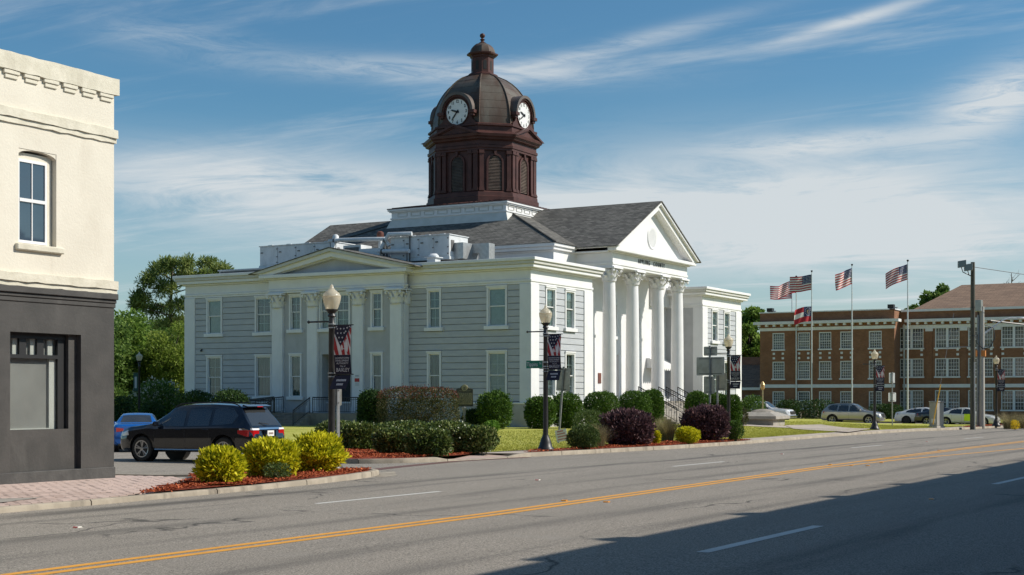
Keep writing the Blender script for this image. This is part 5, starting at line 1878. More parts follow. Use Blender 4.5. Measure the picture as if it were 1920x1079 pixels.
roof_thing('condenser', 'white box condenser between the two roof duct units', 'condenser', 2.6, 12.9, [('casing', MB().box(-0.5, 0.7, -0.8, 0.8, 0.35, 1.35), M['duct']), ('feet', MB().box(-0.4, 0.6, -0.7, -0.6, 0, 0.35).box(-0.4, 0.6, 0.6, 0.7, 0, 0.35), M['ductdark']), ('grille', MB().box(-0.53, -0.505, -0.6, 0.6, 0.5, 1.2), M['duct'])])
roof_thing('condenser', 'dark louvred box condenser behind the small pediment', 'condenser', 3.2, 14.6, [('casing', MB().box(-0.6, 0.6, -0.7, 0.7, 0.2, 1.7), M['duct']), ('grille', MB().box(-0.64, -0.605, -0.55, 0.55, 0.4, 1.55), M['ductdark']), ('feet', MB().box(-0.5, 0.5, -0.6, 0.6, 0, 0.2), M['ductdark'])])
for i, (pts, rr, lb) in enumerate([([(2.4, 16.3, 2.0), (2.4, 15.4, 2.05), (2.5, 13.4, 2.0), (2.5, 12.0, 1.95), (2.6, 11.7, 1.5)], 0.13, 'long white insulated pipe linking the roof units'),
                                   ([(2.2, 12.6, 1.15), (2.2, 11.3, 1.1), (2.2, 9.9, 1.05)], 0.14, 'short white insulated pipe before the right roof unit'),
                                   ([(2.5, 12.2, 1.4), (2.4, 11.6, 2.2), (2.4, 10.2, 2.15), (2.5, 9.9, 2.15)], 0.14, 'upper white pipe elbow over the right roof unit'),
                                   ([(2.3, 15.9, 0.3), (2.3, 15.9, 1.9)], 0.14, 'upright white pipe behind the small pediment')]):
    p = roof_thing('pipe', lb, 'pipe', 0, 0, [('run', MB().tube(pts, rr, 10), M['duct']), ('support', MB().box(pts[0][0] - 0.03, pts[0][0] + 0.03, pts[0][1] - 0.2, pts[0][1] - 0.14, 0, pts[0][2]).box(pts[-1][0] - 0.03, pts[-1][0] + 0.03, pts[-1][1] + 0.14, pts[-1][1] + 0.2, 0, pts[-1][2]), M['ductdark']), ('collar', MB().lathe([(rr + 0.02, -0.06), (rr + 0.02, 0.06)], 10, ((pts[0][0] + pts[1][0]) / 2, (pts[0][1] + pts[1][1]) / 2, (pts[0][2] + pts[1][2]) / 2), 'y'), M['ductdark'])])
roof_thing('vent', 'white domed vent cap above the roof pipes', 'vent', 2.6, 15.9, [('stack', MB().lathe([(0.1, 0), (0.1, 2.0)], 10), M['duct']), ('cap', MB().lathe([(0.2, 1.95), (0.22, 2.1), (0.2, 2.35), (0.1, 2.45), (0, 2.47)], 12), M['duct'])])
roof_thing('vent', 'rust red flue cap among the roof pipes', 'vent', 2.9, 12.6, [('stack', MB().lathe([(0.12, 0), (0.12, 2.1)], 10), M['duct']), ('cap', MB().lathe([(0.16, 2.08), (0.22, 2.15), (0.22, 2.42), (0.1, 2.5)], 12), M['rust'])])
roof_thing('vent', 'square mushroom roof vent before the right duct unit', 'vent', 1.3, 7.5, [('stack', MB().box(-0.3, 0.3, -0.3, 0.3, 0, 0.42), M['duct']), ('rim', MB().box(-0.42, 0.42, -0.42, 0.42, 0.42, 0.47), M['duct']), ('cap', MB().lathe([(0.32, 0.47), (0.32, 0.56), (0.2, 0.68), (0, 0.7)], 14), M['duct'])])
roof_thing('duct', 'grey duct elbow joining the right roof unit to the wall', 'duct', 4.0, 6.2, [('elbow', MB().box(-0.9, 0.9, 0.3, 1.0, 0.5, 1.5), M['steel']), ('drop', MB().box(0.2, 0.9, -0.9, 0.3, 0.9, 1.5).box(0.2, 0.9, -0.9, -0.2, 0.0, 0.9), M['steel'])])
roof_thing('roof_hatch', 'low dark glazed roof hatch at the left end of the flat roof', 'roof hatch', 3.2, 23.4, [('curb', MB().box(-1.0, 1.0, -2.0, 2.0, 0, 0.45), M['duct']), ('glazing', MB().box(-1.02, -1.0, -1.9, 1.9, 0.08, 0.40), M['ductdark']), ('lid', MB().box(-1.08, 1.08, -2.08, 2.08, 0.45, 0.52), M['duct'])])

# ------------------------------------------------------------------ cream corner shop
SX, SY = 23.40, 23.79
shop = thing('corner_shop', 'cream rendered two-storey corner building with charcoal shopfront', 'shop building', (SX, SY, 0))
WX0 = -14.0
up_holes = [(-2.70, -1.68, 5.02, 7.02), (-5.6, -4.58, 5.02, 7.02), (-8.5, -7.48, 5.02, 7.02)]
mb = MB()
cells(WX0, 0.0, 4.1, 8.75, up_holes, boxF, mb, 0.0, 0.35)
mb.box(-0.35, 0.0, 0.35, 24, 4.1, 8.75)
mb.box(WX0, -0.35, 23.7, 24, 0.0, 8.75)
mk('upper_wall', mb, M['cream'], shop)
mk('roof', MB().box(WX0, -0.36, 0.36, 23.69, 8.2, 8.3), M['ductdark'], shop)
# segmental heads close the top corners of the openings
for (a, b, z0, z1) in up_holes:
    m_ = (a + b) / 2
    hw_ = (b - a) / 2
    arc = [(m_ + hw_ * math.cos(t), z1 - 0.005 + 0.13 * math.sin(t) - 0.13) for t in np.linspace(0, PI, 13)]
    mk('arch_head', MB().prism([(b, z1 + 0.002), (a, z1 + 0.002)] + arc[::-1], fnF, 0.012, 0.34), M['cream'], shop)
    # hood edge over the arch
    fr = mk('window', MB().box(a + 0.02, a + 0.09, 0.13, 0.22, z0, z1 - 0.06).box(b - 0.20, b - 0.02, 0.13, 0.22, z0, z1 - 0.06).box(a + 0.09, b - 0.2, 0.131, 0.219, z1 - 0.22, z1 - 0.06).box(a + 0.09, b - 0.2, 0.131, 0.219, z0, z0 + 0.06), M['cream'], shop)
    wa, wb = a + 0.06, b - 0.17
    zm = (z0 + z1) / 2 - 0.06
    mk('sash', MB().box(wa, wa + 0.05, 0.10, 0.15, z0 + 0.03, z1 - 0.2).box(wb - 0.05, wb, 0.10, 0.15, z0 + 0.03, z1 - 0.2).box(wa + 0.05, wb - 0.05, 0.101, 0.149, z0 + 0.03, z0 + 0.09).box(wa + 0.05, wb - 0.05, 0.101, 0.149, z1 - 0.26, z1 - 0.2).box(wa + 0.05, wb - 0.05, 0.09, 0.149, zm - 0.035, zm + 0.035), M['trim'], fr)
    mk('muntin', MB().box((wa + wb) / 2 - 0.011, (wa + wb) / 2 + 0.011, 0.105, 0.125, z0 + 0.09, zm - 0.035).box((wa + wb) / 2 - 0.011, (wa + wb) / 2 + 0.011, 0.105, 0.125, zm + 0.035, z1 - 0.26), M['trim'], fr)
    for (p, q) in ((z0 + 0.08, zm - 0.03), (zm + 0.03, z1 - 0.25)):
        mk('pane', MB().box(wa + 0.04, wb - 0.04, 0.126, 0.13, p, q), M['skyglass'], fr)
    mk('backing', MB().box(a, b, 0.24, 0.26, z0, z1), M['dark'], fr)
    mk('sill', MB().box(a - 0.10, b + 0.16, -0.09, 0.14, z0 - 0.14, z0 - 0.002), M['creamtrim'], fr, bevel=0.02)


def wavy_band(name, z0, z1, n0, parent, mat, amp=0.012, x0=WX0, x1=0.05, depth=0.3):
    """hand-run moulding, slightly uneven along its length"""
    rings = []
    rr = random.Random(int(z0 * 100))
    n = 60
    for k in range(n + 1):
        x = x0 + (x1 - x0) * k / n
        a, b = rr.uniform(-amp, amp), rr.uniform(-amp, amp)
        rings.append([(x, n0 + a, z0 + b), (x, depth, z0 + b), (x, depth, z1 + a), (x, n0 + a * 0.5, z1 + a)])
    return mk(name, MB().loft(rings), mat, parent, smooth=50)


wavy_band('coping', 8.60, 8.97, -0.075, shop, M['creamtrim'], 0.012, x1=0.10, depth=0.5)
wavy_band('belt_course', 7.63, 7.82, -0.075, shop, M['creamtrim'])
wavy_band('belt_course', 7.52, 7.625, -0.04, shop, M['creamtrim'])
wavy_band('belt_course', 4.22, 4.40, -0.09, shop, M['creamtrim'])
wavy_band('belt_course', 4.12, 4.215, -0.05, shop, M['creamtrim'])
x = -0.26
cm_ = MB().box(-0.21, 0.21, -0.06, 0.05, 0.11, 0.2).box(-0.165, 0.165, -0.035, 0.05, 0.02, 0.109).mesh('corbel')
while x > WX0:
    put('corbel', cm_, M['creamtrim'], shop, (x, 0, 8.40), bevel=0.012)
    x -= 0.53
# charcoal ground floor
for z0, z1, nn in ((3.98, 4.115, -0.10), (3.90, 3.978, -0.05), (3.80, 3.898, -0.025)):
    mk('shop_cornice', MB().box(WX0, 0.03 - nn * 0.2, nn, 0.3, z0, z1), M['charcoal'], shop, bevel=0.012)
gh = [(-2.92, -0.98, 0.22, 3.16), (-7.0, -4.0, 0.22, 3.16)]
mb = MB()
cells(WX0, 0.0, 0.22, 3.80, gh, boxF, mb, 0.0, 0.35)
mb.box(-0.35, 0.0, 0.35, 24, 0.0, 4.1)
mk('ground_floor_wall', mb, M['charcoal'], shop)
mk('footing', MB().box(WX0, 0.025, -0.03, 0.36, -0.5, 0.218), M['charcoal_lo'], shop, bevel=0.015)
for (a, b) in ((-2.92, -0.98), (-7.0, -4.0)):
    wh = [(a + 0.05, b - 0.24, 1.10, 3.16)]
    mb = MB()
    cells(a, b, 0.22, 3.16, wh, boxF, mb, 0.13, 0.34)
    mk('recessed_bay', mb, M['charcoal'], shop)
    c, d = a + 0.05, b - 0.24
    sf = mk('shop_window', MB().box(c, d, 0.20, 0.30, 3.04, 3.16).box(d - 0.22, d, 0.22, 0.30, 1.10, 3.04).box(c, d - 0.22, 0.215, 0.30, 2.62, 2.70).box(c, d, 0.16, 0.30, 1.06, 1.10), M['inkblack'], shop)
    ww = (d - 0.22 - c)
    nn = 3 if ww < 2 else 5
    for k in range(1, nn):
        xx = c + ww * k / nn
        mk('mullion', MB().box(xx - 0.09, xx + 0.09, 0.225, 0.298, 2.70, 3.04), M['inkblack'], sf)
    for k in range(nn):
        xx = c + ww * k / nn
        mk('pane', MB().box(xx, xx + ww / nn, 0.262, 0.268, 2.70, 3.04), M['shopglass'], sf)
        mk('inner_frame', MB().box(xx + ww / nn - 0.22, xx + ww / nn - 0.09, 0.29, 0.36, 2.70, 3.04), M['displaywhite'], sf)
    mk('pane', MB().box(c, d - 0.22, 0.26, 0.266, 1.10, 2.62), M['shopglass'], sf)
    mk('inner_frame', MB().box(d - 0.40, d - 0.22, 0.29, 0.36, 1.10, 2.62).box(c, d - 0.40, 0.29, 0.36, 1.10, 1.125), M['displaywhite'], sf)
    mk('display_back', MB().box(c + 0.002, d - 0.002, 0.345, 0.37, 1.0, 3.15), M['deepgrey'], sf)

# ------------------------------------------------------------------ parade of shops on the near side, behind the lens: it casts the shade over the near lanes
nb = thing('shop_parade', 'brick shop parade behind the viewer whose parapet shadow lies on the road', 'shop building', (0, -1.6, 0))
HB = 8.62
for k, (a, b) in enumerate(((-60, -20), (-20, 20), (20, 60), (60, 110))):
    me = MB().box(a + 0.01, b - 0.01, -14, 0, -0.7, HB + (0, -0.15, 0.1, 0.35)[k]).mesh('wall')
    uv_planar(me, uv_wall)
    put('wall', me, M['brick2'], nb)
x = -57.0
fin = MB().box(-0.3, 0.3, -0.45, 0.05, 0, 0.18).prism([(-0.22, 0.18), (0.22, 0.18), (0.0, 0.42)], fnF, -0.4, 0.0).mesh('parapet_cap')
while x < 108:
    k = 0 if x < -20 else 1 if x < 20 else 2 if x < 60 else 3
    put('parapet_cap', fin, M['kerb'], nb, (x, 0, HB + (0, -0.15, 0.1, 0.35)[k]))
    x += 5.0
for x in frange(-55, 105, 8):
    wd_ = mk('shop_window', MB().box(x - 2.4, x + 2.4, -0.02, 0.05, 0.7, 3.0), M['skyglass'], nb)
    for dx in (-1.5, 1.5):
        mk('window', MB().box(x + dx - 0.6, x + dx + 0.6, -0.02, 0.05, 5.2, 7.4), M['skyglass'], nb)

# ------------------------------------------------------------------ brick building on the right
BBX = 155.0


def bx_t(px, py, x0):
    r_ = ray(px, py); t = x0 / r_[0]
    return t * r_[1], CAMH + t * r_[2]


bY, _ = bx_t(1677, 700, BBX)          # near end of the left section
bZ0 = -0.95
brick = thing('brick_building', 'long three-storey brown brick building with white window frames and brown roof', 'building', (BBX, bY, bZ0))
zt = lambda py, px=1677, x0=BBX: bx_t(px, py, x0)[1] - bZ0
yl = lambda px, x0=BBX: bx_t(px, 700, x0)[0] - bY
YL = yl(1425)                          # far (left on screen) end
P2 = 2.4                               # the right section stands back
ZTOP = zt(581); ZP = zt(602); ZC0, ZC1 = zt(607), zt(598.5); ZB0, ZB1 = zt(616), zt(610)
S1, S0 = zt(727), zt(720.5)


def bwall(name, boxes, mat=None):
    me = MB()
    for b in boxes: me.box(*b)
    me = me.mesh(name)
    uv_planar(me, uv_wall)
    return put(name, me, mat or M['brick'], brick)


# left section windows: (px centre, half width px)
cols = [1459.5, 1507, 1547, 1587, 1641]
wL = 0.70
rows = [(zt(652), zt(620)), (zt(709), zt(676)), (zt(767), zt(734))]
holes = []
for c in cols:
    u = yl(c)
    for z0, z1 in rows: holes.append((u - wL, u + wL, z0, z1))
mb = MB()
cells(0.0, YL, 0.0, ZTOP, holes, boxL, mb, 0.0, 0.4)
me = mb.mesh('wall'); uv_planar(me, uv_wall); put('wall', me, M['brick'], brick)
bwall('wall', [(0.41, 16, 0, 0.4, 0, ZTOP)])
bwall('wall', [(0.41, 16, YL - 0.4, YL, 0, ZTOP)])
RY1 = -62.0                            # right section runs off frame
cols2 = [1670, 1712, 1776, 1844, 1906, 1968, 2030]
cols2 = [1709, 1776, 1838.5, 1901, 1963, 2025]
rows2 = [(zt(652, 1776, BBX + P2), zt(613, 1776, BBX + P2)), (zt(706, 1776, BBX + P2), zt(672, 1776, BBX + P2)), (zt(768, 1776, BBX + P2), zt(732, 1776, BBX + P2))]
wR = 1.30
h2 = []
for c in cols2:
    u = yl(c, BBX + P2)
    for z0, z1 in rows2: h2.append((u - wR, u + wR, z0, z1))
mb = MB()
cells(RY1, 0.0, 0.0, ZTOP - 0.15, h2, boxL, mb, P2, P2 + 0.4)
me = mb.mesh('wall'); uv_planar(me, uv_wall); put('wall', me, M['brick'], brick)
bwall('wall', [(P2 + 0.41, 40, RY1, RY1 + 0.4, 0, ZTOP - 0.15)])


def far_window(uc, n, z0, w2, h_, nx, ny, pair=False):
    loc = (n, uc, z0)
    k = ('far', round(w2, 2), round(h_, 2), nx, ny, pair)

    def casing(mb):
        for a, b in ((-w2, -w2 + 0.085), (w2 - 0.085, w2)): mb.box(a, b, 0.02, 0.2, 0, h_)
        mb.box(-w2 + 0.085, w2 - 0.085, 0.021, 0.2, h_ - 0.1, h_)
        if pair: mb.box(-0.13, 0.13, 0.01, 0.2, 0, h_ - 0.1)
    fr = put('window', wmesh(('window',) + k, casing), M['trim'], brick, loc, -PI / 2)
    put('pane', wmesh(('pane',) + k, lambda mb: mb.box(-w2 + 0.1, w2 - 0.1, 0.16, 0.17, 0, h_ - 0.1)), M['brickglass'], fr)

    def mun(mb):
        spans = [(-w2 + 0.085, -0.13), (0.13, w2 - 0.085)] if pair else [(-w2 + 0.085, w2 - 0.085)]
        for a, b in spans:
            for i in range(1, nx):
                x = a + (b - a) * i / nx
                mb.box(x - 0.016, x + 0.016, 0.12, 0.15, 0.05, h_ - 0.14)
            for j in range(1, ny):
                z = (h_ - 0.14) * j / ny
                wv = 0.035 if j == ny // 2 else 0.016
                mb.box(a, b, 0.121, 0.149, z - wv, z + wv)
    put('muntin', wmesh(('muntin',) + k, mun), M['trim'], fr)
    put('sill', wmesh(('sill',) + k, lambda mb: mb.box(-w2 - 0.1, w2 + 0.1, -0.1, 0.15, -0.16, -0.002)), M['trim'], fr)
    return fr


for c in cols:
    u = yl(c)
    for z0, z1 in rows: far_window(u, 0.0, z0, wL, z1 - z0, 5, 6)
    for dy in (-0.53, 0.53):
        for py in (660.5, 669.5):
            z = zt(py)
            mk('accent_block', MB().box(-0.05, 0.02, u + dy - 0.13, u + dy + 0.13, z - 0.12, z + 0.12), M['trim'], brick)
for c in cols2:
    u = yl(c, BBX + P2)
    for z0, z1 in rows2: far_window(u, P2, z0, wR, z1 - z0, 4, 5, True)
    for dy in (-1.12, 1.12):
        for py in (656, 665):
            z = zt(py, 1776, BBX + P2)
            mk('accent_block', MB().box(P2 - 0.05, P2 + 0.02, u + dy - 0.13, u + dy + 0.13, z - 0.12, z + 0.12), M['trim'], brick)
for k in range(len(cols2) - 1):
    u = (yl(cols2[k], BBX + P2) + yl(cols2[k + 1], BBX + P2)) / 2
    mk('pier_cap', MB().box(P2 - 0.12, P2 + 0.02, u - 0.40, u + 0.40, ZB0 - 0.30, ZB0), M['trim'], brick)
    me = MB().box(P2 - 0.08, P2 + 0.02, u - 0.32, u + 0.32, 0, ZB0 - 0.301).mesh('pier'); uv_planar(me, uv_wall); put('pier', me, M['brick'], brick)
# bands
mk('band', MB().box(-0.08, 0.0, -0.08, YL, ZB0, ZB1), M['trim'], brick)
mk('band', MB().box(P2 - 0.085, P2 + 0.0, RY1, -0.3, ZB0, ZB1 + 0.05), M['trim'], brick)
mk('band', MB().box(-0.08, 0.0, -0.08, YL, S1, S0), M['trim'], brick)
mk('band', MB().box(P2 - 0.085, P2 + 0.0, RY1, -0.3, S1, S0), M['trim'], brick)
for x0, y0, y1 in ((-0.6, -0.6, YL + 0.6), (P2 - 0.6, RY1, -0.62)):
    mk('cornice', MB().box(x0, x0 + 1.2, y0, y1, ZC0 + 0.2, ZC1 + 0.02), M['trim'], brick)
    y = y0 + 0.5
    while y < y1 - 0.3:
        mk('modillion', MB().box(x0 + 0.12, x0 + 0.6, y, y + 0.26, ZC0 - 0.05, ZC0 + 0.199), M['trim'], brick)
        y += 0.9
mk('coping', MB().box(-0.1, 0.5, -0.1, YL + 0.08, ZTOP, ZTOP + 0.12), M['trim'], brick)
mk('coping', MB().box(-0.1, 16, -0.12, 0.5, ZTOP + 0.001, ZTOP + 0.121), M['trim'], brick)
mk('gutter', MB().box(P2 - 0.2, P2 + 0.5, RY1, -0.13, ZTOP - 0.15, ZTOP + 0.1), M['trim'], brick)
mk('downpipe', MB().box(P2 - 0.2, P2 - 0.06, -0.55, -0.4, 0.2, ZC0), M['frieze_grey'], brick)
mk('flat_roof', MB().box(0.4, 16, 0.4, YL - 0.4, ZTOP - 0.9, ZTOP - 0.8), M['ductdark'], brick)
# brown hip roof behind the parapet
yr0, zr1 = yl(1690, BBX + 3), None
ridge_z = bx_t(1850, 533, BBX + 16)[1] - bZ0
hp = [(P2 + 0.6, -1.2, ZTOP + 0.1), (P2 + 0.6, RY1, ZTOP + 0.1), (34, RY1, ZTOP + 0.1), (34, -1.2, ZTOP + 0.1)]
yA = yl(1803, BBX + 16)
rd = [(16.0, yA, ridge_z), (16.0, RY1 + 8, ridge_z)]
me = MB().add(hp + rd, [(1, 0, 4, 5), (0, 3, 4), (3, 2, 5, 4), (2, 1, 5), (0, 1, 2, 3)]).mesh('hip_roof')
uv_planar(me, uv_roof)
put('hip_roof', me, M['brownshingle'], brick)
for px, py in ((1442, 578), (1669, 574)):
    u = yl(px); z = ZTOP + 0.18
    sp_ = mk('roof_speaker', MB().box(0.1, 0.8, u - 0.32, u + 0.32, z, z + 0.42), M['inkblack'], brick)
    mk('bracket', MB().box(0.3, 0.6, u - 0.7, u - 0.33, z, z + 0.12), M['steel'], sp_)

# low brick annex between the courthouse and the brick building
ax = 157.5
ay0, az_e = bx_t(1412, 727, ax)
ay0 = bY + YL + 0.06
ay1, az_t = bx_t(1350, 692, ax)
annex = thing('brick_annex', 'low red brick annex with brown shingle roof beyond the courthouse', 'building', (ax, ay0, -0.95))
ze = az_e + 0.95
_, azr = bx_t(1400, 678, ax + 7)
me = MB().box(0, 12, 0, 26, 0, ze).mesh('wall'); uv_planar(me, uv_wall); put('wall', me, M['brick2'], annex)
me = MB().add([(-0.7, 0, ze), (-0.7, 26.5, ze), (7, 26.5, azr + 0.95), (7, 0, azr + 0.95), (14, 0, ze), (14, 26.5, ze)], [(1, 0, 3, 2), (3, 4, 5, 2), (0, 4, 3), (1, 2, 5), (0, 1, 5, 4)]).mesh('roof')
uv_planar(me, uv_roof); put('roof', me, M['brownshingle'], annex)
mk('eave', MB().box(-0.75, -0.3, 0.0, 26.5, ze - 0.3, ze - 0.001), M['trim'], annex)
me = MB().box(6.0, 13.4, 0.01, 26, ze, azr + 1.45).mesh('rear_wall'); uv_planar(me, uv_wall); put('rear_wall', me, M['brick2'], annex)
for u in (1.6, 6.5, 11.5):
    aw_ = mk('window', MB().box(-0.03, 0.05, u - 0.9, u + 0.9, 0.9, 2.6), M['brickglass'], annex)
    mk('frame', MB().box(-0.06, 0.04, u - 1.0, u - 0.9, 0.8, 2.7).box(-0.06, 0.04, u + 0.9, u + 1.0, 0.8, 2.7).box(-0.06, 0.04, u - 0.9, u + 0.9, 2.601, 2.7).box(-0.06, 0.04, u - 0.9, u + 0.9, 0.8, 0.899), M['frieze_grey'], aw_)
mk('gable_trim', MB().prism([(10.5, 1.8), (13.2, 3.9), (13.2, 3.5), (10.9, 1.6)], lambda p, h: (h, p[0], ze - 1.6 + p[1]), -1.2, -0.8), M['trim'], annex)

# ------------------------------------------------------------------ vehicles (local +x forward, wheels on z = 0)
def smooth_interp(x, xs, ys):
    return float(np.interp(x, xs, ys))


class CarShape:
    def __init__(s, L, W, top, belt, bot, plan, roof_w, wheel_x, wr):
        s.L, s.W, s.top, s.belt, s.bot, s.plan, s.rw, s.wx, s.wr = L, W, top, belt, bot, plan, roof_w, wheel_x, wr

    def z(s, tab, x): return smooth_interp(x, [p[0] for p in tab], [p[1] for p in tab])

    def half(s, x):
        """half section from the sill up to the roof centre"""
        w_ = s.z(s.plan, x) * s.W / 2
        zb, zt = s.z(s.bot, x), s.z(s.top, x)
        zs = min(s.z(s.belt, x), zt - 0.015)
        cab = max(0.0, min(1.0, (zt - zs - 0.03) / 0.42))
        wr_ = (1 - cab) * w_ * 0.90 + cab * s.rw
        wr_ = min(wr_, w_ * 0.93)
        dz = zt - zs
        return [(0.0, zb), (w_ * 0.84, zb), (w_ * 0.955, zb + 0.07), (w_ * 0.995, zb + 0.18), (w_, zb + 0.62 * (zs - zb)), (w_ * 0.985, zs - 0.05), (w_ * 0.945, zs),
                (wr_ + (w_ * 0.945 - wr_) * 0.12, zs + dz * 0.80), (wr_ * 0.93, zs + dz * 0.94), (wr_ * 0.6, zt - 0.004 - dz * 0.01), (0.0, zt)]

    def yside(s, x, z):
        h_ = s.half(x)[3:9]
        zs = [p[1] for p in h_]; ys = [p[0] for p in h_]
        return float(np.interp(z, zs, ys))

    def ztop_at(s, x, y):
        h_ = s.half(x)[6:]
        ys = [p[0] for p in h_][::-1]; zs = [p[1] for p in h_][::-1]
        return float(np.interp(abs(y), ys, zs))

    def body(s):
        xs = np.concatenate([np.linspace(-s.L / 2, -s.L / 2 + 0.5, 9)[:-1], np.linspace(-s.L / 2 + 0.5, s.L / 2 - 0.5, 40), np.linspace(s.L / 2 - 0.5, s.L / 2, 9)[1:]])
        rings = []
        for x in xs:
            h_ = s.half(x)
            rings.append([(x, -y, z) for y, z in h_] + [(x, y, z) for y, z in h_[::-1][1:-1]])
        return MB().loft(rings)


def boolean_cut(me, cutters):
    o = bpy.data.objects.new('tmp_body', me); COL.objects.link(o)
    tmp = []
    for c in cutters:
        co = bpy.data.objects.new('tmp_cut', c); COL.objects.link(co); tmp.append(co)
        md = o.modifiers.new('b', 'BOOLEAN'); md.operation = 'DIFFERENCE'; md.object = co; md.solver = 'EXACT'
    dg = bpy.context.evaluated_depsgraph_get()
    out = bpy.data.meshes.new_from_object(o.evaluated_get(dg))
    bpy.data.objects.remove(o)
    for c in tmp: bpy.data.objects.remove(c)
    return out


def side_panel(cs, poly, off, sgn, sub=3):
    """a panel traced on the body side (x, z), lying a hair outside the bodywork"""
    pts = []
    n = len(poly)
    for i in range(n):
        a, b = poly[i], poly[(i + 1) % n]
        for k in range(sub): pts.append((a[0] + (b[0] - a[0]) * k / sub, a[1] + (b[1] - a[1]) * k / sub))
    cx = sum(p[0] for p in pts) / len(pts); cz = sum(p[1] for p in pts) / len(pts)
    vs = []
    for p in pts: vs.append((p[0], sgn * (cs.yside(*p) + off), p[1]))
    for p in pts:
        q = ((p[0] + cx) / 2, (p[1] + cz) / 2); vs.append((q[0], sgn * (cs.yside(*q) + off), q[1]))
    vs.append((cx, sgn * (cs.yside(cx, cz) + off), cz))
    m_ = len(pts)
    fs = [(i, (i + 1) % m_, m_ + (i + 1) % m_, m_ + i) for i in range(m_)] + [(m_ + i, m_ + (i + 1) % m_, 2 * m_) for i in range(m_)]
    return MB().add(vs, fs)


def top_panel(cs, x0, x1, w0, w1, off=0.006, bow=0.0, nx=6, ny=10):
    """windscreen or rear window: follows the roof slope between two stations"""
    vs, fs = [], []
    for i in range(nx + 1):
        x = x0 + (x1 - x0) * i / nx
        ww = w0 + (w1 - w0) * i / nx
        for j in range(ny + 1):
            y = -ww + 2 * ww * j / ny
            xx = x + bow * (1 - (y / max(ww, 0.01)) ** 2)
            vs.append((xx, y, cs.ztop_at(xx, y) + off))
    for i in range(nx):
        for j in range(ny):
            a = i * (ny + 1) + j
            fs.append((a, a + 1, a + ny + 2, a + ny + 1))
    return MB().add(vs, fs)


def wheel(parent, x, y, r_, w_, sgn, spokes=5, rimm=None):
    t = mk('wheel', MB().lathe([(r_ * 0.62, -w_ / 2 + 0.02), (r_ * 0.70, -w_ / 2), (r_ * 0.93, -w_ / 2 + 0.01), (r_, -w_ / 2 + 0.045), (r_, w_ / 2 - 0.045), (r_ * 0.93, w_ / 2 - 0.01), (r_ * 0.70, w_ / 2), (r_ * 0.62, w_ / 2 - 0.02)], 28, axis='y'), M['tyre'], parent, 40, (x, y, r_))
    f = sgn * w_ / 2
    mk('rim', MB().lathe([(r_ * 0.60, f - sgn * 0.01), (r_ * 0.68, f - sgn * 0.002), (r_ * 0.68, f - sgn * 0.05), (r_ * 0.60, f - sgn * 0.09)], 28, axis='y', cap=False), rimm or M['rim'], t, 40)
    mk('brake_disc', MB().lathe([(0.0, f - sgn * 0.085), (r_ * 0.61, f - sgn * 0.085)], 20, axis='y', cap=False), M['plastic'], t)
    mb = MB()
    for k in range(spokes):
        for da in (-0.17, 0.17):
            a = 2 * PI * k / spokes + PI / 2
            p0 = (r_ * 0.10 * math.cos(a), f - sgn * 0.045, r_ * 0.10 * math.sin(a))
            p1 = (r_ * 0.63 * math.cos(a + da), f - sgn * 0.018, r_ * 0.63 * math.sin(a + da))
            mb.tube([p0, p1], [r_ * 0.085, r_ * 0.06], 5)
    mb.lathe([(0, f - sgn * 0.06), (r_ * 0.17, f - sgn * 0.06), (r_ * 0.15, f - sgn * 0.012), (0, f - sgn * 0.008)], 12, axis='y')
    mk('spokes', mb, rimm or M['rim'], t, 40)
    return t


def car(name, label, loc, rz, cs, paint, side_glass, ws, rw_, extra, group=None, cat='car', arch=0.07, scale=1.0, spokes=5, rimm=None):
    t = thing(name, label, cat, loc, rz, group)
    t.scale = (scale, scale, scale)
    cut = []
    for x in cs.wx:
        for sg in (-1, 1):
            cut.append(MB().lathe([(cs.wr + arch, 0), (cs.wr + arch, sg * 0.6)], 28, (x, sg * (cs.W / 2 - 0.30), cs.wr + 0.01), 'y').mesh('c'))
    me = boolean_cut(cs.body().mesh('body'), cut)
    me.polygons.foreach_set('use_smooth', [True] * len(me.polygons))
    me.set_sharp_from_angle(angle=R(32))
    me.materials.clear()
    b = put('body', me, paint, t)
    for x in cs.wx:
        for sg in (-1, 1):
            mk('wheel_well', MB().lathe([(cs.wr + arch - 0.006, sg * (cs.W / 2 - 0.29)), (cs.wr + arch - 0.006, sg * (cs.W / 2 - 0.06))], 24, (x, 0, cs.wr + 0.01), 'y', cap=False).lathe([(0, sg * (cs.W / 2 - 0.285)), (cs.wr + arch - 0.006, sg * (cs.W / 2 - 0.285))], 24, (x, 0, cs.wr + 0.01), 'y', cap=False), M['plastic'], t)
            wheel(t, x, sg * (cs.W / 2 - 0.135), cs.wr, 0.23, sg, spokes, rimm)
    for poly in side_glass:
        for sg in (-1, 1):
            mk('side_window', side_panel(cs, poly, 0.007, sg), M['carglass'], t)
    mk('windscreen', top_panel(cs, *ws), M['carglass'], t, 60)
    mk('rear_window', top_panel(cs, *rw_), M['carglass'], t, 60)
    extra(t, cs, b)
    return t


def handle_set(t, cs, pts, mat):
    for x, z in pts:
        for sg in (-1, 1):
            y = cs.yside(x, z)
            mk('door_handle', MB().tube([(x - 0.11, sg * (y + 0.005), z), (x - 0.08, sg * (y + 0.035), z), (x + 0.08, sg * (y + 0.035), z), (x + 0.11, sg * (y + 0.005), z)], 0.014, 6), mat, t)


def mirrors(t, cs, x, z, mat):
    for sg in (-1, 1):
        y = cs.yside(x, z)
        mk('mirror', MB().loft([[(x + 0.06 + dx, sg * (y + 0.02 + dy * 0.0 + q), z + dz) for dx, dz in ((0.07, 0.03), (0.02, 0.14), (-0.05, 0.15), (-0.07, 0.02), (-0.03, -0.01))] for q, dy in ((0.02, 0), (0.20, 1))]), mat, t, 40, bevel=0.015)


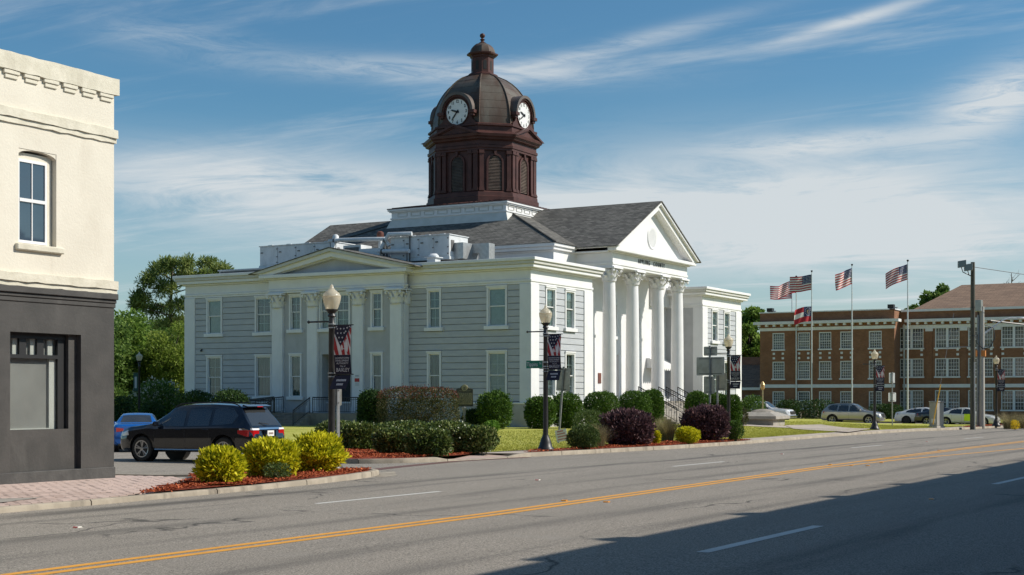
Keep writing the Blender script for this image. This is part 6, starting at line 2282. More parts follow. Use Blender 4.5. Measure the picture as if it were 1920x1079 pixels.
def door_seams(t, cs, xs_, z0f, z1f):
    for x in xs_:
        for sg in (-1, 1):
            pts = []
            for k in range(9):
                z = z0f + (z1f - z0f) * k / 8
                pts.append((x, sg * (cs.yside(x, z) - 0.002), z))
            mk('door_seam', MB().tube(pts, 0.006, 4), M['plastic'], t)


# --- black sport utility vehicle
suv = CarShape(5.07, 1.93,
               [(-2.535, 0.70), (-2.51, 0.98), (-2.44, 1.06), (-2.36, 1.16), (-2.02, 1.63), (-1.94, 1.71), (-1.6, 1.755), (-0.9, 1.785), (-0.2, 1.775), (0.25, 1.735), (0.5, 1.66), (1.08, 1.24), (1.24, 1.145), (1.5, 1.11), (2.0, 1.06), (2.3, 0.99), (2.45, 0.88), (2.535, 0.66)],
               [(-2.535, 0.66), (-2.44, 1.02), (-2.2, 1.10), (-1.0, 1.085), (1.0, 1.04), (1.3, 1.06), (2.0, 0.97), (2.4, 0.84), (2.535, 0.62)],
               [(-2.535, 0.40), (-2.3, 0.34), (2.3, 0.28), (2.535, 0.36)],
               [(-2.535, 0.80), (-2.45, 0.90), (-2.2, 0.965), (-1.5, 1.0), (1.4, 1.0), (2.1, 0.965), (2.4, 0.87), (2.5, 0.76), (2.535, 0.62)], 0.66, (-1.53, 1.51), 0.385)


def suv_extra(t, cs, b):
    door_seams(t, cs, (1.02, -0.12, -1.02), 0.42, 1.05)
    handle_set(t, cs, ((0.12, 0.985), (-0.9, 1.0)), M['paint_black'])
    mirrors(t, cs, 0.86, 1.08, M['paint_black'])
    for sg in (-1, 1):
        pts = [(-1.9 + 0.1 * k, sg * 0.60, cs.ztop_at(-1.9 + 0.1 * k, 0.60) + 0.055 * math.sin(PI * min(1, k / 2, (24 - k) / 2) / 2)) for k in range(25)]
        mk('roof_rail', MB().tube(pts, 0.018, 6), M['plastic'], t)
        mk('sill_strip', MB().tube([(-1.05, sg * 0.94, 0.385), (1.0, sg * 0.945, 0.375)], 0.022, 6), M['chrome'], t)
        # tail lamps wrap round the corner
        tl = mk('tail_lamp', MB().loft([[(-2.47, sg * 0.50, 0.83), (-2.50, sg * 0.50, 0.845), (-2.50, sg * 0.50, 0.975), (-2.46, sg * 0.50, 0.99)],
                                        [(-2.40, sg * 0.78, 0.79), (-2.50, sg * 0.78, 0.80), (-2.50, sg * 0.78, 0.98), (-2.40, sg * 0.78, 0.995)],
                                        [(-2.24, sg * 0.88, 0.79), (-2.36, sg * 0.915, 0.80), (-2.36, sg * 0.915, 0.985), (-2.24, sg * 0.88, 0.995)],
                                        [(-2.02, sg * 0.92, 0.88), (-2.06, sg * 0.965, 0.90), (-2.06, sg * 0.965, 0.985), (-2.02, sg * 0.92, 0.99)]]), M['redlens'], t, 40)
        mk('reverse_lens', MB().loft([[(-2.45, sg * 0.50, 0.992), (-2.505, sg * 0.50, 0.985), (-2.495, sg * 0.50, 1.04), (-2.43, sg * 0.50, 1.04)],
                                      [(-2.36, sg * 0.80, 0.995), (-2.485, sg * 0.80, 0.99), (-2.46, sg * 0.80, 1.04), (-2.36, sg * 0.80, 1.04)],
                                      [(-2.06, sg * 0.90, 0.995), (-2.12, sg * 0.95, 0.99), (-2.10, sg * 0.945, 1.03), (-2.06, sg * 0.90, 1.03)]]), M['clearlens'], tl, 40)
        mk('head_lamp', side_panel(cs, [(2.0, 0.80), (2.30, 0.76), (2.36, 0.86), (2.05, 0.95)], 0.01, sg), M['clearlens'], t)
    mk('tailgate_bar', MB().loft([[(-2.44, y, 0.99), (-2.535 + 0.03 * abs(y), y, 1.0), (-2.51 + 0.03 * abs(y), y, 1.055), (-2.42, y, 1.06)] for y in np.linspace(-0.5, 0.5, 9)]), M['chrome'], t, 40)
    pl = mk('number_plate', MB().box(-2.565, -2.545, -0.165, 0.165, 0.80, 0.965), M['plate'], t)
    pm_ = MB()
    for k in range(6): pm_.box(-2.568, -2.5655, -0.115 + k * 0.04, -0.09 + k * 0.04, 0.85, 0.91)
    mk('print', pm_, M['rust'], pl)
    mk('plate_recess', MB().box(-2.545, -2.50, -0.3, 0.3, 0.74, 0.985), M['paint_black'], t, bevel=0.01)
    mk('tailgate_seam', MB().tube([(-2.535, -0.82, 0.70), (-2.545, 0, 0.69), (-2.535, 0.82, 0.70)], 0.006, 4), M['plastic'], t)
    mk('bumper', MB().loft([[(-2.40, y, 0.42), (-2.56 + 0.06 * (y / 0.9) ** 2, y, 0.44), (-2.58 + 0.06 * (y / 0.9) ** 2, y, 0.56), (-2.56 + 0.06 * (y / 0.9) ** 2, y, 0.66), (-2.42, y, 0.68)] for y in np.linspace(-0.86, 0.86, 11)]), M['paint_black'], t, 40)
    mk('badge', MB().box(-2.552, -2.54, 0.22, 0.36, 0.705, 0.735), M['chrome'], t)
    mk('spoiler', MB().loft([[(-1.98, y, 1.69), (-2.17, y, 1.655), (-2.17, y, 1.685), (-1.98, y, 1.735)] for y in np.linspace(-0.60, 0.60, 7)]), M['paint_black'], t, 40)
    mk('brake_lamp', MB().box(-2.18, -2.165, -0.14, 0.14, 1.66, 1.68), M['redlens'], t)
    mk('wiper', MB().tube([(-2.44, -0.05, 1.15), (-2.36, 0.3, 1.2)], 0.013, 5), M['plastic'], t)
    mk('front_grille', MB().box(2.50, 2.54, -0.45, 0.45, 0.55, 0.75), M['plastic'], t)


suv_glass = [[(0.93, 1.085), (0.40, 1.60), (0.02, 1.665), (-0.06, 1.665), (-0.06, 1.075)], [(-0.18, 1.085), (-0.18, 1.668), (-0.98, 1.675), (-0.98, 1.10)], [(-1.09, 1.115), (-1.09, 1.67), (-1.72, 1.635), (-1.96, 1.40), (-1.80, 1.17)]]
p_suv, mpp = AT(377, 45.6)
p_suv.z = zroad(p_suv.x, p_suv.y) + 0.003
car('suv', 'black sport utility vehicle with red tail lamps behind the yellow shrubs', p_suv, PI / 2 - R(4.5) * -1, suv, M['paint_black'], suv_glass,
    (1.12, 0.42, 0.70, 0.58, 0.006, 0.05), (-2.40, -2.03, 0.72, 0.60, 0.006, 0.0), suv_extra, cat='suv', scale=1.05)

# --- saloons
sedan = CarShape(4.86, 1.85,
                 [(-2.43, 0.62), (-2.38, 0.98), (-2.2, 1.06), (-1.75, 1.09), (-1.55, 1.12), (-0.95, 1.38), (-0.5, 1.455), (0.0, 1.46), (0.35, 1.41), (1.05, 1.03), (1.25, 0.965), (1.8, 0.89), (2.2, 0.78), (2.36, 0.68), (2.43, 0.52)],
                 [(-2.43, 0.60), (-2.3, 0.92), (-1.0, 0.96), (1.0, 0.90), (1.3, 0.90), (2.2, 0.70), (2.43, 0.50)],
                 [(-2.43, 0.34), (-2.2, 0.26), (2.2, 0.20), (2.43, 0.28)],
                 [(-2.43, 0.80), (-2.33, 0.90), (-2.0, 0.97), (-1.4, 1.0), (1.3, 1.0), (1.95, 0.95), (2.3, 0.82), (2.43, 0.62)], 0.58, (-1.42, 1.42), 0.335)
sedan_glass = [[(0.86, 0.945), (0.30, 1.33), (-0.12, 1.385), (-0.16, 0.95)], [(-0.25, 0.955), (-0.22, 1.388), (-0.72, 1.36), (-1.08, 1.22), (-1.22, 0.995)]]


def sedan_extra(paint, tailw=0.42, chrome_line=True):
    def f(t, cs, b):
        door_seams(t, cs, (0.98, -0.2, -1.0), 0.32, 0.93)
        handle_set(t, cs, ((0.02, 0.83), (-0.88, 0.85)), paint)
        mirrors(t, cs, 0.72, 0.95, paint)
        for sg in (-1, 1):
            mk('tail_lamp', MB().loft([[(-2.30, sg * 0.42, 0.80), (-2.42, sg * 0.42, 0.81), (-2.41, sg * 0.42, 0.90), (-2.30, sg * 0.42, 0.91)],
                                       [(-2.25, sg * 0.68, 0.76), (-2.40, sg * 0.68, 0.77), (-2.38, sg * 0.68, 0.93), (-2.25, sg * 0.68, 0.94)],
                                       [(-2.02, sg * 0.80, 0.80), (-2.16, sg * 0.875, 0.81), (-2.14, sg * 0.87, 0.93), (-2.02, sg * 0.80, 0.94)]]), M['redlens'], t, 40)
            mk('head_lamp', side_panel(cs, [(1.78, 0.66), (2.20, 0.58), (2.24, 0.66), (1.84, 0.76)], 0.012, sg), M['clearlens'], t)
        mk('number_plate', MB().box(-2.44, -2.425, -0.16, 0.16, 0.58, 0.73), M['plate'], t)
        mk('badge', MB().lathe([(0, 0), (0.07, 0), (0.06, 0.012), (0, 0.014)], 12, (-2.415, 0, 0.86), 'x').xf(Matrix.Identity(4)), M['chrome'], t)
        mk('grille', MB().loft([[(2.36 - 0.12 * (y / 0.6) ** 2, y, 0.40), (2.435 - 0.12 * (y / 0.6) ** 2, y, 0.42), (2.40 - 0.12 * (y / 0.6) ** 2, y, 0.60), (2.3, y, 0.62)] for y in np.linspace(-0.5, 0.5, 7)]), M['plastic'], t, 40)
        mk('bumper', MB().loft([[(-2.30, y, 0.30), (-2.44 + 0.07 * (y / 0.8) ** 2, y, 0.32), (-2.46 + 0.07 * (y / 0.8) ** 2, y, 0.5), (-2.30, y, 0.56)] for y in np.linspace(-0.8, 0.8, 9)]), paint, t, 40)
        mk('diffuser', MB().box(-2.455, -2.40, -0.6, 0.6, 0.26, 0.34), M['plastic'], t)
    return f


p, _ = AT(259, 55.5)
p.z = zroad(p.x, p.y) + 0.003
car('sedan', 'bright blue saloon parked nose-in beside the courthouse, seen from behind', p, R(42), sedan, M['paint_blue'], sedan_glass, (1.08, 0.30, 0.62, 0.50, 0.006, 0.05), (-1.55, -0.92, 0.58, 0.50, 0.006, 0.0), sedan_extra(M['paint_blue']), 'parked cars')

# --- silver crossover and the cars on the far street
cross = CarShape(5.05, 2.0,
                 [(-2.525, 0.72), (-2.49, 1.05), (-2.42, 1.12), (-2.0, 1.58), (-1.9, 1.69), (-1.4, 1.755), (-0.5, 1.775), (0.1, 1.74), (0.4, 1.66), (1.0, 1.25), (1.2, 1.15), (1.5, 1.12), (2.1, 1.05), (2.35, 0.96), (2.47, 0.82), (2.525, 0.62)],
                 [(-2.525, 0.70), (-2.42, 1.06), (-2.0, 1.10), (1.0, 1.06), (1.3, 1.06), (2.1, 0.95), (2.525, 0.58)],
                 [(-2.525, 0.40), (-2.3, 0.32), (2.3, 0.28), (2.525, 0.36)],
                 [(-2.525, 0.82), (-2.42, 0.92), (-2.1, 0.975), (-1.4, 1.0), (1.4, 1.0), (2.1, 0.97), (2.42, 0.88), (2.525, 0.68)], 0.68, (-1.52, 1.51), 0.385)
cross_glass = [[(0.84, 1.10), (0.30, 1.58), (-0.05, 1.66), (-0.10, 1.10)], [(-0.2, 1.10), (-0.18, 1.665), (-0.95, 1.67), (-1.05, 1.12)], [(-1.16, 1.13), (-1.08, 1.665), (-1.62, 1.63), (-1.95, 1.40), (-2.0, 1.25)]]


def cross_extra(t, cs, b):
    door_seams(t, cs, (0.98, -0.15, -1.05), 0.42, 1.06)
    handle_set(t, cs, ((0.1, 0.98), (-0.9, 1.0)), M['paint_silver'])
    mirrors(t, cs, 0.8, 1.1, M['paint_silver'])
    for sg in (-1, 1):
        mk('tail_lamp', MB().loft([[(-2.36, sg * 0.6, 0.94), (-2.50, sg * 0.6, 0.95), (-2.46, sg * 0.6, 1.07), (-2.36, sg * 0.6, 1.09)], [(-2.1, sg * 0.90, 0.92), (-2.30, sg * 0.96, 0.93), (-2.26, sg * 0.95, 1.09), (-2.1, sg * 0.88, 1.10)]]), M['redlens'], t, 40)
        mk('head_lamp', side_panel(cs, [(2.0, 0.86), (2.38, 0.80), (2.40, 0.90), (2.05, 0.98)], 0.012, sg), M['clearlens'], t)
        for x in cs.wx:
            mk('arch_trim', MB().tube([(x + (cs.wr + 0.075) * math.cos(a), sg * (cs.W / 2 - 0.012), cs.wr + 0.01 + (cs.wr + 0.075) * math.sin(a)) for a in np.linspace(0.1, PI - 0.1, 13)], 0.03, 5), M['plastic'], t)
        mk('sill_trim', MB().tube([(-1.1, sg * 0.965, 0.38), (1.05, sg * 0.965, 0.36)], 0.05, 5), M['plastic'], t)
        mk('roof_rail', MB().tube([(-1.8, sg * 0.62, cs.ztop_at(-1.8, 0.62) + 0.02), (-1.2, sg * 0.62, cs.ztop_at(-1.2, 0.62) + 0.05), (0, sg * 0.62, cs.ztop_at(0, 0.62) + 0.04)], 0.02, 5), M['plastic'], t)
    mk('grille', MB().loft([[(2.42 - 0.1 * (y / 0.7) ** 2, y, 0.60), (2.55 - 0.1 * (y / 0.7) ** 2, y, 0.62), (2.53 - 0.1 * (y / 0.7) ** 2, y, 0.86), (2.4, y, 0.9)] for y in np.linspace(-0.6, 0.6, 7)]), M['plastic'], t, 40)
    mk('bumper', MB().loft([[(2.38, y, 0.34), (2.56 - 0.1 * (y / 0.9) ** 2, y, 0.36), (2.57 - 0.1 * (y / 0.9) ** 2, y, 0.54), (2.40, y, 0.58)] for y in np.linspace(-0.9, 0.9, 9)]), M['paint_silver'], t, 40)
    mk('number_plate', MB().box(-2.545, -2.53, -0.16, 0.16, 0.80, 0.95), M['plate'], t)


def on_x(px, x0):
    r_ = ray(px, HZ); t = x0 / r_[0]
    return Vector((x0, t * r_[1], zroad(x0, t * r_[1]) + 0.003))


gp = 'parked cars'
car('crossover', 'silver crossover parked beyond the flagpoles', on_x(1600, 117.3), -PI / 2 + R(2), cross, M['paint_silver'], cross_glass, (1.04, 0.34, 0.74, 0.62, 0.006, 0.05), (-2.36, -1.98, 0.74, 0.62, 0.006, 0.0), cross_extra, gp)
fast = CarShape(4.9, 1.86,
                [(-2.45, 0.62), (-2.40, 0.98), (-2.25, 1.05), (-1.9, 1.09), (-1.2, 1.32), (-0.6, 1.44), (0.0, 1.455), (0.35, 1.40), (1.1, 1.02), (1.3, 0.96), (1.8, 0.88), (2.2, 0.77), (2.38, 0.66), (2.45, 0.52)],
                sedan.belt, sedan.bot, sedan.plan, 0.58, (-1.42, 1.42), 0.34)
fast_glass = [[(0.86, 0.945), (0.30, 1.33), (-0.12, 1.385), (-0.16, 0.95)], [(-0.25, 0.955), (-0.22, 1.388), (-0.9, 1.34), (-1.4, 1.16), (-1.5, 1.02)]]
car('sedan', 'white fastback saloon with dark wheels half hidden by the grey cabinet', on_x(1737, 118.6), -PI / 2, fast, M['paint_white'], fast_glass, (1.08, 0.30, 0.62, 0.50, 0.006, 0.05), (-1.85, -1.0, 0.58, 0.50, 0.006, 0.0), sedan_extra(M['paint_white']), gp, rimm=M['plastic'])
car('sedan', 'dark grey saloon whose tail shows left of the grey cabinet', on_x(1775, 116.8), -PI / 2 + R(4), sedan, M['paint_grey'], sedan_glass, (1.08, 0.30, 0.62, 0.50, 0.006, 0.05), (-1.55, -0.92, 0.58, 0.50, 0.006, 0.0), sedan_extra(M['paint_grey']), gp)
wcar = car('sedan', 'pearl white saloon with a lime notice on its door behind the utility poles', on_x(1813, 114.6), -PI / 2, sedan, M['paint_pearl'], sedan_glass, (1.08, 0.30, 0.62, 0.50, 0.006, 0.05), (-1.55, -0.92, 0.58, 0.50, 0.006, 0.0), sedan_extra(M['paint_pearl']), gp)
mk('door_notice', MB().box(-0.02, 0.45, -0.945, -0.93, 0.42, 0.95), M['lime'], wcar)

# --- white pickup behind the memorial
truck = CarShape(5.9, 2.02,
                 [(-2.95, 0.86), (-2.93, 1.24), (-0.95, 1.25), (-0.92, 1.80), (-0.6, 1.92), (0.3, 1.93), (0.6, 1.86), (1.15, 1.40), (1.3, 1.30), (2.2, 1.25), (2.7, 1.18), (2.9, 1.0), (2.95, 0.7)],
                 [(-2.95, 0.84), (-2.9, 1.20), (1.2, 1.20), (2.6, 1.08), (2.95, 0.66)], [(-2.95, 0.5), (2.6, 0.42), (2.95, 0.46)],
                 [(-2.95, 0.97), (-2.5, 1.0), (2.2, 1.0), (2.7, 0.95), (2.95, 0.82)], 0.74, (-1.8, 1.85), 0.40)


def truck_extra(t, cs, b):
    mirrors(t, cs, 0.95, 1.25, M['plastic'])
    handle_set(t, cs, ((0.15, 1.1), (-0.75, 1.1)), M['paint_white'])
    door_seams(t, cs, (1.1, -0.05, -0.9), 0.55, 1.18)
    for sg in (-1, 1):
        mk('head_lamp', side_panel(cs, [(2.45, 0.88), (2.84, 0.84), (2.84, 1.04), (2.5, 1.08)], 0.012, sg), M['clearlens'], t)
        mk('tail_lamp', MB().box(-2.97, -2.85, sg * 0.86, sg * 0.99, 0.85, 1.2), M['redlens'], t)
    mk('grille', MB().box(2.90, 2.97, -0.62, 0.62, 0.72, 1.04), M['plastic'], t, bevel=0.02)
    mk('bumper', MB().box(2.85, 3.04, -0.92, 0.92, 0.46, 0.68), M['chrome'], t, bevel=0.03)
    mk('cargo_bed', MB().box(-2.85, -1.0, -0.82, 0.82, 1.246, 1.262), M['plastic'], t)


car('pickup', 'white pickup truck whose nose shows past the shrub by the memorial', on_x(1427, 121.5), -PI / 2, truck, M['paint_white'], [[(0.98, 1.25), (0.55, 1.74), (0.0, 1.80), (-0.02, 1.25)], [(-0.12, 1.25), (-0.1, 1.80), (-0.72, 1.78), (-0.8, 1.27)]], (1.2, 0.55, 0.78, 0.66, 0.006, 0.05), (-0.955, -0.93, 0.7, 0.66, 0.01, 0.0), truck_extra, gp, cat='pickup truck')

# ------------------------------------------------------------------ street lamps, banners, signs
def lamp_proto(h_):
    mbs = {}
    z = h_ - 0.66
    mbs['base'] = (MB().lathe([(0.30, -0.05), (0.30, 0.06), (0.27, 0.12), (0.23, 0.16), (0.20, 0.30), (0.16, 0.42), (0.12, 0.5), (0.11, 0.56)], 16), M['black'])
    mbs['shaft'] = (MB().lathe([(0.092, 0.5), (0.088, 1.2), (0.076, z - 0.42), (0.09, z - 0.40), (0.09, z - 0.34), (0.076, z - 0.32), (0.072, z - 0.16)], 12), M['black'])
    mbs['lamp_holder'] = (MB().lathe([(0.075, z - 0.17), (0.11, z - 0.14), (0.085, z - 0.08), (0.12, z - 0.02), (0.155, z + 0.0), (0.16, z + 0.03)], 14), M['black'])
    g = [(0.135, z + 0.02), (0.165, z + 0.08), (0.205, z + 0.2), (0.228, z + 0.31), (0.222, z + 0.37), (0.19, z + 0.43), (0.14, z + 0.475), (0.085, z + 0.52), (0.05, z + 0.56), (0.045, z + 0.60), (0.03, z + 0.63), (0.0, z + 0.66)]
    mbs['globe'] = (MB().lathe(g, 20), M['globe'])
    mbs['globe_rim'] = (MB().lathe([(0.226, z + 0.33), (0.236, z + 0.345), (0.226, z + 0.36)], 20), M['globe'])
    mbs['bulb'] = (MB().lathe([(0.05, z + 0.04), (0.06, z + 0.12), (0.05, z + 0.24), (0, z + 0.28)], 10), M['globe'])
    return mbs


_lm = {}


def lamp(label, loc, h_, arms=True, clip=True):
    t = thing('street_lamp', label, 'street lamp', loc, 0, 'black street lamps')
    if h_ not in _lm:
        _lm[h_] = {k: (mb.mesh(k, 40), m) for k, (mb, m) in lamp_proto(h_).items()}
    for k, (me, m) in _lm[h_].items(): put(k, me, m, t)
    zt_ = h_ - 0.93
    if arms:
        mk('hanger_arm', MB().tube([(0, 0.06, zt_), (0, 0.70, zt_)], 0.022, 8).lathe([(0, -0.045), (0.04, -0.02), (0.04, 0.02), (0, 0.045)], 8, (0, 0.72, zt_)), M['black'], t, 40)
        for zz in (zt_ - 0.10, zt_ - 1.32):
            mk('banner_arm', MB().tube([(0, -0.06, zz), (0, -0.64, zz)], 0.014, 6).lathe([(0, -0.02), (0.022, 0), (0, 0.02)], 6, (0, -0.65, zz)), M['black'], t)
            mk('clamp', MB().lathe([(0.098, zz - 0.07), (0.098, zz - 0.045), (0.08, zz - 0.044)], 12).lathe([(0.098, zz + 0.02), (0.098, zz + 0.045), (0.08, zz + 0.046)], 12), M['steel'], t)
    return t


def star(cx, cy, r_):
    return [(cx + (r_ if k % 2 == 0 else r_ * 0.42) * math.sin(k * PI / 5), cy + (r_ if k % 2 == 0 else r_ * 0.42) * math.cos(k * PI / 5)) for k in range(10)]


def banner(label, lamp_loc, h_, kick=0.0, flap=0.34, bulge=0.05):
    """cloth seen from -x; u runs towards -y, v up; origin at its lower left corner"""
    zt_ = h_ - 0.93 - 0.10
    W_, H_ = 0.5, 1.22
    o = thing('banner', label, 'banner', (lamp_loc[0], lamp_loc[1] - 0.11, lamp_loc[2] + zt_ - H_), 0, 'street lamp banners')

    def P(u, v, off=0.0):
        b = -bulge * math.sin(PI * max(0, v) / H_) - (kick * (-v) if v < 0 else 0)
        s = 0.0 if v > 0 else -v * 0.25
        return (b - off, -u + s * 0.4, v)

    def flat(polys, off, name, mat, parent=o):
        mb = MB()
        for p in polys: mb.add([P(u, v, off) for u, v in p], [tuple(range(len(p)))])
        return mk(name, mb, mat, parent, recalc=False)

    def cloth(v0, v1, mat, name):
        mb = MB()
        nu, nv = 5, 10
        for sgn in (0.002, -0.002):
            vs = [P(W_ * i / nu, v0 + (v1 - v0) * j / nv, sgn) for j in range(nv + 1) for i in range(nu + 1)]
            mb.add(vs, [(j * (nu + 1) + i, j * (nu + 1) + i + 1, (j + 1) * (nu + 1) + i + 1, (j + 1) * (nu + 1) + i) for j in range(nv) for i in range(nu)])
        return mk(name, mb, mat, o, recalc=False, smooth=60)
    cloth(0.48, H_, M['banner_white'], 'flag_panel')
    nv_ = cloth(0.0, 0.48, M['banner_navy'], 'name_panel')
    reds = [[(0, 0.95), (0, 0.62), (0.05, 0.482), (0.15, 0.482), (0.06, 0.80)], [(0.17, 0.78), (0.25, 0.482), (0.34, 0.482), (0.29, 0.80), (0.22, 0.84)],
            [(0.30, 0.86), (0.41, 0.482), (0.49, 0.482), (0.46, 0.64), (0.36, 0.95)], [(0.38, 0.98), (0.5, 0.66), (0.5, 0.84), (0.42, 1.06)], [(0.44, 1.08), (0.5, 0.96), (0.5, 1.14), (0.47, 1.15)]]
    flat(reds, 0.006, 'red_stripes', M['banner_red'])
    flat([[(0.0, 1.215), (0.0, 1.02), (0.19, 0.70), (0.30, 0.84), (0.48, 1.17), (0.5, 1.215)]], 0.008, 'blue_field', M['banner_navy'])
    flat([star(a, b, 0.030) for a, b in ((0.08, 1.13), (0.18, 1.13), (0.28, 1.13), (0.38, 1.15), (0.10, 1.02), (0.20, 1.02), (0.30, 1.02), (0.15, 0.91), (0.25, 0.91), (0.2, 0.80), (0.34, 1.06), (0.05, 1.18), (0.45, 1.18))], 0.012, 'stars', M['banner_white'])
    for s, v, sz, sx in (('DOWNTOWN', 0.40, 0.068, 0.95), ('DEVELOPMENT', 0.335, 0.068, 0.88), ('AUTHORITY', 0.27, 0.068, 0.95), ('City of', 0.20, 0.06, 1.0), ('BAXLEY', 0.105, 0.135, 0.85)):
        put('lettering', text_mesh(s, sz, 0.001, sx=sx), M['banner_text'], o, Vector(P(W_ / 2, v, 0.012)), rot=(PI / 2, 0, -PI / 2))
    if flap:
        fl = MB()
        vs = [P(W_ * i / 4, -0.03 - flap * j / 4, 0.0) for j in range(5) for i in range(5)]
        fl.add(vs, [(j * 5 + i, j * 5 + i + 1, (j + 1) * 5 + i + 1, (j + 1) * 5 + i) for j in range(4) for i in range(4)])
        f_ = mk('lower_flap', fl, M['banner_navy'], o, recalc=False)
        bars = []
        for v, a, b in ((-0.03 - flap * 0.42, 0.12, 0.42), (-0.03 - flap * 0.72, 0.17, 0.37)):
            n = 7
            for k in range(n):
                u0 = a + (b - a) * k / n
                bars.append([(u0, v), (u0 + (b - a) / n * 0.7, v), (u0 + (b - a) / n * 0.7, v + 0.05), (u0, v + 0.05)])
        flat(bars, 0.01, 'small_print', M['banner_text'], o)
    return o


lamp_spots = []
p, _ = AT(622, 35.4); p.z = zl(p.x, p.y)
lamp_spots.append((p, 4.66, 'black street lamp with acorn globe behind the yellow shrubs', 'flag banner with a folded dark lower flap on the lamp by the yellow shrubs', 0.55))
p, _ = G(1023, 846); lamp_spots.append((p, 5.06, 'black street lamp with acorn globe carrying the green street sign', 'flag banner curling outward beside the green street sign', 0.25))
p, _ = AT(1366, 67.5); lamp_spots.append((p, 4.95, 'black street lamp rising behind the right purple shrub', 'flag banner on the lamp right of the road sign backs', 0.0))
p, _ = G(1640, 806); lamp_spots.append((p, 5.02, 'black street lamp on the lawn edge before the silver crossover', 'flag banner on the lamp before the silver crossover', 0.0))
p, _ = G(1868, 800); lamp_spots.append((p, 5.15, 'black street lamp by the ornamental grasses at the right edge', 'flag banner on the rightmost lamp', 0.0))
for p, h_, lb, bl, kick in lamp_spots:
    lamp(lb, p, h_)
    banner(bl, p, h_, kick)
for px, dp, tz, lb in ((261, 100, 4.85, 'black street lamp standing before the trees left of the courthouse'), (343, 146, 4.8, 'distant street lamp whose globe peeks out beside the courthouse corner')):
    p, _ = AT(px, dp); p.z = -0.0055 * p.x - 0.25
    L_ = lamp(lb, p, round(tz - p.z, 2), arms=False)
    if px == 261:
        b_ = thing('banner', 'small dark green banner on the lamp before the trees', 'banner', (p.x, p.y, p.z), 0, 'street lamp banners')
        mk('cloth', MB().box(-0.01, 0.01, 0.1, 0.55, 2.75, 4.0), M['dkgreen'], b_)
        mk('print', MB().box(-0.014, -0.0105, 0.22, 0.42, 2.95, 3.75), M['noticegrey'], b_)
        mk('arm', MB().tube([(0, 0, 4.02), (0, 0.58, 4.02)], 0.015, 5).tube([(0, 0, 2.73), (0, 0.58, 2.73)], 0.015, 5), M['black'], b_)

# green street name blade on the second lamp
lp = lamp_spots[1][0]
ss = thing('street_sign', 'green street name sign fixed to the lamp post', 'street sign', (lp.x, lp.y, lp.z + 2.86), 0)
mk('blade', MB().box(-0.012, 0.012, 0.10, 0.76, 0, 0.27), M['green_sign'], ss)
put('lettering', text_mesh('Tippins', 0.20, 0.001, sx=0.74), M['noticewhite'], ss, (-0.015, 0.52, 0.135), rot=(PI / 2, 0, -PI / 2))
put('lettering', text_mesh('St', 0.115, 0.001, sx=0.9), M['noticewhite'], ss, (-0.015, 0.20, 0.175), rot=(PI / 2, 0, -PI / 2))
mk('bracket', MB().box(-0.02, 0.02, 0.06, 0.12, 0.02, 0.25).lathe([(0.10, -0.02), (0.10, 0.02)], 12, (0, 0, 0.06), cap=False).lathe([(0.10, -0.02), (0.10, 0.02)], 12, (0, 0, 0.21), cap=False), M['steel'], ss)


def sign(name, label, loc, post_h, panels, rz=0.0, lean=(0, 0), cat='road sign', post=None, front='signback'):
    """panels: (y0, y1, z0, z1) seen from -x"""
    t = thing(name, label, cat, loc, rz, 'road signs')
    t.rotation_euler = (lean[0], lean[1], rz)
    mk('post', MB().box(-0.03, 0.03, -0.035, 0.035, -0.1, post_h), post or M['polegrey'], t)
    for (y0, y1, z0, z1) in panels:
        pn = MB().prism([(y0 + 0.03, z0), (y1 - 0.03, z0), (y1, z0 + 0.03), (y1, z1 - 0.03), (y1 - 0.03, z1), (y0 + 0.03, z1), (y0, z1 - 0.03), (y0, z0 + 0.03)], lambda q, h: (h, q[0], q[1]), 0.035, 0.042)
        p_ = mk('panel', pn, M[front], t)
        mk('stiffener', MB().box(0.031, 0.035, y0 + 0.12, y1 - 0.12, z0 + 0.06, z0 + 0.09).box(0.031, 0.035, y0 + 0.12, y1 - 0.12, z1 - 0.09, z1 - 0.06), M['ductdark'], p_)
        for dz in (z0 + 0.075, z1 - 0.075):
            mk('bolt', MB().lathe([(0.018, -0.012), (0.018, 0.006)], 6, (-0.03, 0, dz), 'x'), M['ductdark'], p_)
    return t


p, m_ = G(1047, 832)
sign('road_sign', 'leaning road sign seen from its grey back beside the street name lamp', p, 3.15, [(-0.30, 0.30, 2.15, 3.1)], 0.0, (R(4.5), R(0)), post=M['polegrey'])
ys, _ = G(1056, 833)
yd = thing('yard_sign', 'small white yard sign with red lettering tilted by the leaning sign post', 'yard sign', ys, R(10))
yd.rotation_euler = (R(-12), 0, R(10))
mk('panel', MB().box(-0.006, 0.006, -0.24, 0.24, 0.12, 0.60), M['noticewhite'], yd)
mk('stake', MB().tube([(0, -0.15, -0.05), (0, -0.15, 0.14)], 0.006, 4).tube([(0, 0.15, -0.05), (0, 0.15, 0.14)], 0.006, 4), M['steel'], yd)
mb = MB()
for z0, a, b, hh in ((0.50, -0.10, 0.16, 0.06), (0.40, -0.16, 0.18, 0.05), (0.29, -0.2, 0.18, 0.055), (0.18, -0.2, 0.2, 0.05)):
    n = 8
    for k in range(n):
        u = a + (b - a) * k / n
        mb.box(-0.0085, -0.0065, u, u + (b - a) / n * 0.65, z0, z0 + hh)
mk('red_print', mb, M['noticered'], yd)
p, m_ = AT(1331, 62.0)
sign('road_sign', 'cluster of route marker signs seen from behind over the right purple shrub', p, 4.15, [(-0.33, 0.30, 3.72, 4.12), (-0.66, 0.64, 2.86, 3.66), (-0.20, 0.30, 2.06, 2.82)])
p, m_ = AT(1345, 62.6)
sign('road_sign', 'narrower sign post standing beside the route marker cluster', p, 3.0, [(-0.42, 0.08, 2.2, 2.98)])
p, m_ = AT(1673, 104)
